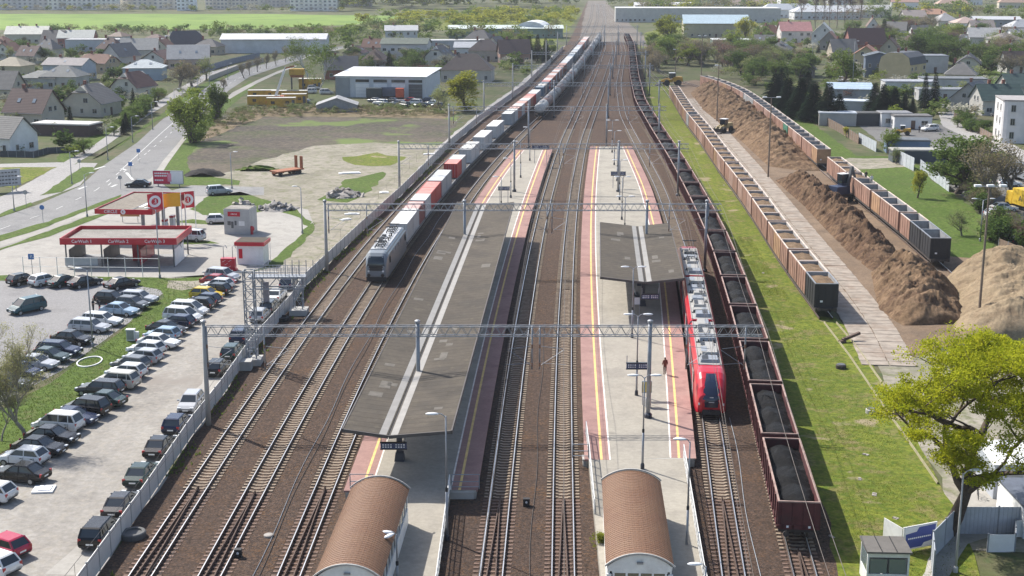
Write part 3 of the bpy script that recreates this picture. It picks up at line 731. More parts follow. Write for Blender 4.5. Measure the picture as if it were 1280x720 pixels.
platform_lamp(G(880, 775), 'lamp whose white head shows at the bottom edge beside the right track', HT(775, 708), ((-1, 0, 0),), .35)

# ---- boards and furniture on the platforms
m_blue = M('sign_blue', (.03, .045, .11), .5, n=.1); m_yelp = M('poster_yellow', (.55, .42, .10), .6); m_screen = M('screen_dark', (.012, .014, .02), .3)
m_txt = M('sign_white', (.75, .76, .78), .5, n=.03)
def info_board(p, label, w_=2.0, h=.55, z=2.6, post=True, rows=2):
    t = thing('information_board', label, 'information board', p, 0, 'information boards')
    m = MB(); m.box((0, 0, z), (w_, .18, h)); m.build('screen', [m_blue], t)
    m = MB(); m.box((0, 0, z+h/2+.04), (w_+.08, .22, .07)); m.box((0, 0, z-h/2-.04), (w_+.08, .22, .07)); m.build('frame', [m_screen], t)
    m = MB(); r_ = random.Random(int(p[1]*10))
    for k in range(rows):
        for s in (-1, 1):
            for j in range(4): m.box((s*w_*.25+(-.3+.2*j), -.096, z+h*(.22-.4*k)), (.12, .008, .06+.05*r_.random()))
    m.build('lit_text', [m_txt], t)
    if post:
        m = MB()
        for s in (-1, 1): m.tube([(s*w_*.35, 0, 0), (s*w_*.35, 0, z)], .05, 6)
        m.build('post', [m_steel], t)
    else:
        m = MB()
        for s in (-1, 1): m.tube([(s*w_*.48, 0, z), (s*w_*.48, 0, z+1.0)], .035, 6)
        m.build('hanger', [m_steel], t)
    return t
b = G(795.5, 494, PZ); info_board(b+Vector((0, -.22, 0)), 'dark blue train indicator on the lamp post near the lone passenger', 2.0, .5, 2.9, post=False)
info_board((15.4, 147.2, 0), 'dark train indicator hanging under the near edge of the short canopy', 1.9, .5, 3.5, post=False)
info_board((-9.1, 98.8, 0), 'dark train indicator hanging under the near edge of the long canopy', 2.0, .45, 3.7, post=False)
p = mid(T[5], T[6], 238); p.z = PZ; info_board(p, 'blue station name board on the far part of the right platform', 2.6, .6, 2.6)
p = mid(T[3], T[4], 268, .75); p.z = PZ; info_board(p, 'long blue station name board at the far end of the left platform', 3.4, .7, 3.2)
p = mid(T[3], T[4], 222, .5); p.z = PZ; info_board(p, 'small dark indicator on the left platform beyond the long canopy', 1.9, .5, 2.6)
def poster_case(p, label, col, w_=.9, h=1.1, z=1.5):
    t = thing('poster_case', label, 'poster case', p, 0, 'poster cases')
    m = MB(); m.box((0, 0, z), (w_, .12, h)); m.build('case', [m_steelD], t)
    m = MB(); m.box((0, -.07, z), (w_*.86, .02, h*.88)); m.build('poster', [col], t)
    m = MB(); m.tube([(-w_*.4, 0, 0), (-w_*.4, 0, z)], .04, 6); m.tube([(w_*.4, 0, 0), (w_*.4, 0, z)], .04, 6); m.build('post', [m_steel], t)
poster_case(G(808, 506, PZ), 'yellow timetable poster case by the tall platform mast', m_yelp, z=1.7)
poster_case(G(796, 392, PZ), 'white notice case beside the canopy on the right platform', m_txt, .7, .9)
m = MB(); m.lathe([(.22, 0), (.26, .05), (.26, .85), (.2, .95)], 10); c = m.build('litter_bin', [m_steelD], loc=G(810, 509, PZ)); tag(c, 'grey litter bin under the yellow timetable case', 'bin')
def bench(p, label, rz=0):
    t = thing('platform_bench', label, 'bench', p, rz, 'platform benches')
    for i in range(3): m = MB(); m.box((0, -.15+.17*i, .45), (1.8, .13, .05)); m.build('seat_slat', [m_steelD], t)
    for i in range(2): m = MB(); m.box((0, .3, .62+.18*i), (1.8, .05, .13)); m.build('back_slat', [m_steelD], t)
    for s in (-1, 1): m = MB(); m.box((s*.7, .05, .22), (.08, .5, .44)); m.box((s*.7, .28, .6), (.08, .05, .5)); m.build('leg', [m_navy], t)
bench((15.0, 158, PZ), 'grey bench in the shade of the short canopy', math.pi/2); bench((-8.2, 112, PZ), 'grey bench in the shade of the long canopy', math.pi/2)

# ---- catenary portals
m_ins = M('insulator', (.16, .08, .05), .3)
def portal(label, y, x0, x1, masts, droppers, zb=8.25, bh=.85, bd=.6, left_concrete=True, fine=True):
    t = thing('catenary_portal', label, 'catenary portal', (0, y, 0), 0, 'catenary portals across the tracks')
    for x, kind, zf in masts:
        m = MB()
        if kind == 'c': m.tube([(x, 0, 0), (x, 0, zb+bh+.25)], [.24, .17], 8)
        else: m.tube([(x, 0, zf), (x, 0, zb+bh+.35)], [.19, .17], 8)
        o = m.build('mast', [m_concP if kind == 'c' else m_steel], t, smooth=True)
        if kind != 'c': b_ = MB(); b_.lathe([(.36, 0), (.36, .3), (.22, .45)], 8, (x, 0, zf)); b_.build('mast_foot', [m_navy], o)
        c_ = MB(); c_.lathe([(.25, 0), (.25, .2), (.1, .28)], 8, (x, 0, zb+bh+.3)); c_.build('mast_cap', [m_steel], o)
    m = MB(); ch = .07 if fine else .10
    for dy in (-bd/2, bd/2):
        for z in (zb, zb+bh): m.bar((x0, dy, z), (x1, dy, z), ch)
    m.build('chord', [m_steel], t)
    m = MB(); n = max(4, int((x1-x0)/(bh*1.15))); st = (x1-x0)/n; br = .036 if fine else .06
    for i in range(n):
        xa = x0+st*i
        for dy in (-bd/2, bd/2):
            m.bar((xa, dy, zb), (xa+st/2, dy, zb+bh), br); m.bar((xa+st/2, dy, zb+bh), (xa+st, dy, zb), br)
        for z in (zb, zb+bh): m.bar((xa, -bd/2, z), (xa+st, bd/2, z), br*.8)
    stuff(m.build('lattice', [m_steel], t, fix=False))
    for xd, side in droppers:                        # drop post, cantilever arm and insulators for one track
        m = MB(); m.tube([(xd, 0, zb+bh), (xd, 0, 5.2)], .075, 6); o = m.build('drop_post', [m_steel], t, smooth=True)
        a = MB(); a.tube([(xd, 0, 7.3), (xd+side*2.0, 0, 7.05)], .024, 5); a.tube([(xd, 0, 5.5), (xd+side*2.1, 0, 6.95)], .024, 5); a.tube([(xd+side*.2, 0, 5.75), (xd+side*2.3, 0, 5.6)], .022, 5)
        a.build('cantilever', [m_steelD], o)
        for z in (5.62, 7.28): s_ = MB(); s_.lathe([(.07, 0), (.09, .06), (.07, .12), (.09, .18), (.07, .24), (.09, .3), (.07, .36)], 6, (xd, -.02, z-.18)); s_.build('insulator', [m_ins], o)
    return t
def xt(i, y): return T[i].off(y, 0).x
def std_drops(y): return [(xt(1, y)-2.6, 1), ((xt(1, y)+xt(2, y))/2+.1, 1), (xt(4, y)+(xt(5, y)-xt(4, y))*.42, -1), (xt(4, y)+(xt(5, y)-xt(4, y))*.56, 1), (xt(6, y)-2.4, 1), (xt(6, y)+2.7, -1)]
portal('nearest catenary portal, spanning from the car park to the coal wagons', 114.0, -26.6, 21.8, [(-26.8, 'c', 0), (-8.2, 's', PZ), (12.0, 's', PZ)], std_drops(114))
portal('second catenary portal, crossing over both platform canopies', 174.8, -24.2, 27.3, [(-24.4, 'c', 0), (-6.2, 's', PZ), (17.6, 's', PZ), (25.4, 's', 0)], std_drops(174.8))
portal('third catenary portal, at the far ends of the platforms', 234.3, -19.4, 30.6, [(-19.6, 'c', 0), (.4, 's', PZ), (18.5, 's', PZ), (28.9, 's', 0)], std_drops(234.3))
portal('fourth catenary portal, in front of the tank train', 296.0, -13.4, 33.5, [(-13.7, 'c', 0), (3.6, 's', 0), (20.6, 's', 0), (32.0, 's', 0)], std_drops(296))
for k, y in enumerate((355, 415, 475, 535, 600, 665)):
    a, b = T[1].off(y, -5).x, T[7].off(y, 5.0).x
    mm = [(a, 'c', 0), (T[3].off(y, 3.4).x, 's', 0), ((xt(5, y)+xt(6, y))/2, 's', 0), (T[7].off(y, 4).x, 's', 0)]
    portal('%s catenary portal, standing across the tracks beyond the platforms' % nth(k+5), y, a, b, mm, std_drops(y)[1:5] if k < 3 else [], fine=False)
# overhead wires
m_under_ = M('cable_black', (.06, .05, .045), .8); m_wire = M('copper_wire', (.12, .10, .09), .5, .6)
for i in (1, 2, 4, 5, 6):
    t = thing('overhead_wire', 'contact and catenary wire above the %s track from the left' % nth(i), 'overhead wire', (0, 0, 0), 0, 'overhead wires')
    ys = list(np.arange(62, 300, 6.0))+list(np.arange(300, 700, 15.0))
    m = MB(); m.tube([T[i].off(float(y), 0)+Vector((0, 0, 5.6)) for y in ys], .017, 4); m.build('contact_wire', [m_wire], t, fix=False)
    m = MB(); m.tube([T[i].off(float(y), 0)+Vector((0, 0, 6.5+.6*(2*abs(((y-54)/60) % 1-.5))**2)) for y in ys], .017, 4); m.build('carrier_wire', [m_wire], t, fix=False)
    m = MB()
    for y in np.arange(64, 260, 7.5): q = T[i].off(float(y), 0); m.bar((q.x, q.y, 5.6), (q.x, q.y, 6.5+.6*(2*abs(((y-54)/60) % 1-.5))**2), .02)
    stuff(m.build('dropper_wires', [m_wire], t, fix=False))
for i, (dx) in enumerate((1.4, 2.3)):
    ys = list(np.arange(62, 300, 6.0)); m = MB(); m.tube([T[6].off(float(y), dx+2.4)+Vector((0, 0, 7.6+.8*(2*abs(((y-54)/60) % 1-.5))**2)) for y in ys], .02, 4)
    o = m.build('feeder_wire', [m_wire], fix=False); tag(o, ('left' if i == 0 else 'right')+' one of the two feeder wires between the red train and the coal wagons', 'wire')

for i, (k, dx, ya, yb, lab) in enumerate(((3, -2.5, 62, 230, 'pale cable duct lying in the ballast left of the long canopy track'), (3, -2.15, 62, 200, 'dark cable lying beside the pale duct left of the long canopy track'), (6, 1.75, 62, 118, 'cable lying in the ballast right of the red train track'), (5, -2.2, 62, 150, 'cable lying between the two middle tracks'))):
    m = MB(); m.tube([T[k].off(float(y), dx+.12*math.sin(y*.23+i))+Vector((0, 0, .1)) for y in np.arange(ya, yb, 3.0)], .028, 4); tag(m.build('cable', [(m_steelD, m_under_)[i % 2]], fix=False), lab, 'cable')
# ---- grey sheet fence along the left side of the line
m_fence = stripes('fence_sheet', (.62, .62, .60), (.50, .50, .49), 0, .25, .12, .6, .2, n=.1, bmp=.3)
m_fpost = M('fence_post', (.30, .31, .32), .6, .3)
fpx = [(78, 780), (122, 718), (179, 637), (240, 545), (277, 497), (315, 441), (365, 385), (381, 359), (410, 331), (452, 291), (500, 246), (560, 186), (600, 152), (655, 112), (690, 77), (704, 62)]
FP = [G(*p) for p in fpx]
fence = thing('sheet_fence', 'long pale grey sheet-panel fence between the tracks and the car park lane', 'fence', FP[0])
me_panel = MB().box((1.25, 0, .93), (2.44, .05, 1.62)).mesh('panel', [m_fence]); me_fp = MB().box((0, 0, .9), (.1, .1, 1.85)).mesh('post', [m_fpost])
acc = []; carry = 0
for a, b in zip(FP, FP[1:]):
    L = (b-a).length; d = (b-a)/L; s = carry
    while s < L: acc.append(a+d*s); s += 2.5
    carry = s-L
for k, (a, b) in enumerate(zip(acc, acc[1:])):
    if k > 280: break
    d = b-a; q = a-FP[0]; ang = math.atan2(d.y, d.x)
    put('post', me_fp, fence, q, ang); put('panel', me_panel, fence, q, ang)

# ================================================================== TRAINS
m_under = M('underframe', (.05, .042, .038), .8, n=.3)
m_wheel = M('wheel_steel', (.10, .085, .075), .6, .5)
def wheelset_mesh():
    m = MB()
    for s in (-1, 1): m.lathe([(.2, -.07), (.46, -.07), (.46, .05), (.5, .05), (.5, .08), (.2, .08)], 12, (s*.75, 0, .46), axis='X')
    m.tube([(-.75, 0, .46), (.75, 0, .46)], .08, 6); return m.mesh('wheelset', [m_wheel])
ME_WS = wheelset_mesh()
def bogie_mesh():
    m = MB()
    for s in (-1, 1): m.box((s*1.0, 0, .55), (.14, 2.5, .32), taper=.95); m.box((s*1.0, 0, .78), (.2, .7, .25))
    m.box((0, 0, .62), (2.0, .4, .3)); return m.mesh('bogie', [m_under])
ME_BG = bogie_mesh()
ME_BUF = MB().lathe([(.09, 0), (.09, .3), (.22, .32), (.22, .38)], 10, axis='Y').mesh('buffer', [m_under])
def running_gear(t, half, bog, z=.23, wheels=True):
    for s in (-1, 1):
        b = put('bogie', ME_BG, t, (0, s*bog, z))
        if wheels:
            for q in (-.9, .9): put('wheelset', ME_WS, b, (0, q, 0))
        for x in (-.87, .87):
            put('buffer', ME_BUF, t, (x, s*half, 1.06+z*0), 0 if s > 0 else math.pi)
ZR = .23                                             # rail top
# --- coal wagon
m_red = M('wagon_red', (.085, .02, .022), .7, n=.25, scale=1.5, dirt=(.05, .03, .027))
m_rim = M('wagon_rim', (.33, .225, .19), .7, n=.3, scale=1.5, dirt=(.18, .095, .085))
m_coal = ground('coal', [(.0045, .0045, .0055), (.008, .008, .0095), (.003, .003, .004)], (.8, 2.0, 6.0), (.5, .5, .5), .8, rough=.6)
m_sign = M('marker_white', (.75, .75, .75), .6, n=.05)
def coal_wagon():
    t = thing('coal_wagon', 'x', 'coal wagon', (0, 0, 0), 0, 'coal wagons of the long coal train')
    L, W, z0, z1 = 12.9, 2.8, 1.25, 3.22
    for s in (-1, 1):
        m = MB(); m.box((s*W/2, 0, (z0+z1)/2), (.07, L, z1-z0))
        for i in range(10): m.box((s*(W/2+.07), -L/2+.25+(L-.5)*i/9, (z0+z1)/2), (.12, .14, z1-z0-.1))
        m.box((s*(W/2+.05), 0, z0+.1), (.12, L, .2)); m.build('side_wall', [m_red], t)
        m = MB(); m.box((s*W/2, 0, z1+.05), (.13, L+.1, .1)); m.build('top_rim', [m_rim], t)
        m = MB(); m.box((0, s*L/2, (z0+z1)/2), (W-.08, .07, z1-z0))
        for i in range(4): m.box((-W/2+.3+(W-.6)*i/3, s*(L/2+.06), (z0+z1)/2), (.12, .1, z1-z0-.1))
        m.box((0, s*(L/2+.05), z0+.15), (W, .12, .3)); e = m.build('end_wall', [m_red], t)
        for q in (-.75, .75): b = MB(); b.box((q, s*(L/2+.12), z0+.2), (.16, .02, .16)); b.build('marker_plate', [m_sign], e)
        m = MB(); m.box((0, s*L/2, z1+.05), (W-.14, .11, .1)); m.build('top_rim', [m_rim], t)
    for s in (-1, 1): m = MB(); m.box((s*(W/2+.045), -L/2+1.9, 1.75), (.02, .9, .35)); m.build('number_plate', [m_rim], t)
    m = MB(); m.box((0, 0, 1.1), (W-.1, L-.1, .22)); m.box((0, 0, .85), (.5, L-.6, .3))
    for s in (-1, 1): m.bar((s*1.15, -4.2, .95), (s*1.15, -1.6, .6), .1); m.bar((s*1.15, 4.2, .95), (s*1.15, 1.6, .6), .1); m.bar((s*1.15, -1.6, .6), (s*1.15, 1.6, .6), .1)
    m.build('underframe', [m_under], t)
    running_gear(t, L/2+.12, 4.5); return t
def heap_mesh(L, W, z, hmax, seed, nx=8, ny=30, lumps=3, mat=None, amp=.25, name='coal_load'):
    r = random.Random(seed); m = MB(); C = [((i+.5)/lumps*L-L/2+r.uniform(-.5, .5), r.uniform(-.2, .2), r.uniform(.75, 1)) for i in range(lumps)]
    for j in range(ny+1):
        for i in range(nx+1):
            x = -W/2+W*i/nx; y = -L/2+L*j/ny
            h = max(max(0, 1-((x-c[1])**2/(W*.5)**2)-((y-c[0])**2/(L/lumps*.62)**2))*c[2] for c in C)
            h = hmax*h+amp*mnoise.noise(Vector((x*1.7+seed, y*1.7, seed*3.1)))
            m.v.append((x, y, z+h))
    for j in range(ny):
        for i in range(nx): a = j*(nx+1)+i; m.f.append((a, a+1, a+nx+2, a+nx+1)); m.mi.append(0)
    return m.mesh(name, [mat], smooth=True, fix=False)
def place_on(pth, y, L):
    """centre of a vehicle of length L whose near end stands at northing y"""
    yc = pth.arc(y, L/2); p, d = pth.at(yc); return p+Vector((0, 0, ZR)), math.atan2(d.y, d.x)-math.pi/2
cw = coal_wagon(); snapshot(cw)
coal_me = [heap_mesh(12.6, 2.66, 2.5, .72, s, lumps=3, mat=m_coal) for s in range(4)]
y = G(998, 628, 3.45).y-.6; k = 0
while y < 690:
    p, a = place_on(T[7], y, 14.04)
    lab = 'dark red open coal wagon, %s from the near end of the coal train' % nth(k+1)
    if k == 0: cw.location = p; cw.rotation_euler.z = a; cw['label'] = lab
    else: dup(cw, lab, p, a)
    c = put('coal_load', coal_me[k % 4], None, p, a); tag(c, 'black coal heaped in the %s wagon from the near end of the coal train' % nth(k+1), 'coal', 'coal loads')
    y = T[7].arc(y, 14.04); k += 1
# --- flat wagon for boxes
m_flat = M('flat_wagon_grey', (.16, .165, .17), .7, n=.2)
def flat_wagon(name, cat, group, mat, L=18.5):
    t = thing(name, 'x', cat, (0, 0, 0), 0, group)
    m = MB()
    for s in (-1, 1): m.box((s*1.15, 0, .95), (.16, L, .38))
    m.box((0, 0, .95), (.4, L, .3))
    for i in range(10): m.box((0, -L/2+.1+(L-.2)*i/9, .98), (2.3, .18, .26))
    m.build('frame', [mat], t)
    m = MB(); m.box((0, 0, 1.11), (2.35, L-.4, .04)); m.build('deck', [m_under], t)
    running_gear(t, L/2+.0, 6.9); return t
# --- shipping containers (20 ft)
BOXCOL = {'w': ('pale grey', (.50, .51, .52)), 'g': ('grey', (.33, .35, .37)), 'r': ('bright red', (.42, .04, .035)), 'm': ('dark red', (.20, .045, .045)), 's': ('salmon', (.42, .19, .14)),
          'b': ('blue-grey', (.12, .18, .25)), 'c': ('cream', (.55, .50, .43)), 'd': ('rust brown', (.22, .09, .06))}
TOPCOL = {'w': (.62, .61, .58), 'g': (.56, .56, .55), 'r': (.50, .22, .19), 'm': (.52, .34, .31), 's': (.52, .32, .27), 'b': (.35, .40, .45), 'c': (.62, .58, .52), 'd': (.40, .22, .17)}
def container_proto(key):
    nm, col = BOXCOL[key]
    side = stripes('container_side_'+key, col, tuple(c*.72 for c in col), 1, .28, .35, .6, .1, n=.12, bmp=.5)
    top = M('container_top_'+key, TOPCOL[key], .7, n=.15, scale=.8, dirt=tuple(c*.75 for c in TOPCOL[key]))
    post = M('container_post_'+key, tuple(c*.85 for c in col), .6)
    t = thing('shipping_container', 'x', 'container', (0, 0, 0), 0, 'containers on the container train')
    L, W, H = 6.06, 2.44, 2.6
    m = MB(); m.box((0, 0, H/2), (W-.08, L-.1, H-.1)); m.build('body', [side], t)
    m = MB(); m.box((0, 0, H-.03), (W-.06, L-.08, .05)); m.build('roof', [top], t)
    m = MB()
    for sx in (-1, 1):
        for sy in (-1, 1): m.box((sx*(W/2-.06), sy*(L/2-.06), H/2), (.14, .14, H))
        for z in (.07, H-.06): m.box((sx*(W/2-.04), 0, z), (.1, L-.2, .13))
    for sy in (-1, 1):
        for z in (.07, H-.06): m.box((0, sy*(L/2-.04), z), (W-.2, .1, .13))
    m.build('corner_frame', [post], t)
    m = MB()
    for q in (-.8, -.3, .3, .8): m.tube([(q, -L/2+.01, .15), (q, -L/2+.01, H-.2)], .025, 5)
    m.box((0, -L/2+.03, H/2), (.03, .06, H-.25)); m.build('door_bars', [m_steel], t)
    snapshot(t); return t
PROTO = {k: container_proto(k) for k in BOXCOL}
used = set()
LOCO_L = 18.9
yl = G(640, 357).y+.4                                # near end of the locomotive
seq = ['ww', 'wmw', 'rr-', 'sgw', 'r-g', 'ww-', 'ww-', '-gw', 'sws', 'wsr', 'ww-', 'bcb', 'rws', 'swd', 'wsw', 'sds', 'ggw', 'gwg', 'bbg', 'gwb', 'wgg', 'gbs', 'ssw', 'wss', 'gsw']
seq[0] = 'wwm'; seq[1] = 'wrr'; seq[2] = 'gg-'
seq[3] = 'rg-'; seq[4] = 'ww-'
fwp = flat_wagon('container_wagon', 'container wagon', 'flat wagons of the container train', m_flat); snapshot(fwp)
y = T[2].arc(yl, LOCO_L+1.0); nb = 0
for k, s in enumerate(seq):
    p, a = place_on(T[2], y, 19.3); lab = 'grey flat container wagon, %s behind the silver locomotive' % nth(k+1)
    if k == 0: fwp.location = p; fwp.rotation_euler.z = a; fwp['label'] = lab
    else: dup(fwp, lab, p, a)
    for j, ch in enumerate(s):
        if ch == '-': continue
        yy = T[2].arc(y, .55+6.1*j+3.05); q, d = T[2].at(yy); q = q+Vector((0, 0, ZR+1.13)); aa = math.atan2(d.y, d.x)-math.pi/2; nb += 1
        lab = '%s shipping container, %s box behind the silver locomotive' % (BOXCOL[ch][0], nth(nb))
        if ch not in used: o = PROTO[ch]; o.location = q; o.rotation_euler.z = aa; o['label'] = lab; used.add(ch)
        else: dup(PROTO[ch], lab, q, aa)
    y = T[2].arc(y, 19.3)
# --- tank wagons
m_tankg = M('tank_grey', (.17, .165, .165), .5, .2, n=.2, scale=.6, dirt=(.14, .10, .08)); m_tankr = M('tank_rust', (.21, .135, .115), .6, n=.2, scale=.6, dirt=(.14, .09, .075)); m_tankw = M('tank_white', (.52, .50, .47), .5, n=.15, scale=.6, dirt=(.36, .30, .26))
def tank_wagon(mat):
    t = thing('tank_wagon', 'x', 'tank wagon', (0, 0, 0), 0, 'tank wagons of the tank train'); L = 11.0; r = 1.35
    m = MB(); prof = [(.25, -L/2), (.85, -L/2+.1), (1.2, -L/2+.3), (r, -L/2+.6)]+[(r, -L/2+.6+(L-1.2)*i/6) for i in range(1, 7)]+[(1.2, L/2-.3), (.85, L/2-.1), (.25, L/2)]
    m.lathe(prof, 18, (0, 0, 2.65), axis='Y'); tk = m.build('tank', [mat], t, smooth=True)
    m = MB()
    for yy in (-3.6, -1.2, 1.2, 3.6): m.lathe([(r+.012, yy-.05), (r+.03, yy), (r+.012, yy+.05)], 18, (0, 0, 2.65), axis='Y')
    m.build('tank_band', [m_under], tk)
    m = MB(); m.lathe([(.45, 3.9), (.45, 4.15), (.3, 4.22)], 12); m.build('dome_hatch', [mat], tk)
    m = MB(); m.box((0, 0, 4.06), (.9, 5.2, .05))
    for s in (-1, 1):
        m.bar((s*.5, -2.6, 4.75), (s*.5, 2.6, 4.75), .05)
        for q in (-2.6, -.9, .9, 2.6): m.bar((s*.5, q, 4.0), (s*.5, q, 4.75), .05)
    m.build('walkway', [m_steel], tk)
    m = MB(); m.box((0, 0, 1.05), (2.2, L+.6, .25))
    for q in (-4, 4): m.box((0, q, 1.35), (2.3, .6, .5))
    m.build('underframe', [m_under], t)
    m = MB()
    for s in (-1, 1): m.bar((s*1.1, -L/2-.25, 1.1), (s*1.1, -L/2-.25, 2.1), .05)
    m.bar((-1.1, -L/2-.25, 2.1), (1.1, -L/2-.25, 2.1), .05); m.build('end_rail', [m_steel], t)
    running_gear(t, L/2+.3, 3.9); snapshot(t); return t
tp = {'g': tank_wagon(m_tankg), 'r': tank_wagon(m_tankr), 'w': tank_wagon(m_tankw)}; TN = {'g': 'dark grey', 'r': 'rusty brown', 'w': 'whitish'}
y = G(640, 150).y; used_t = set()
for k, ch in enumerate('wrggrgggrwgggrggggrgwgwwgwww'):
    p, a = place_on(T[3], y, 12.3); lab = '%s tank wagon, %s from the near end of the tank train' % (TN[ch], nth(k+1))
    if ch not in used_t: o = tp[ch]; o.location = p; o.rotation_euler.z = a; o['label'] = lab; used_t.add(ch)
    else: dup(tp[ch], lab, p, a)
    y = T[3].arc(y, 12.3)
    if y > 720: break
# --- silver electric locomotive
def ring(y, hw, zb, zt, rt, lean=0.0, n=5):
    """cross-section at y: flat flanks, rounded roof shoulders; lean narrows the top"""
    pts = [(-hw, y, zb), (-hw+lean*.4, y, zt-rt)]
    for i in range(1, n): a = math.pi/2*i/n; pts.append((-hw+lean+rt*(1-math.cos(a)), y, zt-rt+rt*math.sin(a)))
    pts += [(-hw+lean+rt, y, zt)]; right = [(-p[0], p[1], p[2]) for p in reversed(pts)]; return pts+right
m_silver = paint('loco_silver', (.22, .245, .27), .35); m_locot = M('loco_roof', (.44, .45, .46), .5, .2, n=.1); m_dark = M('loco_black', (.02, .022, .026), .5)
p, a = place_on(T[2], yl, LOCO_L)
lo = thing('electric_locomotive', 'silver-grey electric locomotive with dark windscreen heading the container train', 'locomotive', p, a)
hl = LOCO_L/2
prof = [(-hl+.02, 1.12, .95, 2.3, .5, .05), (-hl+.12, 1.28, .72, 2.75, .6, .1), (-hl+.45, 1.38, .66, 3.3, .6, .14), (-hl+.95, 1.46, .64, 3.72, .55, .18), (-hl+1.7, 1.5, .64, 3.85, .5, .2)]
rings = [ring(*q) for q in prof]+[ring(-q[0], *q[1:]) for q in reversed(prof)]
m = MB(); m.loft(rings); m.build('body', [m_silver], lo, smooth=False)
m = MB(); m.box((0, 0, 3.88), (2.0, LOCO_L-4.6, .12)); m.build('roof_panel', [m_locot], lo)
def front_poly(prof, sgn, x0, x1, z0, z1, push=.04):
    """panel lying on the sloping nose between heights z0 and z1"""
    zz = [q[3] for q in prof]; yy = [q[0] for q in prof]
    f = lambda z: float(np.interp(z, zz, yy))-push
    m = MB(); K = 5; J = 7
    for j in range(J+1):
        z = z0+(z1-z0)*j/J; s = 1-.12*(j/J)
        for i in range(K+1):
            u = -1+2*i/K; m.v.append((u*(x0+(x1-x0)*j/J)*s, sgn*(-f(z)-.0+abs(u)**3*-.14)*-1 if False else sgn*(f(z)+abs(u)**3*.12), z))
    for j in range(J):
        for i in range(K): q = j*(K+1)+i; m.f.append((q, q+1, q+K+2, q+K+1)); m.mi.append(0)
    return m
front_poly(prof, 1, 1.14, 1.08, 1.95, 3.36, .07).build('windscreen', [glass()], lo, smooth=True)
front_poly(prof, 1, 1.2, 1.15, 1.6, 1.97, .06).build('nose_panel', [m_dark], lo, smooth=True)
for s in (-1, 1):
    m = MB(); m.lathe([(.13, -.05), (.13, .02)], 10, (s*.92, -hl-.08, 1.55), axis='Y'); m.build('headlight', [m_sign], lo)
    m = MB(); m.box((s*.55, -hl+.55, 3.05), (.05, .03, .5)); m.build('wiper', [m_dark], lo)
    for q in (-5.5, 5.5):
        m = MB(); m.box((s*1.5, q+(1.5 if q > 0 else -1.5), 2.6), (.04, .7, .8)); m.build('cab_window', [glass()], lo)
    for q in (-3.6, -1.2, 1.2, 3.6): m = MB(); m.box((s*1.46, q, 3.0), (.05, 1.4, .5)); m.build('grille', [m_steelD], lo)
    for e in (-1, 1): put('buffer', ME_BUF, lo, (s*.87, e*(hl-.1), 1.06), 0 if e > 0 else math.pi)
m = MB(); m.box((0, -hl+.25, .55), (2.5, .3, .75)); m.box((0, hl-.25, .55), (2.5, .3, .75)); m.box((0, 0, .6), (2.6, 6.0, .7)); m.build('skirt', [m_dark], lo)
for s in (-1, 1):
    b = put('bogie', ME_BG, lo, (0, s*5.0, .1))
    for q in (-1.3, 1.3): put('wheelset', ME_WS, b, (0, q, 0))
def pantograph(t, y, z, up=False, w_=.8):
    m = MB(); h = 1.15 if up else .3
    m.bar((-.5, y-.6, z+.25), (.5, y-.6, z+.25), .09); m.bar((-.5, y+.6, z+.25), (.5, y+.6, z+.25), .09)
    m.bar((0, y+.6, z+.25), (0, y-1.0, z+.25+h*.55), .09); m.bar((-.35, y-1.0, z+.25+h*.55), (-.5, y+.5, z+.3+h), .06); m.bar((.35, y-1.0, z+.25+h*.55), (.5, y+.5, z+.3+h), .06)
    for q in (.35, .62): m.bar((-w_, y+q, z+.33+h), (w_, y+q, z+.33+h), .07)
    for sx in (-.5, .5):
        for q in (-.6, .6): m.tube([(sx, y+q, z), (sx, y+q, z+.22)], .07, 6)
    return m.build('pantograph', [m_dark], t)
for q in (-6.0, -3.8, 3.8, 6.0): pantograph(lo, q, 3.95)
m = MB()
for q in (-1.8, -.4, 1.0): m.box((-.5, q, 4.05), (.5, .8, .25)); m.tube([(.5, q, 3.95), (.5, q, 4.4)], .09, 6)
m.tube([(.35, -6, 4.35), (.35, 6, 4.35)], .035, 5); m.build('roof_equipment', [m_dark], lo)
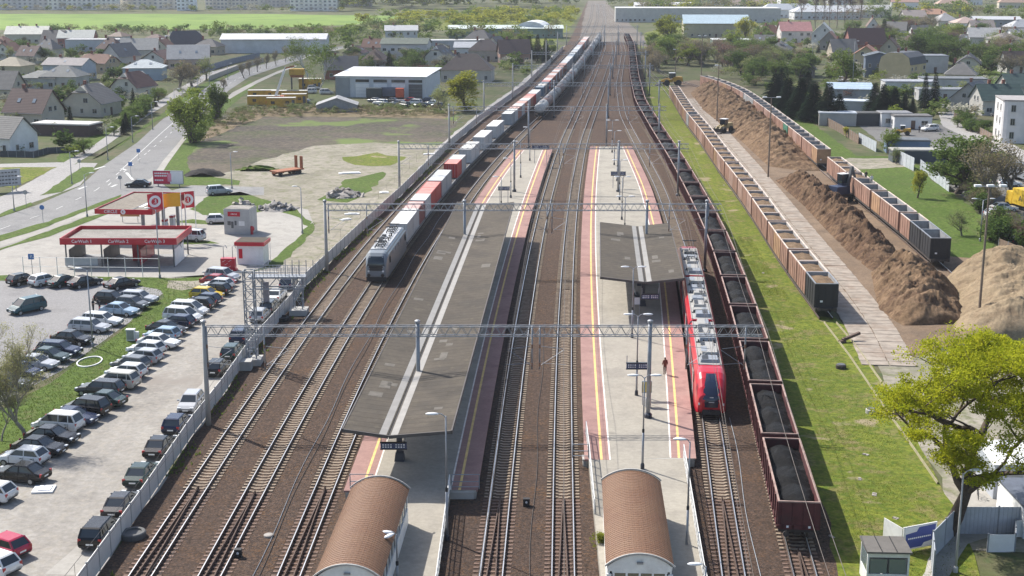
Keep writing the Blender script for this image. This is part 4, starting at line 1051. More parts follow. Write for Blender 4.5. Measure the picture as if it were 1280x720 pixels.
# --- red electric multiple unit, three cars
m_emur = paint('emu_red', (.50, .012, .028), .3); m_emug = M('emu_roof', (.33, .32, .30), .6, n=.15, scale=.7, dirt=(.30, .29, .27)); m_emuw = paint('emu_light', (.55, .53, .52), .35)
ye = G(890, 527).y; NC = 20.2
EO = T[6].at(ye)[0]; emu = thing('electric_multiple_unit', 'red and grey three-car electric passenger train at the right platform', 'train', EO, 0)
for c in range(3):
    p, a = place_on(T[6], T[6].arc(ye, c*NC), NC); h2 = NC/2-.35; first, last = c == 0, c == 2
    body = MB()
    np_ = [(-h2-.25, .85, .75, 1.7, .35, .02), (-h2-.05, 1.18, .5, 2.15, .5, .06), (-h2+.55, 1.33, .42, 2.75, .6, .1), (-h2+1.35, 1.4, .4, 3.3, .62, .12), (-h2+2.2, 1.43, .4, 3.62, .6, .12), (-h2+3.2, 1.43, .4, 3.72, .55, .12)]
    mid_ = [(-h2+3.3, 1.43, .4, 3.72, .55, .12), (h2-3.3, 1.43, .4, 3.72, .55, .12)]
    if first: rs = [ring(*q) for q in np_]+[ring(h2, 1.43, .4, 3.72, .55, .12)]
    elif last: rs = [ring(-h2, 1.43, .4, 3.72, .55, .12)]+[ring(-q[0], *q[1:]) for q in reversed(np_)]
    else: rs = [ring(-h2, 1.43, .4, 3.72, .55, .12), ring(h2, 1.43, .4, 3.72, .55, .12)]
    body.loft(rs); b = body.build('car_body', [m_emur], emu, p-EO, a, smooth=False)
    m = MB(); y0_, y1_ = (-h2+4.0 if first else -h2+.2), (h2-4.0 if last else h2-.2)
    m.prism([(-1.0, 3.68), (-.92, 3.755), (.92, 3.755), (1.0, 3.68)], y0_, y1_); m.build('roof_panel', [m_emug], b)
    for s in (-1, 1):
        m = MB(); m.box((s*1.445, (y0_+y1_)/2, 2.35), (.03, y1_-y0_-.6, .85)); m.build('window_band', [glass()], b)
        m = MB(); m.bar((s*1.04, y0_, 3.76), (s*1.04, y1_, 3.76), .06, .1); m.build('roof_rail', [m_emug], b)
        for q in (-4.2, 4.2): m = MB(); m.box((s*1.45, q, 1.75), (.03, 1.3, 2.1)); m.build('door', [m_emuw], b)
        m = MB(); m.box((s*1.44, (y0_+y1_)/2, .62), (.03, y1_-y0_-.4, .42)); m.build('skirt', [m_dark], b)
    rr = random.Random(11+c)                         # roof units: air conditioning, resistor boxes, cable trays
    yy = y0_+.6; kk = 0
    while yy < y1_-1.6:
        L_ = rr.choice((1.1, 1.7, 2.4)); w_ = rr.choice((1.2, 1.55, 1.7)); hh = rr.choice((.2, .3, .38))
        m = MB(); m.box((rr.choice((-.12, 0, .12)), yy+L_/2, 3.75+hh/2), (w_, L_, hh), 0, taper=.88)
        m.build('roof_unit', [m_emug if kk % 3 else m_steelD], b)
        m = MB(); m.box((rr.choice((-.4, .35)), yy+L_/2, 3.75+hh+.015), (w_*.34, L_*.7, .03)); m.build('vent', [m_steelD if kk % 2 else m_dark], b)
        if kk % 2 == 0:
            m = MB()
            for q in range(4): m.tube([(-.75+.5*q, yy+L_+.28, 3.75), (-.75+.5*q, yy+L_+.28, 4.05)], .07, 6)
            m.box((0, yy+L_+.28, 3.79), (1.9, .34, .05)); m.build('insulator', [m_dark], b)
        yy += L_+rr.uniform(.35, .75); kk += 1
    if last: pantograph(b, 2.5, 3.85, True, .85); pantograph(b, -1.5, 3.85, False)
    if first:
        wpoly = [(q[0], q[3]-.0) for q in np_]
        def fy(z): return float(np.interp(z, [w_[1] for w_ in wpoly], [w_[0] for w_ in wpoly]))
        m = MB(); K = 6; J = 10                       # black front mask with rounded top
        for j in range(J+1):
            z = 1.05+(3.55-1.05)*j/J; wd = .78*(1-max(0, (z-2.7))/.85*.35)*(1 if z > 1.3 else .9)
            for i in range(K+1): u = -1+2*i/K; m.v.append((u*wd, fy(z)-.07+.10*abs(u)**2.5, z+.0))
        for j in range(J):
            for i in range(K): q = j*(K+1)+i; m.f.append((q, q+1, q+K+2, q+K+1)); m.mi.append(0)
        m.build('windscreen', [glass('glass_cab', (.012, .02, .045), .06)], b, smooth=True)
        for s in (-1, 1):
            m = MB(); m.box((s*.98, -h2-.0, 1.32), (.32, .3, .2)); m.build('headlight', [m_sign], b)
        m = MB(); m.box((0, -h2-.1, .62), (1.7, .6, .45), taper=.9); m.box((0, -h2-.45, .75), (.35, .5, .25)); m.build('coupler', [m_dark], b)
        m = MB()
        for z, w_ in ((1.95, .34), (1.55, .5)):
            for i in range(5): m.box((-w_/2+w_*(i+.5)/5, fy(z)-.085, z), (w_/7, .02, .06))
        m.build('front_number', [m_sign], b)
    for s in (-1, 1): put('bogie', ME_BG, b, (0, s*(h2-2.9), -.12))
    if not last:
        q, aa = place_on(T[6], T[6].arc(ye, (c+1)*NC-.45), .9)
        m = MB()
        for z in range(4): m.box((0, -.3+.2*z, 2.1), (2.5-.12*(z % 2), .16, 2.9))
        m.build('gangway_bellows', [m_dark], emu, q-EO, aa)
# --- wood chip containers on flat wagons
m_chip = ground('wood_chips', [(.27, .185, .115), (.33, .23, .145), (.20, .135, .085)], (.5, 1.5, 5.0), (.5, .5, .5), .8)
CHB = {'s': ('salmon', (.30, .17, .122)), 'p': ('pale pink', (.40, .255, .205)), 'k': ('dark grey', (.02, .02, .023)), 'y': ('pale grey', (.34, .34, .34)), 'o': ('ochre brown', (.36, .215, .12)), 'n': ('green', (.05, .20, .13))}
m_crim = M('chip_box_rim', (.60, .50, .43), .6, n=.15, dirt=(.42, .30, .24))
def chip_box(key):
    nm, col = CHB[key]; mt = M('chip_box_'+key, col, .65, n=.3, scale=.55, dirt=tuple(c*.62 for c in col))
    t = thing('chip_container', 'x', 'chip container', (0, 0, 0), 0, 'open wood chip containers on the flat wagons'); L, W, H = 5.95, 2.62, 2.75
    for s in (-1, 1):
        m = MB(); m.box((s*(W/2-.05), 0, H/2), (.09, L-.02, H))
        for i in range(5): m.box((s*(W/2+.005), -L/2+.12+(L-.24)*i/4, H/2), (.07, .14, H-.1))
        m.build('side_wall', [mt], t)
        m = MB(); m.box((s*(W/2-.04), 0, H+.05), (.15, L+.02, .1)); m.box((0, s*(L/2-.06), H+.05), (W-.24, .13, .1)); m.build('top_rim', [m_crim if key != 'k' else m_steel], t)
        m = MB(); m.box((0, s*(L/2-.06), H/2), (W-.2, .09, H))
        for i in range(3): m.box((-.8+.8*i, s*(L/2-.0), H/2), (.1, .06, H-.2))
        m.build('end_wall', [mt], t)
    m = MB(); m.box((0, 0, .08), (W-.2, L-.2, .1)); m.build('floor', [m_liner], t)
    m = MB()
    for s in (-1, 1): m.box((s*(W/2-.11), 0, H/2+.1), (.025, L-.3, H-.25)); m.box((0, s*(L/2-.125), H/2+.1), (W-.3, .025, H-.25))
    m.build('liner', [m_liner], t)
    m = MB(); m.box((-.55, -L/2-.045, .75), (.3, .02, .22)); m.build('number_plate', [m_sign], t)
    snapshot(t); return t
m_liner = M('worn_liner', (.30, .305, .31), .6, .2, n=.2, dirt=(.20, .19, .18))
CPR = {k: chip_box(k) for k in CHB}; cu = set()
fw2 = flat_wagon('chip_wagon', 'flat wagon', 'flat wagons carrying chip containers', m_under, 18.9); snapshot(fw2); fw2_used = [False]
chip_me = [heap_mesh(5.8, 2.4, 2.42, .3, 20+s, 6, 12, 1, m_chip, .2, 'chip_load') for s in range(3)]
def chip_train(pth, y0, spec, where):
    y = y0; nbx = 0
    for k, s in enumerate(spec):
        p, a = place_on(pth, y, 19.4); lab = 'dark flat wagon, %s from the near end of %s' % (nth(k+1), where)
        if not fw2_used[0]: fw2.location = p; fw2.rotation_euler.z = a; fw2['label'] = lab; fw2_used[0] = True
        else: dup(fw2, lab, p, a)
        for j, ch in enumerate(s):
            if ch == '-': continue
            full = ch.islower(); ch = ch.lower(); nbx += 1
            yy = pth.arc(y, .45+6.15*j+3.05); q, d = pth.at(yy); q = q+Vector((0, 0, ZR+1.13)); aa = math.atan2(d.y, d.x)-math.pi/2
            lab = '%s %s chip box, %s from near end of %s' % (CHB[ch][0], 'full' if full else 'empty', nth(nbx), where)
            if ch not in cu: o = CPR[ch]; o.location = q; o.rotation_euler.z = aa; o['label'] = lab; cu.add(ch)
            else: dup(CPR[ch], lab, q, aa)
            if full: c = put('chip_load', chip_me[nbx % 3], None, q, aa); tag(c, 'wood chips filling the %s container from the near end of %s' % (nth(nbx), where), 'wood chips', 'wood chip loads')
        y = pth.arc(y, 19.4)
chip_train(T[8], G(1035, 359, 4.1).y-.3, ['kss', 'sos', 'sss', 'psp', 'sps', 'spo', 'sss', 'sps', 'pss', 'Yso', 'sps', 'pos', 'sop'], 'the slab-lane chip train')
chip_train(T[9], G(1175, 298.7, 4.1).y-.3, ['KKS', 'SSO', 'SSs', 'sss'], 'the excavator chip train')
chip_train(T[9], G(1028, 187, 4.1).y-.3, ['OSS', 'SPS', 'NSS', 'SSP', 'SSP', 'YYY', 'PSS', 'SOS', 'SSS'], 'the bark-heap chip train')

# ================================================================== ROAD VEHICLES, PEOPLE
m_tyre = M('tyre', (.02, .02, .021), .8, n=.1); m_alloy = M('alloy', (.40, .41, .42), .4, .6, n=.1)
m_tail = M('tail_lamp', (.35, .015, .015), .3, n=.05); m_head = M('head_lamp', (.62, .64, .66), .15, n=.05); m_plate = M('number_plate', (.75, .75, .73), .5, n=.03)
m_cglass = glass('car_glass', (.025, .032, .038), .05); m_trim = M('car_trim', (.02, .02, .022), .6)
def wheel_mesh(r):
    a = MB(); a.lathe([(r*.6, -.1), (r*.95, -.1), (r, -.06), (r, .06), (r*.95, .1), (r*.6, .1)], 14, axis='Y')
    b = MB(); b.lathe([(r*.62, -.105), (r*.2, -.085)], 10, axis='Y'); b.lathe([(r*.2, .085), (r*.62, .105)], 10, axis='Y')
    return a.mesh('wheel', [m_tyre]), b.mesh('rim', [m_alloy])
CARS = {  # length, width, height, belt, bonnet height, x of screen foot, screen top, rear roof edge, rear foot (fractions from the nose), boot height
    'hatchback': (4.0, 1.74, 1.50, .98, .92, .27, .44, .86, .975, .98), 'saloon car': (4.55, 1.78, 1.45, .96, .90, .29, .44, .72, .87, .98),
    'estate car': (4.6, 1.8, 1.50, .98, .92, .28, .42, .90, .975, .98), 'off-roader': (4.45, 1.86, 1.70, 1.10, 1.04, .27, .41, .90, .975, 1.1),
    'people carrier': (4.4, 1.82, 1.75, 1.08, .98, .19, .38, .90, .98, 1.08), 'panel van': (4.9, 1.95, 1.98, 1.18, 1.12, .16, .29, .955, .985, 1.18)}
def car_proto(kind):
    L, W, H, zb, zh, a, b, c, d, zt = CARS[kind]; h = W/2; X = lambda f: L/2-L*f
    t = thing('x', 'x', 'car'); white = MATS['car_white']
    st = [(0, .62, .55, .82), (.03, .68, .36, .93), (.1, zh*.9, .24, .99), (a-.02, zh, .22, 1), (a+.03, zb, .22, 1), (.5, zb+.01, .22, 1), (d-.06, zb, .24, 1), (d, zt, .30, .97), (.995, zt*.86, .36, .93), (1.0, zt*.7, .5, .86)]
    rings = []
    for f, z, z0, k in st:
        w_ = h*k; x = X(f)
        rings.append([(x, -w_*.86, z0), (x, -w_*.97, z0+.12), (x, -w_, z*.66), (x, -w_*.93, z-.06), (x, -w_*.84, z), (x, w_*.84, z), (x, w_*.93, z-.06), (x, w_, z*.66), (x, w_*.97, z0+.12), (x, w_*.86, z0)])
    m = MB(); m.loft(rings); o = m.build('body', [white], t)
    zr = H-.06; g0, g1 = h*.86, h*.70
    low = [(X(a), -g0, zb-.03), (X(d), -g0*.97, zb-.03), (X(d), g0*.97, zb-.03), (X(a), g0, zb-.03)]; up = [(X(b), -g1, zr), (X(c), -g1, zr), (X(c), g1, zr), (X(b), g1, zr)]
    m = MB(); m.loft([low, up]); m.build('windows', [m_cglass], t)
    m = MB(); e = .03                                 # roof skin and pillars
    m.loft([[(X(b-.015), -g1-e, zr-.02), (X(c+.012), -g1-e, zr-.02), (X(c+.012), g1+e, zr-.02), (X(b-.015), g1+e, zr-.02)],
            [(X(b+.02), -g1*.93, H-.005), (X(c-.02), -g1*.93, H-.005), (X(c-.02), g1*.93, H-.005), (X(b+.02), g1*.93, H-.005)]])
    pw = .07
    for s in (-1, 1):
        m.bar((X(a), s*g0, zb-.05), (X(b), s*g1, zr), pw); m.bar((X(d), s*g0*.97, zb-.05), (X(c), s*g1, zr), pw*1.5)
        xm = (X(b)+X(c))/2+.1; m.bar((xm, s*(g0+.005), zb-.05), (xm, s*(g1+.005), zr), pw)
        if kind in ('estate car', 'off-roader', 'people carrier'): m.bar((xm-.95, s*(g0+.005), zb-.05), (xm-.9, s*(g1+.005), zr), pw)
        if kind == 'panel van':
            m.add([(xm-.2, s*(g0+.012), zb-.04), (X(d)+.05, s*(g0+.006), zb-.04), (X(c)+.02, s*(g1+.015), zr), (xm-.2, s*(g1+.015), zr)], [(0, 1, 2, 3)])
    m.build('roof', [white], t)
    rw = .32 if kind in ('off-roader', 'panel van') else .3; wm, rm = wheel_mesh(rw)
    for fx in (.18, .80):
        for s in (-1, 1):
            q = put('wheel', wm, t, (X(fx), s*(h-.08), rw)); put('rim', rm, q, (0, 0, 0))
    for s in (-1, 1):
        m = MB(); m.box((X(.035), s*h*.66, .66), (.2, .34, .14)); m.build('headlight', [m_head], t)
        m = MB(); m.box((X(.985), s*h*.78, zt*.82), (.1, .22, .24)); m.build('tail_light', [m_tail], t)
        m = MB(); m.box((X(a)-.25, s*(h+.08), zb+.06), (.1, .2, .13)); m.build('mirror', [white], t)
    for s in (-1, 1):                                # door joints, handles, sill
        m = MB(); xm = (X(b)+X(c))/2+.1
        for x in (X(a)-.1, xm, xm-.95): m.box((x, s*(h-.005), zb*.62), (.022, .03, zb*.62))
        for x in (xm+.3, xm-.65): m.box((x-.1, s*(h-.01), zb*.84), (.18, .05, .04))
        m.box((0, s*(h-.04), .3), (L*.48, .06, .12)); m.build('door_joints', [m_trim], t)
    m = MB(); m.box((X(.997), 0, .62), (.03, .52, .12)); m.box((X(.003), 0, .48), (.03, .5, .11)); m.build('number_plate', [m_plate], t)
    m = MB(); m.box((X(.012), 0, .42), (.1, W*.66, .16)); m.box((X(.99), 0, .42), (.08, W*.7, .14)); m.box((0, 0, .24), (L*.7, W*.88, .1)); m.build('bumper_trim', [m_trim], t)
    for k in kids(t):
        if k.name.split('.')[0] in ('body', 'roof', 'mirror'): k.material_slots[0].link = 'OBJECT'
    snapshot(t); return t
CC = {'white': (.70, .70, .69), 'black': (.006, .006, .007), 'silver': (.42, .43, .45), 'grey': (.13, .135, .14), 'navy': (.016, .025, .06), 'dark green': (.02, .045, .04), 'light blue': (.28, .38, .48),
      'yellow': (.62, .42, .02), 'red': (.32, .02, .02), 'pink-red': (.42, .03, .07), 'beige': (.50, .48, .42), 'teal': (.03, .085, .10), 'orange': (.6, .13, .02), 'dark grey': (.03, .031, .034)}
for k, c in CC.items(): paint('car_'+k.replace(' ', '_'), c)
CARP = {}; car_used = set()
def car(kind, col, p, hd, label, group):
    if kind not in CARP: CARP[kind] = car_proto(kind)
    if kind not in car_used: o = CARP[kind]; car_used.add(kind); o.location = p; o.rotation_euler = (0, 0, hd); o['label'] = label; o['group'] = group
    else:
        CARP_o = CARP[kind]; o = dup_car(CARP_o, label, p, hd, group)
    o['category'] = 'van' if 'van' in kind else 'car'
    mt = MATS['car_'+col.replace(' ', '_')]
    for k in o['_parts'].split('|'): bpy.data.objects[k].material_slots[0].material = mt
    del o['_parts']; return o
def dup_car(src, label, p, hd, group):
    r = src.copy(); COL.objects.link(r); r.name = 'parked_car'; r['label'] = label; r['group'] = group; r.location = p; r.rotation_euler = (0, 0, hd); names = []
    for k, sub in CARCH[src.name]:
        c = k.copy(); COL.objects.link(c); c.parent = r
        if k.name.split('.')[0] in ('body', 'roof', 'mirror'): names.append(c.name)
        for g in sub: d = g.copy(); COL.objects.link(d); d.parent = c
    r['_parts'] = '|'.join(names); return r
CARCH = {}
_cp = car_proto
def car_proto(kind):
    t = _cp(kind); ch = CH.pop(t.name); t.name = 'parked_car'; CARCH[t.name] = ch
    t['_parts'] = '|'.join(k.name for k, s in ch if k.name.split('.')[0] in ('body', 'roof', 'mirror')); return t
rA = random.Random(5)
A = math.radians
rowA = [(27, 603, 'saloon car', 'black', 0), (30, 583, 'hatchback', 'white', 0), (50, 570, 'saloon car', 'black', 1), (66, 556, 'saloon car', 'black', 1), (73, 541, 'people carrier', 'white', 0), (92, 532, 'saloon car', 'navy', 1),
        (108, 521, 'off-roader', 'black', 0), (128, 510, 'saloon car', 'dark green', 0), (126, 496, 'estate car', 'dark grey', 0), (146, 487, 'off-roader', 'beige', 0), (158, 475, 'hatchback', 'white', 0), (164, 465, 'hatchback', 'grey', 0),
        (179, 456, 'hatchback', 'silver', 0), (183, 446, 'hatchback', 'white', 0), (199, 437, 'saloon car', 'white', 1), (203, 428, 'hatchback', 'light blue', 0), (209, 420, 'saloon car', 'dark grey', 1), (222, 412, 'hatchback', 'navy', 0),
        (229, 405, 'people carrier', 'white', 1), (237, 397, 'people carrier', 'white', 1), (247, 390, 'hatchback', 'black', 0), (256, 384, 'hatchback', 'navy', 0), (259, 377, 'hatchback', 'yellow', 1), (269, 371, 'hatchback', 'black', 0),
        (272, 365, 'hatchback', 'white', 0), (273, 360, 'saloon car', 'red', 1), (279, 354, 'off-roader', 'silver', 1)]
for i, (x, y, k, c, nose) in enumerate(rowA):
    car(k, c, G(x, y-3), A(165+rA.uniform(-4, 4)) if not nose else A(-15+rA.uniform(-4, 4)), '%s %s, %s from near end of the dirt strip row' % (c, k, nth(i+1)), 'cars in the long row on the dirt strip')
rowB = [(174, 381, 'estate car', 'silver'), (166, 388, 'hatchback', 'grey'), (150, 396, 'saloon car', 'light blue'), (128, 409, 'estate car', 'white'), (113, 417, 'estate car', 'silver'), (91, 432, 'saloon car', 'black'), (75, 446, 'estate car', 'navy'), (62, 454, 'saloon car', 'dark green'),
        (46, 463, 'saloon car', 'silver'), (28, 474, 'hatchback', 'navy'), (8, 487, 'saloon car', 'grey')]
for i, (x, y, k, c) in enumerate(rowB):
    car(k, c, G(x, y-2.5), A(-15+rA.uniform(-4, 4)), '%s %s, %s from far end of the asphalt car park row' % (c, k, nth(i+1)), 'cars along the asphalt car park kerb')
rowC = [(29, 358, 'hatchback', 'black'), (56, 359, 'hatchback', 'white'), (81, 360, 'saloon car', 'dark green'), (106, 361, 'saloon car', 'black'), (153, 363, 'saloon car', 'black')]
for i, (x, y, k, c) in enumerate(rowC):
    car(k, c, G(x, y-3), A(52+rA.uniform(-3, 3)), '%s %s, %s from the left before the car wash' % (c, k, nth(i+1)), 'cars in front of the car wash')
car('people carrier', 'teal', G(34, 390), A(232), 'dark teal van crossing the asphalt car park behind the bare tree', 'vans')
o = car('hatchback', 'black', G(140, 379), A(-15), 'black car with its white boot lid raised beside two people', 'cars with open lids')
rowE = [(127, 683, 'off-roader', 'black', 0), (153, 646, 'saloon car', 'dark grey', 0), (178, 608, 'saloon car', 'dark green', 0), (201, 573, 'saloon car', 'black', 0), (222, 545, 'hatchback', 'navy', 0), (239, 519, 'hatchback', 'silver', 1), (273, 474, 'hatchback', 'black', 0), (291, 454, 'hatchback', 'dark green', 0),
        (303, 435, 'off-roader', 'navy', 0), (326, 408, 'hatchback', 'silver', 0), (337, 398, 'hatchback', 'dark grey', 0), (346, 383, 'saloon car', 'white', 0), (361, 368, 'hatchback', 'navy', 0)]
for i, (x, y, k, c, rev) in enumerate(rowE):
    car(k, c, G(x, y-8), A(86 if not rev else 268), '%s %s, %s from near end of the sheet fence line' % (c, k, nth(i+1)), 'cars along the sheet fence')
car('hatchback', 'pink-red', G(5, 692), A(150), 'pink-red hatchback at the bottom left corner of the dirt strip', 'cars at the near left edge')
car('hatchback', 'white', G(-8, 714), A(150), 'white hatchback below the pink-red one at the left edge', 'cars at the near left edge')
car('hatchback', 'white', G(-12, 625), A(165), 'white car just showing at the left edge below the long row', 'cars at the near left edge')
car('saloon car', 'black', G(173, 234), A(182), 'black saloon turning at the side road beside the red and white billboard', 'cars on the road')
car('off-roader', 'silver', G(274, 243), A(25), 'silver pickup-like car on the lane above the filling station flags', 'cars on the road')
car('hatchback', 'white', G(274, 279), A(10), 'white car parked beside the grey box-shaped kiosk', 'cars at the filling station')
car('people carrier', 'white', G(238, 301), A(170), 'white van parked behind the car wash', 'cars at the filling station')
for i, (x, y, k, c, h) in enumerate([(378, 128, 'off-roader', 'white', 20), (387, 117, 'people carrier', 'white', 200), (392, 112, 'hatchback', 'white', 15), (408, 118, 'people carrier', 'white', 10)]):
    car(k, c, G(x, y), A(h), '%s %s, %s from the left among the yellow site containers' % (c, k, nth(i+1)), 'cars in the site yard')
cl = [('grey', 'saloon car'), ('white', 'off-roader'), ('black', 'saloon car'), ('dark grey', 'saloon car'), ('silver', 'estate car'), ('dark green', 'off-roader'), ('red', 'hatchback'), ('white', 'people carrier'), ('black', 'hatchback'), ('navy', 'estate car'), ('white', 'saloon car'), ('grey', 'hatchback')]
for i, (c, k) in enumerate(cl):
    x = 468+7.2*i; y = 128+(i % 3)*3.2
    car(k, c, G(x, y), A(160+rA.uniform(-20, 20)), '%s %s, %s from the left before the white workshop' % (c, k, nth(i+1)), 'cars in the workshop yard')
cr = [(1254, 264, 'white', 'saloon car'), (1246, 272, 'silver', 'hatchback'), (1249, 280, 'white', 'estate car'), (1257, 285, 'dark grey', 'off-roader'), (1252, 291, 'silver', 'saloon car'), (1270, 297, 'grey', 'saloon car'), (1278, 307, 'dark grey', 'hatchback'), (1262, 233, 'white', 'hatchback')]
for i, (x, y, c, k) in enumerate(cr):
    car(k, c, G(x, y), A(5+rA.uniform(-8, 8)), '%s %s, %s from the far end beside the yellow lorry' % (c, k, nth((i+1) if i < 7 else 8)), 'cars beside the yellow lorry')
car('off-roader', 'white', G(1162, 164), A(200), 'white off-roader parked by the low white cabins', 'cars by the cabins')
car('people carrier', 'white', G(1118, 158), A(180), 'white van half hidden before the low white cabins', 'cars by the cabins')
car('people carrier', 'white', G(1051, 102), A(255), 'white van driving down the street between the houses', 'cars on the street')
car('hatchback', 'grey', G(1247, 146), A(120), 'grey car by the hedge below the green-roofed house', 'cars on the street')

# ---- people
def person(p, hd, label, top, legs, hair, arms=((.28, .02, .95), (-.28, .05, .95)), lean=0.0, skin=(.45, .28, .2)):
    V = [(0, 0, .95), (0, lean*.3, 1.2), (0, lean*.7, 1.42), (0, lean, 1.52), (0, lean+.02, 1.66), (0, lean+.02, 1.74),
         (.1, 0, .9), (.11, .03, .5), (.11, 0, .1), (.11, .14, .05), (-.1, 0, .9), (-.11, -.02, .5), (-.11, -.06, .1), (-.11, .08, .05),
         (.19, lean*.7, 1.4), (.26, lean*.5, 1.15), tuple(arms[0]), (-.19, lean*.7, 1.4), (-.26, lean*.5, 1.15), tuple(arms[1])]
    E = [(0, 1), (1, 2), (2, 3), (3, 4), (4, 5), (0, 6), (6, 7), (7, 8), (8, 9), (0, 10), (10, 11), (11, 12), (12, 13), (2, 14), (14, 15), (15, 16), (2, 17), (17, 18), (18, 19)]
    Rd = [.15, .16, .16, .06, .105, .08, .1, .075, .055, .045, .1, .075, .055, .045, .075, .055, .04, .075, .055, .04]
    me = bpy.data.meshes.new('person'); me.from_pydata(V, E, []); o = bpy.data.objects.new('person', me); COL.objects.link(o)
    md = o.modifiers.new('s', 'SKIN'); o.modifiers.new('u', 'SUBSURF').levels = 1
    for i, r in enumerate(Rd): me.skin_vertices[0].data[i].radius = (r, r*.8 if i < 3 else r); me.skin_vertices[0].data[i].use_root = i == 0
    dg = bpy.context.evaluated_depsgraph_get(); me2 = bpy.data.meshes.new_from_object(o.evaluated_get(dg)); bpy.data.objects.remove(o)
    me2.materials.clear()
    for c in (top, legs, skin, hair): nm = 'cloth_%d_%d_%d' % tuple(int(q*255) for q in c); me2.materials.append(M(nm, c, .85, n=.12, scale=6))
    for f in me2.polygons:
        z, x = f.center.z, abs(f.center.x); f.use_smooth = True
        f.material_index = 3 if z > 1.68 or (z > 1.56 and f.center.y < lean) else 2 if z > 1.5 else 1 if z < .95 and x < .24 else 0
        if x > .24 and z < arms[0][2]+.08 and z < 1.2: f.material_index = 2
    b = put('person', me2, None, p, hd); tag(b, label, 'person'); return b
person(G(831, 468, PZ), A(20), 'person in a reddish brown coat standing alone on the right platform', (.16, .05, .035), (.10, .035, .03), (.04, .03, .02))
person(G(117, 391), A(-100), 'person in dark clothes beside the raised white boot lid', (.02, .02, .025), (.02, .02, .03), (.02, .015, .01), arms=((.28, .35, 1.15), (-.26, .3, 1.1)))
person(G(125, 390), A(80), 'person bending over by the light blue car', (.04, .03, .03), (.02, .02, .025), (.03, .02, .015), arms=((.25, .5, .95), (-.25, .5, .95)), lean=.3)
person(G(1082, 226, 3.6), A(180), 'person in dark clothes standing on the chip wagons by the excavator', (.03, .04, .03), (.03, .03, .035), (.03, .02, .02))
person(G(1089, 231, 3.6), A(180), 'person in a white top standing on the chip wagons by the excavator', (.6, .6, .58), (.08, .08, .09), (.05, .04, .03))
person(G(1149, 166), A(180), 'person in dark clothes by the low white cabins', (.03, .03, .035), (.03, .03, .04), (.03, .02, .02))

# ================================================================== FILLING STATION, SIGNS, LEFT YARD
m_ckred = paint('station_red', (.48, .018, .035), .4); m_cwhite = M('panel_white', (.72, .72, .72), .5, n=.06, dirt=(.60, .60, .59)); m_gravel_r = ground('gravel_roof', [(.36, .335, .30), (.41, .385, .35), (.31, .29, .26)], (.1, .5, 2.0))
m_gravel_d = ground('tan_roof', [(.29, .255, .215), (.32, .285, .24)], (.1, 1.0)); m_panelD = M('dark_panel', (.09, .092, .098), .5); m_wet = M('wash_grey', (.24, .245, .25), .6)
def P2D(a, b): return Vector((b.x-a.x, b.y-a.y, 0))
# car wash
c0, c1, c2 = G(83, 334), G(219, 334), G(235.5, 324.5)
ax = P2D(c0, c1); Wd = ax.length; ang = math.atan2(ax.y, ax.x); Dp = 8.0; Hh = 4.05
cwash = thing('car_wash', 'open car wash with red fascia, three bays and flat gravel roof', 'car wash', c0, ang)
for i in range(4):
    x = Wd*i/3
    for y in (0, Dp/2, Dp): m = MB(); m.box((min(max(x, .1), Wd-.1), y, 1.6), (.16, .16, 3.2)); m.build('post', [m_panelD], cwash)
m = MB(); m.box((Wd/2, Dp/2, 3.45), (Wd+.2, Dp+.2, .25)); m.build('roof', [m_gravel_r], cwash)
for (cx, cy, sx, sy) in ((Wd/2, -.35, Wd+1.0, .14), (Wd/2, Dp+.35, Wd+1.0, .14), (-.43, Dp/2, .14, Dp+.56), (Wd+.43, Dp/2, .14, Dp+.56)):
    m = MB(); m.box((cx, cy, 3.6), (sx, sy, .9)); f = m.build('fascia', [m_ckred], cwash)
for i in range(3): lettering('CarWash %d' % (i+1), .62, m_txt, cwash, (Wd*(i+.42)/3+.4, -.43, 3.6), (math.pi/2, 0, 0), .95)
for i, x in enumerate((.2, Wd/3, 2*Wd/3)):
    m = MB(); m.box((x, Dp*.55, 1.15), (.12, Dp*.85, 2.1)); m.build('bay_screen', [m_panelD if i < 2 else m_ckred], cwash)
m = MB(); m.box((Wd-.05, Dp*.35, 1.25), (.1, Dp*.62, 2.3)); m.build('bay_screen', [m_cwhite], cwash)
m = MB(); m.box((2*Wd/3-.9, Dp*.62, 1.2), (1.9, 2.2, 2.4)); m.build('plant_cabinet', [m_ckred], cwash)
m = MB(); m.box((Wd*.16, -.8, .95), (Wd*.3, .06, 1.1)); m.build('glass_screen', [glass('pale_screen', (.34, .37, .39), .2)], cwash)
for x in (Wd*.40, Wd*.74, Wd*.95): m = MB(); m.tube([(x, Dp*.5, 3.3), (x+1.6, .6, 2.6)], .04, 5); m.build('boom', [m_steel], cwash)
m = MB(); m.box((Wd*.5, Dp*.5, .04), (Wd, Dp, .06)); m.build('wash_floor', [m_wet], cwash)
# mesh screen fence before the car wash
t = thing('light_fence', 'thin white post fence in front of the car wash', 'fence', G(30, 345))
q0, q1 = G(30, 345), G(200, 347)
for i in range(9):
    p = q0.lerp(q1, i/8)-q0; m = MB(); m.tube([(p.x, p.y, 0), (p.x, p.y, 2.6)], .05, 6); m.build('post', [m_whitep], t)
for z in (1.3, 2.5): m = MB(); d = q1-q0; m.tube([(0, 0, z), (d.x, d.y, z)], .03, 5); m.build('rail', [m_whitep], t)
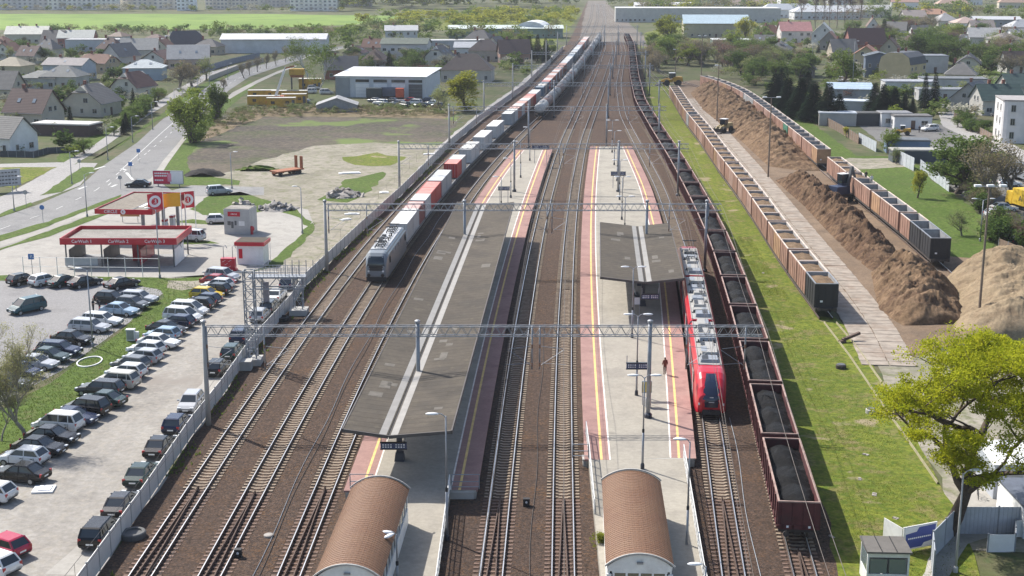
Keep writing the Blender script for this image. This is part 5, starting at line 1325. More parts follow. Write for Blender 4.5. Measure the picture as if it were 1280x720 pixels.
# fuel canopy
f0, f1, f2, f3 = G(124, 261, 5.0), G(192.6, 262.3, 5.0), G(222, 241.8, 5.0), G(172, 241, 5.0)
cen = (f0+f1+f2+f3)/4; cen.z = 0; ax = P2D(f0, f1); an = math.atan2(ax.y, ax.x); W_ = 8.4; D_ = 15.0
fc = thing('fuel_canopy', 'fuel station canopy with red front fascia and tan roof over the pumps', 'fuel canopy', cen, an)
m = MB(); m.box((0, 0, 4.75), (W_, D_, .3)); m.build('roof', [m_gravel_d], fc)
m = MB(); m.box((W_*.12, 0, 4.925), (.25, D_-.6, .05)); m.build('roof_joint', [m_panelD], fc); m = MB(); m.box((W_*.12+.45, -1, 4.925), (.6, D_*.5, .05)); m.build('roof_strip', [m_whitep], fc)
for (cx, cy, sx, sy) in ((0, -D_/2-.06, W_+.2, .12), (W_/2+.06, 0, .12, D_+.24), (-W_/2-.06, 0, .12, D_+.24), (0, D_/2+.06, W_+.2, .12)):
    m = MB(); m.box((cx, cy, 4.72), (sx, sy, .72)); m.build('fascia', [m_ckred], fc)
lettering('CIRCLE', .62, m_txt, fc, (-W_/2+2.3, -D_/2-.14, 4.72), (math.pi/2, 0, 0), 1.0)
m = MB(); m.lathe([(.36, -.02), (.36, .02)], 16, (-W_/2+4.15, -D_/2-.14, 4.72), axis='Y'); m.build('logo_disc', [m_txt], fc)
lettering('K', .5, m_ckred, fc, (-W_/2+4.15, -D_/2-.175, 4.72), (math.pi/2, 0, 0))
for x in (W_*.18, W_*.45):
    for y in (-D_*.28, D_*.28): m = MB(); m.box((x, y, 2.3), (.4, .4, 4.6)); m.build('column', [m_steel], fc)
for i, y in enumerate((-D_*.22, D_*.1, D_*.32)):
    pm = thing('fuel_pump', '%s of the red and white fuel pumps under the station canopy' % ('nearest', 'middle', 'farthest')[i], 'fuel pump', cen+Matrix.Rotation(an, 3, 'Z')@Vector((W_*.32, y, 0)), an, 'fuel pumps')
    m = MB(); m.box((0, 0, .1), (1.6, 3.0, .2)); m.build('island', [m_kerb], pm)
    m = MB(); m.box((0, 0, .95), (.6, 1.0, 1.5)); m.build('cabinet', [m_cwhite], pm); m = MB(); m.box((0, 0, 1.85), (.65, 1.05, .3)); m.build('header', [m_ckred], pm)
    for s in (-1, 1): m = MB(); m.tube([(s*.34, .3, 1.4), (s*.5, .4, .7), (s*.34, .3, .5)], .03, 5); m.build('hose', [m_black], pm)
t = thing('price_board', 'small orange board standing at the fuel pumps', 'board', G(163, 278)); m = MB(); m.box((0, 0, 1.3), (3.0, .12, .7)); m.build('panel', [M('board_orange', (.42, .2, .08), .6)], t)
for s in (-1, 1): m = MB(); m.tube([(s*1.2, 0, 0), (s*1.2, 0, 1.0)], .05, 6); m.build('post', [m_steel], t)
# flags
m_fred = M('flag_red', (.55, .03, .05), .8, n=.06); m_fyel = M('flag_yellow', (.78, .40, .03), .8, n=.06)
def flag(px, h, w_, hgt, mat, label, logo=False, seed=0):
    t = thing('flag', label, 'flag', G(*px), 0, 'filling station flags')
    m = MB(); m.tube([(0, 0, 0), (0, 0, h)], [.07, .045], 8); m.build('pole', [m_whitep], t)
    m = MB(); nx, nz = 10, 6; f = lambda u, v: (-.06-w_*u, .22*math.sin(u*6+seed+v*1.2)*u, h-.1-hgt*v-.25*u*u)
    for j in range(nz+1):
        for i in range(nx+1): m.v.append(f(i/nx, j/nz))
    for j in range(nz):
        for i in range(nx): a = j*(nx+1)+i; m.f.append((a, a+1, a+nx+2, a+nx+1)); m.mi.append(0)
    cl_ = m.build('cloth', [mat], t, smooth=True)
    if logo:
        m = MB()
        for k in range(18):
            for r0 in (0,):
                a0, a1 = 2*math.pi*k/18, 2*math.pi*(k+1)/18
                for s in (-.03, .03):
                    pts = [f(.5+.36*math.cos(a0)*hgt/w_, .5+.36*math.sin(a0)), f(.5+.36*math.cos(a1)*hgt/w_, .5+.36*math.sin(a1)), f(.5+.2*math.cos(a1)*hgt/w_, .5+.2*math.sin(a1)), f(.5+.2*math.cos(a0)*hgt/w_, .5+.2*math.sin(a0))]
                    m.add([(p[0], p[1]+s, p[2]) for p in pts], [(0, 1, 2, 3)])
        for s in (-.035, .035):
            for (u0, v0, u1, v1) in ((.44, .36, .44, .64), (.44, .5, .58, .36), (.46, .48, .58, .64)):
                p, q = f(u0, v0), f(u1, v1); m.bar((p[0], p[1]+s, p[2]), (q[0], q[1]+s, q[2]), .12, .02)
        m.build('emblem', [m_txt], cl_)
flag((207, 304), HT(304, 240), 2.2, 2.4, m_fred, 'red flag with white round emblem, left of the yellow flag', True, 0)
flag((229, 303), HT(303, 240), 2.7, 2.0, m_fyel, 'yellow flag flying beside the fuel canopy', False, 1.5)
flag((234, 302), HT(302, 242), 1.0, .9, M('flag_maroon', (.16, .03, .04), .8), 'small dark red flag between the yellow and the right red flag', False, 2)
flag((246, 300), HT(300, 238), 1.9, 2.4, m_fred, 'red flag with white round emblem, rightmost of the flags', True, 2.4)
# box kiosk and small pay booth, bin
m_corr = stripes('corrugated_grey', (.42, .42, .42), (.33, .33, .33), 2, .2, .3, .6, .1)
t = thing('box_kiosk', 'grey box-shaped kiosk with small red sign and wall prints near the rubble', 'kiosk', G(297, 293), R(-8))
m = MB(); m.box((0, 1.6, 1.9), (4.0, 3.4, 3.8)); m.build('wall', [m_corr], t); m = MB(); m.box((0, 1.6, 3.83), (3.8, 3.2, .08)); m.build('roof', [m_gravel_r], t)
m = MB(); m.box((-.4, -.13, 3.1), (1.9, .06, .7)); m.build('sign', [m_ckred], t); lettering('CIRCLE', .3, m_txt, t, (-.4, -.17, 3.1), (math.pi/2, 0, 0))
m = MB()
for i, (x, z, w_, h) in enumerate(((-1.2, 1.7, .5, .6), (-.7, 1.45, .35, 1.0), (-.2, 1.75, .3, .7))): m.box((x, -.115, z), (w_, .03, h))
m.build('wall_print', [m_panelD], t); m = MB(); m.box((.75, -.115, 1.7), (.9, .03, .7)); m.build('poster', [m_cwhite], t)
m = MB(); m.lathe([(.35, -.2), (.42, 0), (.35, .2)], 12, (2.15, .3, .9), axis='Y'); m.box((2.15, .3, .25), (.3, .3, .5)); m.build('air_tank', [m_ckred], t)
t = thing('pay_booth', 'small white booth with red flat-roof fascia behind the lattice gantry', 'booth', G(313, 331), R(-4))
m = MB(); m.box((0, 1.6, 1.35), (3.6, 3.0, 2.7)); m.build('wall', [m_cwhite], t); m = MB(); m.box((0, 1.6, 2.86), (4.1, 3.6, .5)); m.build('fascia', [m_ckred], t); m = MB(); m.box((0, 1.6, 3.12), (3.9, 3.4, .04)); m.build('roof', [m_roofbit], t)
m = MB(); m.box((-1.3, .08, 1.5), (.5, .06, 1.3)); m.build('door', [m_ckred], t); m = MB(); m.box((2.4, .3, 1.4), (.05, .05, 2.8)); m.box((2.4, 1.6, 1.4), (.05, .05, 2.8)); m.build('bollard_post', [m_whitep], t)
t = thing('vacuum_station', 'red vacuum cleaner station with white figures beside the pay booth', 'vacuum station', G(286, 338)); m = MB(); m.box((0, 0, .95), (1.9, 1.0, 1.5)); m.box((0, 0, .1), (2.2, 1.2, .2)); m.build('cabinet', [m_ckred], t)
m = MB()
for x, z in ((-.5, 1.35), (.3, 1.4), (-.2, .95), (.2, .6)): m.bar((x-.2, -.52, z-.1), (x+.2, -.52, z+.12), .12, .03)
m.build('figure_print', [m_txt], t)
for s in (-.6, .6): m = MB(); m.tube([(s, 0, 1.7), (s, 0, 3.2), (s+.3, 0, 3.4), (s+.5, 0, 3.0)], .05, 6); m.build('hose_arm', [m_steel], t)
m = MB(); m.box((0, 0, .08), (10, .3, .16)); o = m.build('kerb', [m_kerb], loc=G(300, 341), rz=R(-2)); structure(o)
# billboards
def billboard(px, w_, h, z0, label, red):
    t = thing('billboard', label, 'billboard', G(*px), R(-4) if red else R(28), 'billboards')
    m = MB(); m.box((0, 0, z0+h/2), (w_, .18, h)); m.build('frame', [m_steel], t)
    if red:
        m = MB(); m.prism([(-w_/2+.08, z0+.08), (.35, z0+.08), (.1, z0+h*.5), (.45, z0+h-.08), (-w_/2+.08, z0+h-.08)], -.13, -.11); m.build('poster', [M('poster_red', (.55, .02, .06), .6, n=.05)], t)
        m = MB(); m.prism([(.4, z0+.08), (w_/2-.08, z0+.08), (w_/2-.08, z0+h-.08), (.5, z0+h-.08), (.15, z0+h*.5)], -.128, -.108); m.build('poster', [m_cwhite], t)
        m = MB()
        for j, (zz, n_) in enumerate(((.8, 8), (.62, 7), (.3, 5))):
            for i in range(n_): m.box((-w_/2+.45+.33*i, -.14, z0+h*zz), (.24, .02, .26))
        m.build('print', [m_txt], t); m = MB(); m.box((.25, -.14, z0+h*.5), (.7, .02, 1.5)); m.build('print', [M('poster_pink', (.7, .25, .33), .6)], t)
    else:
        m = MB(); m.box((0, -.11, z0+h/2), (w_-.2, .02, h-.2)); m.build('poster', [M('poster_grey', (.42, .43, .45), .6)], t)
        m = MB()
        for j in range(4):
            for i in range(9): m.box((-w_/2+.8+.55*i, -.13, z0+.5+.65*j), (.4, .02, .22))
        m.build('print', [m_panelD], t)
    for s in (-1, 1): m = MB(); m.box((s*w_*.35, .1, z0/2+.2), (.15, .15, z0+.4)); m.build('leg', [m_steel], t)
billboard((211, 233), 5.6, 2.5, .4, 'red and white billboard beside the road above the filling station', True)
billboard((5, 240), 6.0, 3.0, 1.0, 'grey billboard at the left edge beside the side road', False)
# rubble and earth heaps on the lot
def rubble(px, w_, d_, h, n, mat, label, seed, flat=.3):
    t = thing('rubble_heap', label, 'rubble heap', G(*px)); r = random.Random(seed)
    for k in range(min(n, 60)):
        a = r.uniform(0, 6.28); q = math.sqrt(r.random()); x, y = q*math.cos(a)*w_/2, q*math.sin(a)*d_/2; z = h*(1-q)*r.uniform(.75, 1.0)
        L = r.uniform(.5, 1.5); m = MB(); tm = Matrix.Rotation(r.uniform(-.7, .7), 3, 'X') @ Matrix.Rotation(r.uniform(-.6, .6), 3, 'Y')
        m.box((0, 0, 0), (L, L*r.uniform(.4, .9), r.uniform(.12, .35)), taper=r.uniform(.75, 1)); o = m.build('slab', [mat], t, (x, y, max(.1, z)), r.uniform(0, 3)); o.rotation_euler = (r.uniform(-.7, .7), r.uniform(-.6, .6), r.uniform(0, 3))
    c = heap_mesh(d_*.9, w_*.9, -.15, h*.85, seed, 10, 10, 1, mat, .25, 'core'); put('core', c, t, (0, 0, 0), math.pi/2)
m_rub = M('rubble_grey', (.30, .275, .25), .9, n=.3, scale=1.5, dirt=(.20, .17, .14)); m_rub2 = M('rubble_dark', (.26, .245, .23), .9, n=.3, scale=1.5, dirt=(.16, .15, .14))
rubble((428, 245), 7.0, 5.5, 1.7, 60, m_rub, 'heap of broken concrete slabs on the sandy lot beside the fence', 4)
rubble((345, 262), 6.5, 5.0, 1.4, 55, m_rub2, 'spread of broken slabs by the bend of the filling station verge', 9)
rubble((303, 258), 3.5, 3.0, 1.4, 22, m_rub, 'small pile of paving slabs stacked behind the box kiosk', 14)
m_soil = ground('dark_soil', [(.045, .042, .042), (.06, .055, .052)], (.5, 2.0), bmp=.5)
c = put('soil_heap', heap_mesh(4.5, 8.0, -.1, 1.7, 3, 14, 10, 1, m_soil, .4, 'soil_heap'), None, G(256, 219)); tag(c, 'dark heap of soil beside the red and white billboard', 'soil heap')
c = put('hedge_clump', heap_mesh(2.5, 9.0, -.1, 1.0, 8, 16, 8, 3, MATS['lush_grass'], .5, 'hedge_clump'), None, G(322, 213)); tag(c, 'low green overgrown bank between the soil heap and the flat trailer', 'bush')
# flat trailer with raised ramps
m_rusty = M('rusty_orange', (.28, .10, .045), .8, n=.3, scale=2, dirt=(.2, .09, .05))
t = thing('low_trailer', 'rusty flat trailer with two upright loading ramps on the sandy lot', 'trailer', G(359, 218), R(48))
m = MB(); m.box((0, 0, .85), (6.4, 2.5, .25)); m.box((-2.2, 0, .6), (2.2, 1.0, .3)); m.build('deck', [m_rusty], t)
for s in (-.8, .8): m = MB(); m.box((2.9, s, 2.1), (.2, .7, 2.4)); m.build('ramp', [m_rusty], t)
for x in (-2.4, 1.4, 2.2):
    for s in (-1, 1): m = MB(); m.lathe([(.42, -.15), (.42, .15)], 12, (x, s*1.0, .42), axis='Y'); m.build('wheel', [m_tyre], t)
for k, (x, y, L, w_) in enumerate(((478/1.0, 216, 4.2, 1.2), (440, 216+20, 0, 0))):
    if L: m = MB(); m.box((0, 0, .1), (L, w_, .16)); m.box((.2, .1, .22), (L*.8, w_*.8, .1)); c = m.build('concrete_beam', [m_cwhite], loc=G(437, 217), rz=.2); tag(c, 'long white slab lying on the sandy lot above the rubble heap', 'slab')
for k, (x, y, L, w_, rz, lab) in enumerate(((440, 268, 2.4, .8, .1, 'white slab lying by the fence, upper of two'), (432, 275, 1.8, .8, .7, 'white slab lying by the fence, lower of two'), (480, 241, 1.6, 1.3, .2, 'white bag lying on the dirt lane by the fence'), (55, 613, 1.6, 1.4, .1, 'square white slab on the dirt strip by the black saloon'), (537, 193, 2.6, 1.0, .2, 'pale slab lying at the top of the dirt lane'))):
    m = MB(); m.box((0, 0, .09), (L, w_, .14)); m.box((.1, .05, .19), (L*.6, w_*.7, .08)); c = m.build('white_slab', [m_cwhite], loc=G(x, y), rz=rz); tag(c, lab, 'slab')
# concrete ring, cabinet, car park lamp posts and signs
m = MB(); n = 28
for r0 in range(1):
    rings = []
    for k in range(n+1):
        a = 2*math.pi*k/n; cx, cy = math.cos(a), math.sin(a); rings.append([(cx*1.1, cy*1.72, .02), (cx*1.1, cy*1.72, .14), (cx*1.22, cy*1.9, .14), (cx*1.22, cy*1.9, .02)])
    m.loft(rings, cap=False)
c = m.build('concrete_ring', [m_cwhite], loc=G(112, 453)); tag(c, 'white ring lying on the grass between the two car parks', 'ring')
t = thing('utility_cabinet', 'white utility cabinet standing on the grass between the car rows', 'cabinet', G(164, 426)); m = MB(); m.box((0, 0, .65), (.85, .5, 1.2)); m.box((0, 0, 1.28), (.95, .6, .1)); m.build('body', [m_cwhite], t); m = MB(); m.box((.6, .1, .5), (.45, .4, 1.0)); m.build('side_box', [m_cwhite], t); m = MB(); m.box((0, -.26, .7), (.75, .02, 1.0)); m.build('door', [m_steel], t)
def street_lamp(px, h, label, arm=(-1.2, 0), mat=None, group='street lamps', double=False):
    t = thing('street_lamp', label, 'street lamp', G(*px), 0, group); mat = mat or m_steel
    m = MB(); m.tube([(0, 0, 0), (0, 0, h)], [.1, .055], 8); m.build('pole', [mat], t, smooth=True); m = MB(); m.lathe([(.17, 0), (.17, .4), (.1, .5)], 8); m.build('base', [mat], t)
    arms = [arm]+([(-arm[0], -arm[1])] if double else [])
    m = MB()
    for a in arms: m.tube([(0, 0, h-.1), (a[0]*.5, a[1]*.5, h+.15), (a[0], a[1], h+.2)], .035, 6)
    m.build('arm', [mat], t)
    for a in arms: lamp_head(t, (a[0], a[1], h+.2), (a[0], a[1], 0), .9)
    return t
street_lamp((116, 434), HT(434, 338), 'slim lamp post rising from the kerb of the asphalt car park', (-.6, .1)); street_lamp((200, 348), HT(348, 262), 'tall lamp post in front of the car wash', (-.8, 0)); street_lamp((109, 271), HT(271, 218), 'lamp post on the verge behind the car wash', (.8, .3))
for i, (x, y, ty) in enumerate(((18, 264, 222), (90, 230, 190), (135, 200, 160), (166, 178, 146), (191, 162, 128), (219, 143, 112), (248, 124, 98), (262, 112, 90), (285, 100, 80))):
    street_lamp((x, y), max(5.5, HT(y, ty)), 'lamp post along the cycle path, %s from the left edge' % nth(i+1), (1.0, 0))
street_lamp((233, 303-10), 6.0, 'lamp post beside the right red flag', (.5, 0)); street_lamp((378, 292), 7.0, 'lamp post on the grass verge right of the pay booth', (-.6, 0)); street_lamp((290, 236), 6.5, 'lamp post by the lane above the box kiosk', (.6, 0))
def road_sign(px, h, label, col, rnd=False):
    t = thing('road_sign', label, 'road sign', G(*px), 0, 'road signs'); m = MB(); m.tube([(0, 0, 0), (0, 0, h)], .04, 6); m.build('post', [m_steel], t)
    m = MB()
    if rnd: m.lathe([(.38, -.02), (.38, .02)], 14, (0, -.06, h-.4), axis='Y')
    else: m.box((0, -.06, h-.4), (.75, .04, .75))
    s = m.build('plate', [col], t)
    if not rnd and 'parking' in label: lettering('P', .6, m_txt, s, (0, -.085, h-.4), (math.pi/2, 0, 0))
m_bluep = M('sign_plate_blue', (.05, .16, .42), .5, n=.05); m_back = M('sign_back', (.30, .31, .32), .6)
road_sign((41, 345), 3.0, 'blue parking sign in front of the car wash', m_bluep); road_sign((33, 258), 2.8, 'grey back of a round sign on the left verge', m_back, True); road_sign((100, 214), 2.4, 'round sign at the tip of the grass island', m_back, True); road_sign((164, 222), 3.0, 'blue square sign beside the main road junction', m_bluep); road_sign((151, 237), 2.6, 'round sign on the verge left of the black saloon', m_back, True); road_sign((54, 278), 2.8, 'white-blue sign on the verge below the main road', m_bluep, True); road_sign((232, 276), 3.2, 'dark sign post between the flags', m_back, True); road_sign((174, 203), 2.8, 'blue sign on the traffic island of the main road', m_bluep)
# lattice gantry straddling the fence
def lattice_tower(m, x, y, s, z0, z1, ch=.09, br=.05, pan=1.0):
    for dx in (-s/2, s/2):
        for dy in (-s/2, s/2): m.bar((x+dx, y+dy, z0), (x+dx, y+dy, z1), ch)
    n = max(1, int((z1-z0)/pan)); h = (z1-z0)/n
    for k in range(n):
        for (ax_, ay, bx, by) in ((-1, -1, 1, -1), (1, -1, 1, 1), (1, 1, -1, 1), (-1, 1, -1, -1)):
            a, b = (x+ax_*s/2, y+ay*s/2), (x+bx*s/2, y+by*s/2)
            if k % 2: a, b = b, a
            m.bar((a[0], a[1], z0+h*k), (b[0], b[1], z0+h*(k+1)), br); m.bar((a[0], a[1], z0+h*(k+1)), (b[0], b[1], z0+h*(k+1)), br)
mt_ = thing('lattice_mast', 'tall blue-grey lattice steel mast standing beside the fence in front of the gantry', 'lattice mast', G(316, 455)); Hm = HT(455, 338)
m = MB(); lattice_tower(m, 0, 0, 1.0, .5, Hm, .11, .06); m.build('tower', [m_steelD], mt_); m = MB(); m.box((0, 0, .35), (1.9, 1.9, .7)); m.build('footing', [m_concP], mt_)
g0, g1 = G(324, 393), G(374, 393)
Hg = HT(393, 346)
sg = thing('lattice_gantry', 'low blue-grey lattice gantry with railed platform straddling the sheet fence', 'gantry', g0)
d = g1-g0; gx_, gy_ = d.x, d.y
m = MB(); lattice_tower(m, 0, 0, 1.0, .5, Hg); m.build('tower', [m_steelD], sg)
m = MB(); lattice_tower(m, gx_, gy_, 1.0, .5, Hg); m.build('tower', [m_steelD], sg)
m = MB(); m.box((0, 0, .35), (2.0, 2.0, .7)); m.build('footing', [m_concP], sg); m = MB(); m.box((gx_, gy_, .35), (2.0, 2.0, .7)); m.build('footing', [m_concP], sg)
m = MB(); dv = d.normalized(); nv = Vector((dv.y, -dv.x, 0))
for s in (-.65, .65):
    for z in (Hg-1.3, Hg): m.bar(nv*s-dv*.8+Vector((0, 0, z)), d+nv*s+dv*.8+Vector((0, 0, z)), .14)
    n = int(d.length/1.1)
    for k in range(n):
        a, b = d*(k/n), d*((k+1)/n); z0_, z1_ = (Hg-1.3, Hg) if k % 2 else (Hg, Hg-1.3)
        m.bar(a+nv*s+Vector((0, 0, z0_)), b+nv*s+Vector((0, 0, z1_)), .07)
m.build('girder', [m_steelD], sg)
m = MB(); q = d/2; m.box((q.x, q.y, Hg+.1), (d.length+2.0, 1.5, .08), rz=math.atan2(d.y, d.x)); m.build('walkway', [m_steelD], sg)
m = MB()
for s in (-.72, .72):
    for z in (Hg+.65, Hg+1.2): m.bar(nv*s-dv+Vector((0, 0, z)), d+nv*s+dv+Vector((0, 0, z)), .05)
    for k in range(12): a = (d*1.0)*(k/11); m.bar(a+nv*s+Vector((0, 0, Hg)), a+nv*s+Vector((0, 0, Hg+1.2)), .05)
m.build('railing', [m_steelD], sg)
m = MB(); m.box((.9, .2, Hg*.5), (.6, .5, Hg*.7)); m.build('switch_box', [M('switch_grey', (.22, .2, .22), .6)], sg)
m = MB()
for k in range(5): m.tube([d*.7+dv*k*.8+Vector((0, 0, Hg)), d*.7+dv*k*.8+Vector((0, 0, Hg+2.0))], .05, 5)
m.build('insulator_rod', [m_steel], sg)
# trackside bits
for x, y, lab in ((167, 672, 'black cable drum lid lying beside the fence at the bottom left'), (352, 401, 'black cable box beside the fence and the gantry')):
    m = MB(); m.lathe([(.85, 0), (.9, .1), (.9, .42), (.82, .5), (.6, .5), (.58, .38)], 18); c = m.build('cable_drum', [m_black if y < 500 else M('manhole_grey', (.10, .10, .10), .8)], loc=G(x, y)); tag(c, lab, 'drum')
m = MB(); m.box((0, 0, .45), (1.3, 1.2, .9)); m.box((0, 0, .95), (1.4, 1.3, .1)); c = m.build('concrete_cabinet', [m_concP], loc=G(307, 462)); tag(c, 'grey concrete trackside cabinet below the gantry', 'cabinet')
m = MB(); m.lathe([(.36, 0), (.36, .16), (.3, .2)], 14); c = m.build('manhole', [m_rub], loc=G(336, 671)); tag(c, 'round pale manhole cover in the ballast between left tracks', 'manhole')
for x, y, lab in ((658, 633, 'between the two middle tracks'), (298, 697, 'beside the second track at the bottom')):
    t = thing('shunt_signal', 'small black ground signal %s' % lab, 'signal', G(x, y)); m = MB(); m.box((0, 0, .35), (.5, .35, .6)); m.build('case', [m_black], t); m = MB(); m.lathe([(.09, -.02), (.09, .02)], 8, (0, -.19, .4), axis='Y'); m.build('lens', [m_head], t)
# yellow site containers, crane, telescopic gear, dark shed wagon yard
m_siteY = M('site_yellow', (.52, .30, .03), .6, n=.2, scale=.8, dirt=(.32, .18, .04)); m_siteT = M('site_roof', (.50, .48, .43), .7, n=.15)
for k, (x, y, w_, d2, h, dz) in enumerate(((330, 131, 9, 2.5, 2.5, 0), (352, 134, 8, 2.5, 2.6, 0), (368, 129, 7, 2.5, 2.6, 0), (357, 124, 8, 2.5, 2.5, 0), (372, 124, 6, 2.5, 2.5, 0), (388, 111, 7, 3, 3.2, 0), (330, 123, 9, 2.5, 2.4, 0))):
    t = thing('site_container', 'yellow site container with pale roof, %s in the yard beside the dry field' % nth(k+1), 'site container', G(x, y), R(4), 'yellow site containers')
    m = MB(); m.box((0, 0, h/2+.1), (w_, d2, h-.1)); m.build('wall', [m_siteY], t); m = MB(); m.box((0, 0, h+.08), (w_+.1, d2+.1, .12)); m.build('roof', [m_siteT], t)
    for q in (-w_*.28, w_*.22): m = MB(); m.box((q, -d2/2-.01, 1.4), (1.0, .06, .8)); m.build('window', [glass()], t)
    m = MB(); m.box((w_*.42, -d2/2-.01, 1.15), (.8, .06, 1.9)); m.build('door', [m_panelD], t)
cr_ = thing('mobile_crane', 'white and orange mobile crane with raised boom in the site yard', 'crane', G(347, 131)); m_or = M('crane_orange', (.55, .13, .04), .6)
m = MB(); m.box((0, 0, .9), (6.5, 2.4, .7)); m.box((-2.3, 0, 1.8), (1.6, 2.3, 1.3)); m.build('chassis', [m_or], cr_); m = MB(); m.box((.6, 0, 1.9), (2.6, 2.2, 1.3)); m.build('cab', [m_or], cr_)
m = MB(); m.bar((-.5, 0, 2.4), (2.2, 0, 9.5), .6, .6); m.bar((.0, 0, 3.0), (2.6, 0, 10.6), .35, .35); m.build('boom', [m_cwhite], cr_)
m = MB(); m.bar((2.5, 0, 10.3), (5.2, 0, 10.9), .4); m.build('jib', [m_rusty], cr_)
for x in (-2.3, 0, 1.3, 2.4):
    for s in (-1, 1): m = MB(); m.lathe([(.55, -.16), (.55, .16)], 12, (x, s*1.1, .55), axis='Y'); m.build('wheel', [m_tyre], cr_)
ey = thing('yellow_hopper', 'tall yellow steel hopper standing in the site yard', 'hopper', G(372, 112)); m = MB(); m.box((0, 0, 5.6), (4.6, 2.4, 1.9)); m.build('bin', [m_siteY], ey); m = MB(); m.box((0, 0, 4.3), (3.8, 1.8, .8), taper=1.15); m.build('chute', [m_rusty], ey)
for sx in (-1.8, 1.8):
    for sy in (-.8, .8): m = MB(); m.bar((sx, sy, 0), (sx, sy, 4.7), .22); m.build('leg', [m_panelD], ey)

# ================================================================== BUILDINGS
HM = {}
def wallm(c):
    k = 'wall_%d_%d_%d' % tuple(int(v*100) for v in c)
    return M(k, c, .85, n=.1, scale=.5, dirt=tuple(v*.82 for v in c))
def roofm(c, metal=False):
    if max(c) < .3: c = tuple(v*.62 for v in c)
    k = 'roof_%d_%d_%d' % tuple(int(v*200) for v in c)
    if k in MATS: return MATS[k]
    return stripes(k, c, tuple(v*.7 for v in c), 2, .35, .25, .75, 0, n=.2, bmp=.4)
m_wframe = M('window_frame_white', (.46, .45, .43), .6, n=.05); m_wdark = M('window_frame_brown', (.12, .07, .05), .7); m_chim = M('chimney_brick', (.22, .09, .065), .9, n=.25, scale=4)
m_door = M('door_brown', (.10, .06, .045), .6); m_sky = glass('skylight', (.20, .24, .28), .1)
def window(t, c, n, w_=1.0, h=1.25, fm=None):
    """window with projecting frame, sill and recessed pane on a wall whose outward normal is n"""
    n = Vector(n); rz = math.atan2(n.y, n.x)+math.pi/2; c = Vector(c)
    m = MB(); fw = .09
    for s in (-1, 1): m.box((s*(w_/2), 0, 0), (fw, .1, h+fw)); m.box((0, 0, s*h/2), (w_-fw, .1, fw))
    m.box((0, 0, 0), (.05, .07, h-.02)); m.box((0, -.05, -h/2-.06), (w_+.2, .2, .05))
    f = m.build('window', [fm or m_wframe], t, c+n*.03, rz)
    p = MB(); p.box((0, .005, 0), (w_-.1, .04, h-.1)); p.build('pane', [glass()], f)
    return f
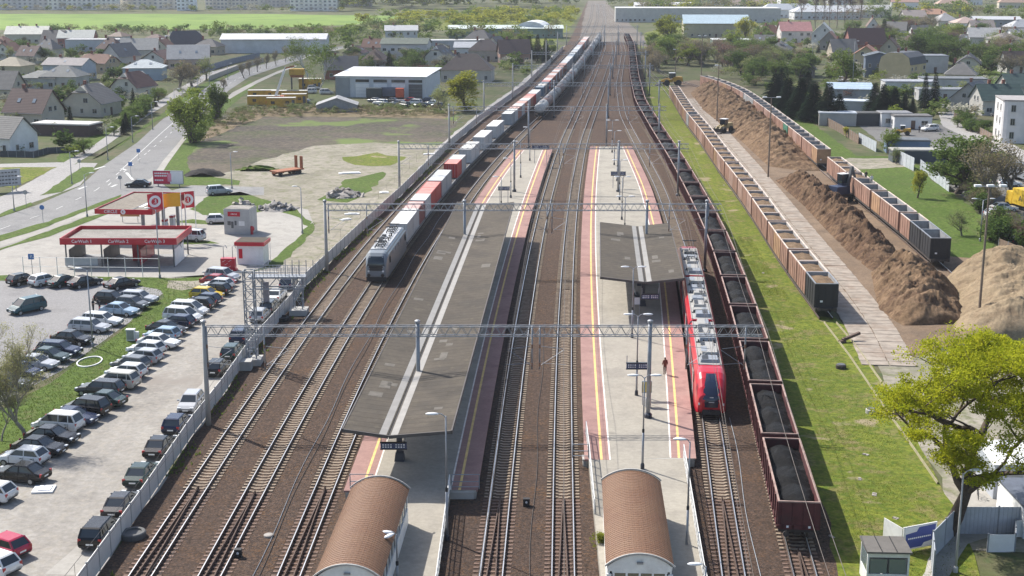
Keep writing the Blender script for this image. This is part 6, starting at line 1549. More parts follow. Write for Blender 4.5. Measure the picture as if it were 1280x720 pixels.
def house(px, L, W, ze, zr, deg, wall, roof, label, kind='gable', over=.5, chim=1, sky=0, rows=None, cat='house', fm=None, name=None, gw=True):
    loc = G(*px); rz = R(deg); t = thing(name or 'house', label, cat, loc, rz); wm, rm = wallm(wall), roofm(roof)
    l, w_ = L/2, W/2; m = MB()
    if kind in ('gable', 'half'):
        m.prism([(-w_, 0), (w_, 0), (w_, ze), (0, zr-.05), (-w_, ze)], -l, l, axis='X')
    else: m.box((0, 0, ze/2), (L, W, ze))
    m.build('wall', [wm], t)
    m = MB(); th = .16; o = over
    if kind == 'gable':
        sl = (zr-ze)/w_
        for s in (-1, 1):
            m.add([(x, s*(0 if k == 0 else w_+o), (zr if k == 0 else ze-sl*o)+dz) for dz in (.02, th+.02) for k in (0, 1) for x in (-l-o, l+o)], [(0, 1, 3, 2), (4, 6, 7, 5), (0, 4, 5, 1), (2, 3, 7, 6), (0, 2, 6, 4), (1, 5, 7, 3)])
    elif kind == 'half':
        sl = (zr-ze)/w_; c = w_*.45
        for s in (-1, 1):
            b = len(m.v); P = [(-l-o+c*1.0, 0, zr), (l+o-c, 0, zr), (l+o, s*c, zr-sl*c), (l+o, s*(w_+o), ze-sl*o), (-l-o, s*(w_+o), ze-sl*o), (-l-o, s*c, zr-sl*c)]
            m.add([(p[0], p[1], p[2]+.05) for p in P]+[(p[0], p[1], p[2]+th+.05) for p in P], [(0, 1, 2, 3, 4, 5), (11, 10, 9, 8, 7, 6)]+[(i, (i+1) % 6, 6+(i+1) % 6, 6+i) for i in range(6)])
        for e in (-1, 1): m.add([(e*(l+o-c), 0, zr+th+.05), (e*(l+o), -c, zr-sl*c+th+.05), (e*(l+o), c, zr-sl*c+th+.05)], [(0, 1, 2)])
    elif kind == 'hip':
        q = min(l, w_)*.98; e = o; P = [(-l-e, -w_-e, ze), (l+e, -w_-e, ze), (l+e, w_+e, ze), (-l-e, w_+e, ze), (-l+q, 0, zr), (l-q, 0, zr)]
        m.add(P, [(0, 1, 5, 4), (2, 3, 4, 5), (1, 2, 5), (3, 0, 4), (3, 2, 1, 0)])
    elif kind == 'mansard':
        prof = [(-w_-.25, ze), (-w_+.5, ze+(zr-ze)*.62), (-w_*.45, zr), (w_*.45, zr), (w_-.5, ze+(zr-ze)*.62), (w_+.25, ze)]; m.prism(prof, -l+.12, l-.12, axis='X')
    elif kind == 'arch':
        prof = [(w_*math.cos(a), ze+(zr-ze)*math.sin(a)) for a in [math.pi*i/10 for i in range(11)]]; m.prism(prof, -l-.1, l+.1, axis='X')
    elif kind == 'mono':
        m.prism([(-w_-o, ze), (w_+o, zr), (w_+o, zr+.18), (-w_-o, ze+.18)], -l-o, l+o, axis='X')
    else:
        m.box((0, 0, ze+.11), (L+.3, W+.3, .22)); m.box((0, 0, ze+.25), (L-.3, W-.3, .1))
    rf = m.build('roof', [rm], t)
    if kind == 'mansard':
        
        for e in (-1, 1): m = MB(); m.prism([(-w_, ze-.1), (-w_+.6, ze+(zr-ze)*.6), (-w_*.45, zr-.05), (w_*.45, zr-.05), (w_-.6, ze+(zr-ze)*.6), (w_, ze-.1)], e*(l-.1), e*l, axis='X'); m.build('gable', [wm], t)
    if kind in ('gable', 'half'):                    # barge boards / gutters give the eaves an edge
        m = MB()
        for s in (-1, 1): m.bar((-l-o, s*(w_+o+.03), ze-(zr-ze)/w_*o+.08), (l+o, s*(w_+o+.03), ze-(zr-ze)/w_*o+.08), .12)
        m.build('gutter', [m_steelD], rf)
    r_ = random.Random(int(px[0]*7+px[1]))
    for k in range(chim):
        x = l*(-.45+.8*k)+r_.uniform(-.5, .5); m = MB(); m.box((x, .35, zr+.35), (.75, .6, 1.5)); m.box((x, .35, zr+1.12), (.9, .75, .1)); m.build('chimney', [m_chim], rf)
    tocam = Matrix.Rotation(-rz, 3, 'Z') @ (Vector((0, 0, 0))-loc); tocam.z = 0; tocam.normalize()
    storeys = max(1, int(ze/2.7)) if rows is None else rows
    for s in (-1, 1):
        if tocam.y*s > .12 and storeys:
            n = max(1, int(L/2.9))
            for j in range(storeys):
                for i in range(n):
                    x = -l+L*(i+.5)/n
                    if j == 0 and i == n//2 and n > 2: d_ = MB(); d_.box((x, s*(w_+.03), 1.05), (1.0, .08, 2.1)); d_.build('door', [m_door], t)
                    elif r_.random() < .8: window(t, (x+r_.uniform(-.3, .3), s*w_, 1.5+2.75*j), (0, s, 0), r_.choice((.8, 1.05, 1.5)), r_.choice((1.1, 1.3)), fm)
        if tocam.x*s > .12 and storeys and gw:
            n = max(1, int(W/3.0)); jn = storeys+(1 if kind in ('gable', 'half') and zr-ze > 2.6 else 0)
            for j in range(jn):
                nn = n if j < storeys else max(1, n-1)
                for i in range(nn):
                    y = (-w_+W*(i+.5)/nn)*(1 if j < storeys else .45); r_.random() < .78 and window(t, (s*l, y, 1.5+2.75*j), (s, 0, 0), r_.choice((.8, 1.0, 1.3)), 1.2, fm)
    for k in range(sky):
        s = 1 if tocam.y > 0 else -1
        if kind in ('gable', 'half', 'hip', 'mansard'):
            f = .5 if kind != 'mansard' else .2; yy = s*w_*(.55 if kind != 'mansard' else .82); zz = ze+(zr-ze)*.45+.22 if kind != 'mansard' else ze+(zr-ze)*.42
            tl = Matrix.Rotation(-s*math.atan2(zr-ze, w_), 3, 'X'); m = MB(); m.box((-l*.4+l*.8*k/max(1, sky-1) if sky > 1 else 0, yy, zz), (.8, 1.2, .1), tilt=None); o_ = MB()
            vs = MB().box((0, 0, 0), (.85, 1.2, .12)).v; x0 = (-l*.4+l*.8*k/max(1, sky-1)) if sky > 1 else 0
            o_.add([tl @ Vector(v)+Vector((x0, yy, zz)) for v in vs], [(3, 2, 1, 0), (4, 5, 6, 7), (0, 1, 5, 4), (1, 2, 6, 5), (2, 3, 7, 6), (3, 0, 4, 7)]); o_.build('skylight', [m_sky], rf)
    return t
CRM, WHT, BEI, TAN = (.50, .46, .36), (.72, .72, .71), (.44, .40, .33), (.46, .38, .24)
GRY, DGR, RBR, ORG = (.19, .185, .185), (.11, .11, .115), (.105, .05, .048), (.25, .10, .06)
HOUSES = [
    ((8, 190), 10, 8.5, 3.9, 7.6, -22, WHT, (.20, .195, .19), 'white modern house with grey gable roof at the left edge by the side road', 'gable', 0, 0),
    ((44, 156), 11, 9, 3.8, 8.8, -18, (.47, .42, .35), RBR, 'large beige house with steep brown-red roof and timbered gable', 'gable', 1, 2),
    ((116, 143), 11, 11, 3.6, 8.0, 78, (.50, .46, .38), (.17, .165, .165), 'beige house with broad grey roof and gable facing the road corner', 'half', 1, 0),
    ((168, 121), 10, 9, 3.4, 7.4, 70, (.56, .52, .45), (.13, .056, .05), 'white-gabled house with brown-red roof behind the small spruce', 'half', 1, 0),
    ((182, 99), 13, 11, 4.2, 6.8, 5, (.34, .40, .46), (.50, .53, .53), 'blue-grey house with pale hipped roof and two skylights', 'hip', 1, 2),
    ((88, 99), 15, 9, 5.2, 7.2, -14, (.42, .46, .52), (.30, .27, .26), 'long blue-grey house with shallow roof and bright roof panel', 'gable', 1, 1),
    ((18, 98), 11, 9, 4.6, 7.4, -12, (.46, .42, .28), (.36, .31, .22), 'cream house with tan hipped roof at the left edge', 'hip', 0, 0),
    ((55, 110), 12, 9, 3.6, 5.6, -8, (.40, .40, .38), (.25, .26, .25), 'low grey-green roofed house behind the brown-red roofed house', 'hip', 0, 0),
    ((82, 110), 12, 10, 4.0, 7.4, -6, (.42, .41, .38), (.24, .25, .245), 'grey hip-roofed house with two bright skylights', 'hip', 0, 2),
    ((124, 90), 12, 9, 3.6, 6.4, -20, (.46, .36, .24), ORG, 'tan house with orange-brown roof behind the long blue-grey house', 'half', 1, 0),
    ((152, 84), 11, 9, 4.6, 9.0, 62, (.50, .49, .48), (.17, .18, .195), 'pale house with steep dark grey gable roof and skylight', 'gable', 0, 1),
    ((176, 77), 14, 10, 5.2, 9.2, 12, (.52, .50, .46), (.32, .31, .29), 'pale house with beige-grey roof left of the navy-roofed house', 'gable', 1, 0),
    ((237, 85), 15, 11, 4.0, 8.6, 10, (.50, .38, .34), (.34, .335, .33), 'pinkish house with wide grey roof beside the bend of the main road', 'gable', 0, 2),
    ((232, 66), 14, 10, 4.2, 9.5, 30, (.48, .44, .30), (.055, .06, .09), 'house with tall dark navy roof below the green field', 'half', 1, 0),
    ((98, 60), 16, 10, 5.0, 8.2, 4, (.30, .12, .10), (.40, .41, .38), 'red-brick house with pale grey-green roof', 'gable', 1, 0),
    ((37, 54), 20, 11, 4.8, 8.2, 3, (.50, .48, .40), (.52, .51, .45), 'cream house with pale roof near the top left edge', 'gable', 2, 0),
    ((508, 74), 19, 11, 6.6, 8.6, -6, (.56, .54, .55), (.25, .29, .22), 'white two-storey house with green-grey roof behind the big spruce', 'gable', 0, 0),
    ((502, 52), 16, 11, 5.8, 8.0, 4, (.58, .58, .58), (.40, .41, .42), 'white house with pale grey roof behind the green-roofed house', 'gable', 1, 0),
    ((427, 98), 11, 9, 3.6, 7.6, 6, (.26, .10, .06), (.12, .125, .14), 'brick shed with dark grey gable roof beside the birch', 'gable', 1, 0),
    ((585, 101), 17, 11, 4.0, 9.2, -5, (.42, .40, .37), (.13, .10, .092), 'house with dark brown hipped roof and white chimney behind the yellow-green tree', 'hip', 1, 0),
    ((607, 76), 13, 9, 4.4, 8.6, -5, (.44, .38, .33), (.13, .10, .10), 'house with dark brown roof by the lane, second beyond the yellow-green tree', 'hip', 1, 0),
    ((642, 78), 12, 9, 4.2, 9.0, 8, (.36, .22, .17), (.15, .10, .09), 'brown house half hidden by dark conifers beside the railway lane', 'gable', 1, 0),
    ((584, 71), 10, 8, 4.2, 6.2, -5, (.58, .59, .60), (.50, .51, .52), 'small white building between the brown-roofed houses', 'gable', 0, 0),
    ((992, 53), 15, 10, 6.0, 10.0, 2, (.60, .56, .54), (.42, .20, .19), 'white house with pink-red roof and round gable window', 'gable', 1, 0),
    ((1028, 55), 16, 10, 5.4, 10.2, 75, (.58, .57, .55), (.52, .51, .49), 'white house with pale roof and row of dormers right of the pink-roofed house', 'gable', 0, 0),
    ((1037, 62), 9, 8, 4.0, 8.2, 70, (.30, .27, .25), (.36, .18, .12), 'grey gabled house with one orange roof slope', 'gable', 0, 0),
    ((1002, 95), 11, 9, 2.8, 6.2, 78, (.21, .19, .175), (.13, .125, .12), 'weathered grey barn with wide gable among the shrubs', 'gable', 0, 0),
    ((1080, 65), 16, 11, 4.2, 10.4, 5, (.28, .12, .10), (.095, .042, .042), 'big barn with dark maroon roof', 'gable', 0, 0),
    ((1082, 90), 12, 10, 6.2, 9.6, 72, (.48, .40, .24), (.34, .15, .09), 'yellow house with orange roof beside the dark blue house', 'gable', 2, 0),
    ((1096, 96), 9, 9, 7.4, 8.6, 80, (.10, .13, .18), (.16, .19, .22), 'dark blue-grey house squeezed between the two yellow houses', 'gable', 0, 0),
    ((1127, 100), 14, 11, 5.6, 9.6, 52, (.46, .385, .23), (.13, .14, .16), 'tall yellow-tan house with rounded dark mansard roof and bright skylights', 'mansard', 2, 3),
    ((1160, 90), 12, 9, 6.0, 6.4, -4, (.46, .45, .44), (.26, .28, .31), 'pale grey flat-roofed house right of the tall yellow house', 'flat', 0, 0),
    ((1136, 117), 16, 8, 3.8, 4.0, -5, (.52, .52, .50), (.36, .37, .40), 'low pale building with flat roof below the tall yellow house', 'flat', 0, 0),
    ((1190, 113), 20, 9, 3.8, 4.1, -7, (.46, .45, .44), (.24, .255, .27), 'low pale building with dark flat roof behind the tall twin spruces', 'flat', 0, 0),
    ((1178, 125), 15, 7, 3.2, 3.5, -6, (.44, .43, .42), (.30, .315, .33), 'grey low shed in front of the low pale building', 'flat', 0, 0),
    ((1216, 137), 11, 9, 3.6, 7.6, 55, (.38, .37, .35), (.18, .195, .22), 'grey-white house with steep slate roof and white eaves by the hedge', 'gable', 1, 0),
    ((1244, 142), 11, 9, 4.2, 7.8, 4, (.44, .425, .39), (.06, .115, .105), 'house with dark green roof near the right edge', 'gable', 2, 0),
    ((1272, 124), 10, 9, 4.2, 7.4, 4, (.44, .425, .39), (.075, .13, .12), 'second green-roofed house behind, at the right edge', 'gable', 1, 0),
    ((1163, 27), 22, 12, 5.0, 8.5, 0, (.44, .38, .30), (.40, .22, .14), 'wide house with pale orange roof near the top right', 'hip', 0, 0),
    ((1243, 38), 26, 16, 6.5, 8.0, -8, (.27, .28, .31), (.42, .43, .45), 'grey hall with pale roof near the top right corner', 'gable', 0, 0),
]
for h in HOUSES:
    (px, L, W, ze, zr, dg_, wl, rf, lab, kd, ch, sk) = h
    house(px, L, W, ze, zr, dg_, wl, rf, lab, kd, chim=ch, sky=sk, gw=kd != 'mansard')
rh = random.Random(77); WC = [(.52, .48, .40), (.60, .58, .55), (.46, .42, .34), (.42, .36, .28), (.55, .54, .54)]; RC = [(.12, .055, .05), (.22, .095, .06), (.15, .15, .155), (.24, .23, .22), (.10, .10, .11), (.20, .13, .10)]
def infill(pts, where):
    for k, (x, y) in enumerate(sorted(pts)): house((x, y), rh.uniform(8, 12), rh.uniform(7, 9), rh.uniform(3, 4.2), rh.uniform(6.2, 8.2), rh.choice((-15, 5, 70, 80, -20)), rh.choice(WC), rh.choice(RC), 'small house, %s from the left %s' % (nth(k+1), where), rh.choice(('gable', 'gable', 'half', 'hip')), sky=rh.choice((0, 0, 2)))
infill([(12, 74), (40, 80), (62, 72), (5, 64), (70, 60), (140, 70), (205, 70), (200, 84), (196, 60), (150, 56), (215, 58), (4, 122), (262, 68)], 'filling the gaps between the left houses')
infill([(445, 78), (468, 70), (550, 80), (470, 86), (620, 68), (600, 58)], 'filling the gaps behind the workshop')
infill([(955, 62), (975, 72), (1112, 70), (1062, 52), (1052, 72), (1140, 60), (1210, 92), (1200, 104), (1165, 60), (1182, 50), (1212, 60), (960, 50), (1240, 76), (1262, 78), (1120, 45), (1090, 40), (1150, 48), (1270, 90)], 'filling the gaps between the right houses')
# flat carport, white industrial halls, sheds
house((84, 168), 15, 6.5, 2.6, 2.9, -12, (.085, .055, .05), (.46, .45, .43), 'long dark brown garage with pale flat roof below the beige houses', 'flat', chim=0, rows=0, cat='garage', name='garage')
house((122, 64), 26, 9, 5.2, 5.5, 3, (.46, .48, .52), (.36, .36, .37), 'row of pale flat-roofed buildings behind the orange-brown roof', 'flat', chim=0)
house((170, 62), 24, 9, 4.6, 4.9, -2, (.50, .50, .49), (.30, .295, .28), 'long grey flat-roofed building left of the navy-roofed house', 'flat', chim=0)
house((345, 65), 46, 16, 6.0, 8.0, 2, (.56, .57, .59), (.62, .62, .63), 'long white hall beside the bend of the main road', 'gable', chim=0, rows=0, cat='hall', name='hall')
house((632, 47), 60, 14, 5.0, 6.4, 1, (.20, .27, .24), (.48, .54, .52), 'long hall with pale green roof behind the houses at the railway', 'gable', chim=0, rows=1, cat='hall', name='hall')
house((667, 46), 22, 16, 4.0, 8.5, 80, (.40, .44, .47), (.60, .62, .64), 'white arched shed beside the dark conifers', 'arch', chim=0, rows=0, cat='shed', name='shed')
house((560, 62), 34, 9, 4.2, 4.6, 6, (.40, .41, .42), (.48, .48, .47), 'low white sheds behind the green-grey roofed house', 'flat', chim=0, rows=1, cat='shed', name='shed')
house((870, 27), 108, 26, 9.0, 9.6, -3, (.46, .46, .44), (.48, .48, .47), 'very long pale flat-roofed hall near the horizon right of the tracks', 'flat', chim=0, rows=1, cat='hall', name='hall')
house((893, 46), 34, 22, 7.5, 11.5, -4, (.38, .345, .26), (.34, .44, .50), 'beige hall with pale blue pitched roof behind the yellow-green trees', 'gable', chim=0, rows=1, cat='hall', name='hall')
house((930, 61), 30, 14, 4.2, 4.6, -3, (.10, .16, .15), (.46, .48, .48), 'low dark green shed with pale flat roof', 'flat', chim=0, rows=0, cat='shed', name='shed')
house((828, 16), 44, 16, 6, 8, 0, (.50, .50, .49), (.52, .52, .52), 'white hall close to the tracks at the horizon', 'gable', chim=0, rows=1, cat='hall', name='hall')
house((1062, 124), 12, 8, 3.2, 4.4, -8, (.34, .36, .38), (.40, .50, .60), 'shed with pale blue single-pitch roof between the dark conifers', 'mono', chim=0, rows=0, cat='shed', name='shed')
house((1064, 138), 10, 6, 2.6, 2.9, -20, (.42, .43, .44), (.48, .52, .56), 'small pale annex below the blue-roofed shed', 'flat', chim=0, rows=0, cat='shed', name='shed')
house((1046, 156), 9, 5, 3.0, 3.2, -10, (.42, .40, .38), (.46, .49, .52), 'pale shed with flat roof at the meadow fence', 'flat', chim=0, rows=0, cat='shed', name='shed')
house((1085, 156), 11, 4.5, 2.9, 3.2, -1, (.05, .052, .058), (.17, .165, .155), 'dark open garages with flat roof beside the white cabins', 'flat', chim=0, rows=0, cat='garage', name='garage')
house((1117, 157), 7.4, 5.5, 3.2, 3.4, -2, (.60, .61, .62), (.30, .30, .31), 'white cabin with grey flat roof, left one of the pair', 'flat', chim=0, rows=1, cat='cabin', name='cabin')
house((1138, 160), 9, 5.0, 3.0, 3.3, -3, (.60, .60, .60), (.22, .21, .20), 'white cabin with dark flat roof, right one of the pair', 'flat', chim=0, rows=1, cat='cabin', name='cabin')
house((1133, 190), 9, 4.5, 2.6, 2.9, -8, (.13, .19, .29), (.17, .19, .21), 'blue site hut behind the white fence panels', 'flat', chim=0, rows=0, cat='hut', name='hut')
house((1147, 202), 11, 4.0, 2.4, 2.6, -3, (.06, .075, .085), (.32, .31, .28), 'dark shed with cluttered pale roof behind the fence', 'flat', chim=0, rows=0, cat='shed', name='shed')
# white three-storey block with rounded corner at the right edge
t = thing('apartment_house', 'tall white house with flat roof at the right edge', 'house', G(1270, 176), R(-10)); m = MB()
pts = [(-4.2, -4), (-3.9, -4.6), (-3.2, -5), (6, -5), (6, 6), (-4.2, 6)]; m.prism(pts, 0, 9.4, axis='Z'); m.build('wall', [wallm((.60, .58, .57))], t)
m = MB(); m.prism([(x*1.03, y*1.03) for x, y in pts], 9.4, 9.7, axis='Z'); m.build('roof', [roofm((.30, .28, .27))], t)
for j in range(3):
    for x in (-2.0, 1.5, 4.5): window(t, (x, -5, 1.8+3.0*j), (0, -1, 0), 1.0, 1.5)
    for y in (-2, 2): window(t, (-4.2, y, 1.8+3.0*j), (-1, 0, 0), 1.0, 1.5)
# white workshop with roller doors
a, b = G(420, 121.5), G(532, 123); d = b-a; Lw = d.length; rz = math.atan2(d.y, d.x); Dw = 24.0; Hw = 6.2
t = thing('workshop', 'long white workshop with pale roof and roller doors behind the dry field', 'workshop', a, rz)
m = MB(); m.box((Lw/2, Dw/2, Hw/2), (Lw, Dw, Hw)); m.build('wall', [wallm((.50, .53, .56))], t)
m = MB(); m.prism([(-.4, Hw+.02), (Dw+.4, Hw+.9), (Dw+.4, Hw+1.1), (-.4, Hw+.22)], -.5, Lw+.5, axis='X'); m.build('roof', [m_cwhite], t)
m = MB(); m.box((Lw*.08, -.06, Hw*.48), (Lw*.16, .12, Hw*.9)); m.build('cladding', [wallm((.26, .28, .30))], t); m = MB(); m.box((-.06, Dw*.4, Hw*.48), (.12, Dw*.8, Hw*.9)); m.build('cladding', [m_panelD], t)
for i, f in enumerate((.30, .50, .70, .89)):
    m = MB(); m.box((Lw*f, -.05, 2.1), (Lw*.15, .1, 4.0)); dr = m.build('roller_door', [m_cwhite if i < 3 else m_panelD], t)
    for j in range(3): m = MB(); m.box((Lw*f, -.115, 1.0+.95*j), (Lw*.145, .02, .06)); m.build('door_rib', [m_steel], dr)
    m = MB(); m.box((Lw*f, -.05, 5.0), (Lw*.15, .1, .8)); m.build('window_strip', [glass()], t)
t = thing('tarpaulin_tent', 'grey tarpaulin-roofed store in front of the workshop', 'tent', G(422, 138), R(4)); m = MB(); m.prism([(-5.5, 0), (5.5, 0), (5.5, 1.8), (0, 3.6), (-5.5, 1.8)], -4, 4, axis='Y'); m.build('cover', [M('tarp', (.25, .26, .27), .8, n=.15)], t); m = MB(); m.prism([(-5.7, 1.75), (0, 3.68), (5.7, 1.75), (5.7, 1.85), (0, 3.8), (-5.7, 1.85)], -4.2, 4.2); m.build('ridge_sheet', [M('tarp2', (.30, .30, .30), .8, n=.15)], t)
for k, (x, y, c, lab) in enumerate(((468, 123.5, (.03, .045, .05), 'dark covered lorry body before the workshop'), (486, 122.5, (.10, .13, .18), 'blue-grey container before the workshop'), (500, 123.8, (.50, .08, .03), 'orange machine cab before the workshop'))):
    t = thing('parked_box_body', lab, 'box body', G(x, y)); m = MB(); m.box((0, 0, 1.9), (4.6 if k < 2 else 2.4, 2.4, 2.6)); m.build('box', [M('boxbody%d' % k, c, .6)], t); m = MB(); m.box((0, 0, .5), (4.2 if k < 2 else 2.2, 2.0, .5)); m.build('chassis', [m_under], t)
    for q in (-1, 1): m = MB(); m.lathe([(.45, -1.15), (.45, 1.15)], 10, (q*(1.4 if k < 2 else .7), 0, .45), axis='Y'); m.build('axle', [m_tyre], t)
# apartment blocks on the horizon
def block(px, L, H, deg, col, label, cols, rows):
    t = thing('apartment_block', label, 'apartment block', G(*px), R(deg)); m = MB(); m.box((0, 6, H/2), (L, 12, H)); m.build('wall', [wallm(col)], t); m = MB(); m.box((0, 6, H+.3), (L+.6, 12.6, .6)); m.build('roof', [m_steelD], t)
    me = MB().box((0, 0, 0), (1.9, .12, 1.5)).mesh('window', [glass('far_glass', (.24, .25, .26), .3)])
    mb = MB().box((0, -.5, 0), (3.2, 1.0, 1.0)).mesh('balcony', [wallm(tuple(c*.86 for c in col))])
    for j in range(rows):
        for i in range(cols):
            x = -L/2+L*(i+.5)/cols
            if i % 4 == 2: put('balcony', mb, t, (x, 0, 1.2+2.9*j))
            put('window', me, t, (x, -.05, 1.9+2.9*j))
block((22, 12), 60, 16, 1, (.62, .60, .58), 'grey-white apartment block at the top left corner', 14, 5); block((103, 12.5), 56, 16, 0, (.80, .77, .70), 'cream apartment block, second from the left on the horizon', 14, 5); block((185, 11.5), 52, 16, 0, (.72, .66, .56), 'tan apartment block, third from the left on the horizon', 12, 5); block((232, 13.5), 14, 13, 0, (.80, .82, .84), 'narrow white block on the horizon', 4, 4)
block((290, 12), 44, 11, 0, (.66, .60, .52), 'low beige block on the horizon left of the white tower flats', 14, 3); block((392, 14), 38, 18, -2, (.82, .79, .72), 'bright white flats on the horizon above the green field', 10, 6); block((345, 9), 36, 14, 0, (.52, .50, .46), 'pale flats set back on the horizon', 10, 4); block((440, 8), 34, 14, 0, (.46, .44, .42), 'grey flats on the horizon among the trees', 10, 4)
# far right: scattered halls and houses
rr = random.Random(21)
for k, (x, y, L, c, r) in enumerate(sorted(((985, 22, 40, WHT, (.50, .52, .54)), (1030, 24, 46, (.56, .56, .56), (.55, .56, .57)), (1085, 22, 30, (.52, .48, .42), (.44, .43, .42)), (940, 12, 36, BEI, (.40, .30, .24)), (990, 8, 24, WHT, (.38, .24, .18)), (1130, 10, 22, WHT, (.36, .22, .17)), (1190, 14, 26, CRM, (.38, .26, .2)), (1212, 6, 20, WHT, (.34, .33, .32)), (1270, 10, 30, CRM, (.40, .27, .2)), (1048, 6, 22, WHT, (.36, .25, .2)), (905, 6, 30, WHT, (.44, .43, .42)), (860, 8, 26, CRM, (.36, .27, .22)), (1276, 48, 16, (.44, .42, .4), (.35, .36, .38)), (1228, 60, 14, (.5, .5, .48), (.30, .3, .3)), (1255, 65, 12, (.46, .45, .43), (.27, .24, .22)), (1205, 40, 14, WHT, (.40, .3, .26)), (1180, 35, 12, (.5, .48, .44), (.30, .29, .29)), (1140, 33, 14, (.44, .42, .4), (.34, .28, .25)), (1275, 62, 13, WHT, (.31, .3, .3)), (1225, 48, 12, (.5, .46, .4), (.33, .27, .24))))):
    house((x, y), L, 10+rr.uniform(0, 4), 4.5+rr.uniform(0, 1.5), 8+rr.uniform(0, 2), rr.uniform(-15, 15), c, r, '%s distant building from the left among the trees towards the top right' % nth(k+1), rr.choice(('gable', 'hip', 'gable')), chim=1 if L < 25 else 0, rows=1, cat='building', name='distant_building')

# ================================================================== TREES
m_bark = M('bark', (.075, .055, .042), .95, n=.35, scale=4); m_barkG = M('bark_grey', (.17, .15, .13), .95, n=.3, scale=4); m_birch = M('bark_birch', (.45, .44, .41), .9, n=.35, scale=3)
LM = {'fresh': leafmat('leaf_fresh', (.14, .19, .035), (.20, .255, .055)), 'yellow': leafmat('leaf_yellow', (.27, .29, .04), (.38, .37, .06)), 'mid': leafmat('leaf_mid', (.095, .145, .04), (.145, .20, .058)), 'dark': leafmat('leaf_dark', (.014, .028, .016), (.028, .048, .024), .15),
      'brown': leafmat('leaf_bud', (.19, .17, .10), (.26, .22, .13)), 'rust': leafmat('leaf_rust', (.16, .105, .08), (.20, .135, .10)), 'pale': leafmat('leaf_pale', (.20, .235, .09), (.27, .30, .125)), 'bloom': leafmat('leaf_bloom', (.34, .34, .27), (.38, .37, .30)), 'maple': leafmat('leaf_maple', (.33, .37, .02), (.60, .56, .045), .5)}
m_barkP = M('bark_pale', (.26, .23, .18), .95, n=.3, scale=4)
LM['twig'] = leafmat('leaf_twig', (.27, .27, .12), (.36, .36, .17))
def leaf_cloud(m, c, rad, n, size, rnd, flat=.8, up=.3):
    for _ in range(n):
        while True:
            x, y, z = rnd.uniform(-1, 1), rnd.uniform(-1, 1), rnd.uniform(-1, 1)
            if x*x+y*y+z*z <= 1: break
        p = Vector((c[0]+x*rad, c[1]+y*rad, c[2]+z*rad*flat)); s = size*rnd.uniform(.6, 1.3)
        a = Vector((rnd.gauss(0, 1), rnd.gauss(0, 1), rnd.gauss(0, .6))).normalized(); b = a.cross(Vector((rnd.gauss(0, 1), rnd.gauss(0, 1), rnd.gauss(0, 1)+up))).normalized()
        a *= s; b *= s*.7; k = len(m.v)
        m.v += [tuple(p-a), tuple(p+b), tuple(p+a), tuple(p-b)]; m.f.append((k, k+1, k+2, k+3)); m.mi.append(0)
def grow(seed, H, r0, fork, spread, levels, nchild, shape, wander=.25, seglen=.33, up=.35):
    """limbs from one trunk; returns branch mesh and the twig ends"""
    rnd = random.Random(seed); m = MB(); tips = []
    def limb(p, d, L, r, lv):
        n = 4; pts = [p]; rs = [r]; q = p.copy(); dd = d.copy()
        for i in range(n):
            dd = (dd+Vector((rnd.gauss(0, wander), rnd.gauss(0, wander), rnd.gauss(0, wander*.6)+up*.12))).normalized(); q = q+dd*(L/n); pts.append(q); rs.append(r*(1-.55*(i+1)/n))
        m.tube(pts, rs, 6 if lv < 2 else 4, cap=False)
        if lv >= levels: tips.append((pts[-1], lv)); tips.append((pts[-2], lv)); return
        if lv >= levels-1: tips.append((pts[-1], lv))
        k = nchild if lv else nchild+1
        for i in range(k):
            t_ = pts[rnd.choice((2, 3, 4))] if i else pts[4]; az = 2*math.pi*(i+rnd.random()*.7)/k; el = rnd.uniform(.25, .8)*(1 if lv else 1)
            nd = (dd*(1-spread)+Vector((math.cos(az), math.sin(az), el*shape))*spread).normalized(); limb(t_, nd, L*rnd.uniform(.6, .82), r*rnd.uniform(.42, .58), lv+1)
    limb(Vector((0, 0, 0)), Vector((0, 0, 1)), fork, r0, 0); return m, tips, rnd
TREES = {}
def tree_proto(key, H, r0, fork, spread, levels, nchild, shape, leaf, nleaf, crad, size, bark=None, squash=(1, 1), seed=1, fill=70, low=.16, **kw):
    m, tips, rnd = grow(seed, H, r0, fork, spread, levels, nchild, shape, **kw)
    zmax = max(t[0].z for t in tips)+crad*.6; k = H/zmax
    sc = Matrix.Diagonal((k*squash[0], k*squash[0], k)); m.v = [tuple(sc@Vector(v)) for v in m.v]
    P = [(sc@t_, 1.0) for t_, lv in tips]; pts = [p for p, q in P]           # twig ends, then clumps that fill the crown down its flanks
    rx = max(max(abs(p.x), abs(p.y)) for p in pts)*.86; z0 = H*low; cz, rz_ = (z0+H)/2, (H-z0)/2
    for k in range(fill):
        a_ = rnd.uniform(0, 6.28); zz = rnd.uniform(-.95, .9); q = math.sqrt(1-zz*zz)*rnd.uniform(.45, 1.0)*(1-.18*max(0, zz)); P.append((Vector((rx*q*math.cos(a_), rx*q*math.sin(a_), cz+rz_*zz)), .9))
    c = MB(); per = max(1, nleaf//len(P))
    for p, q in P: leaf_cloud(c, p, crad*q*rnd.uniform(.6, 1.25), max(1, int(per*rnd.uniform(.5, 1.5))), size, rnd)
    TREES[key] = (m.mesh('trunk', [bark or m_bark], True, False), c.mesh('crown', [LM[leaf]], False, False), H)
    c = MB()                                          # light version for the far woods
    for p, q in rnd.sample(P, min(len(P), 34)): leaf_cloud(c, p, crad*1.3, 9, size*2.6, rnd)
    FAR[key] = (np.array(c.v), np.array(c.f), H, leaf)
FAR = {}
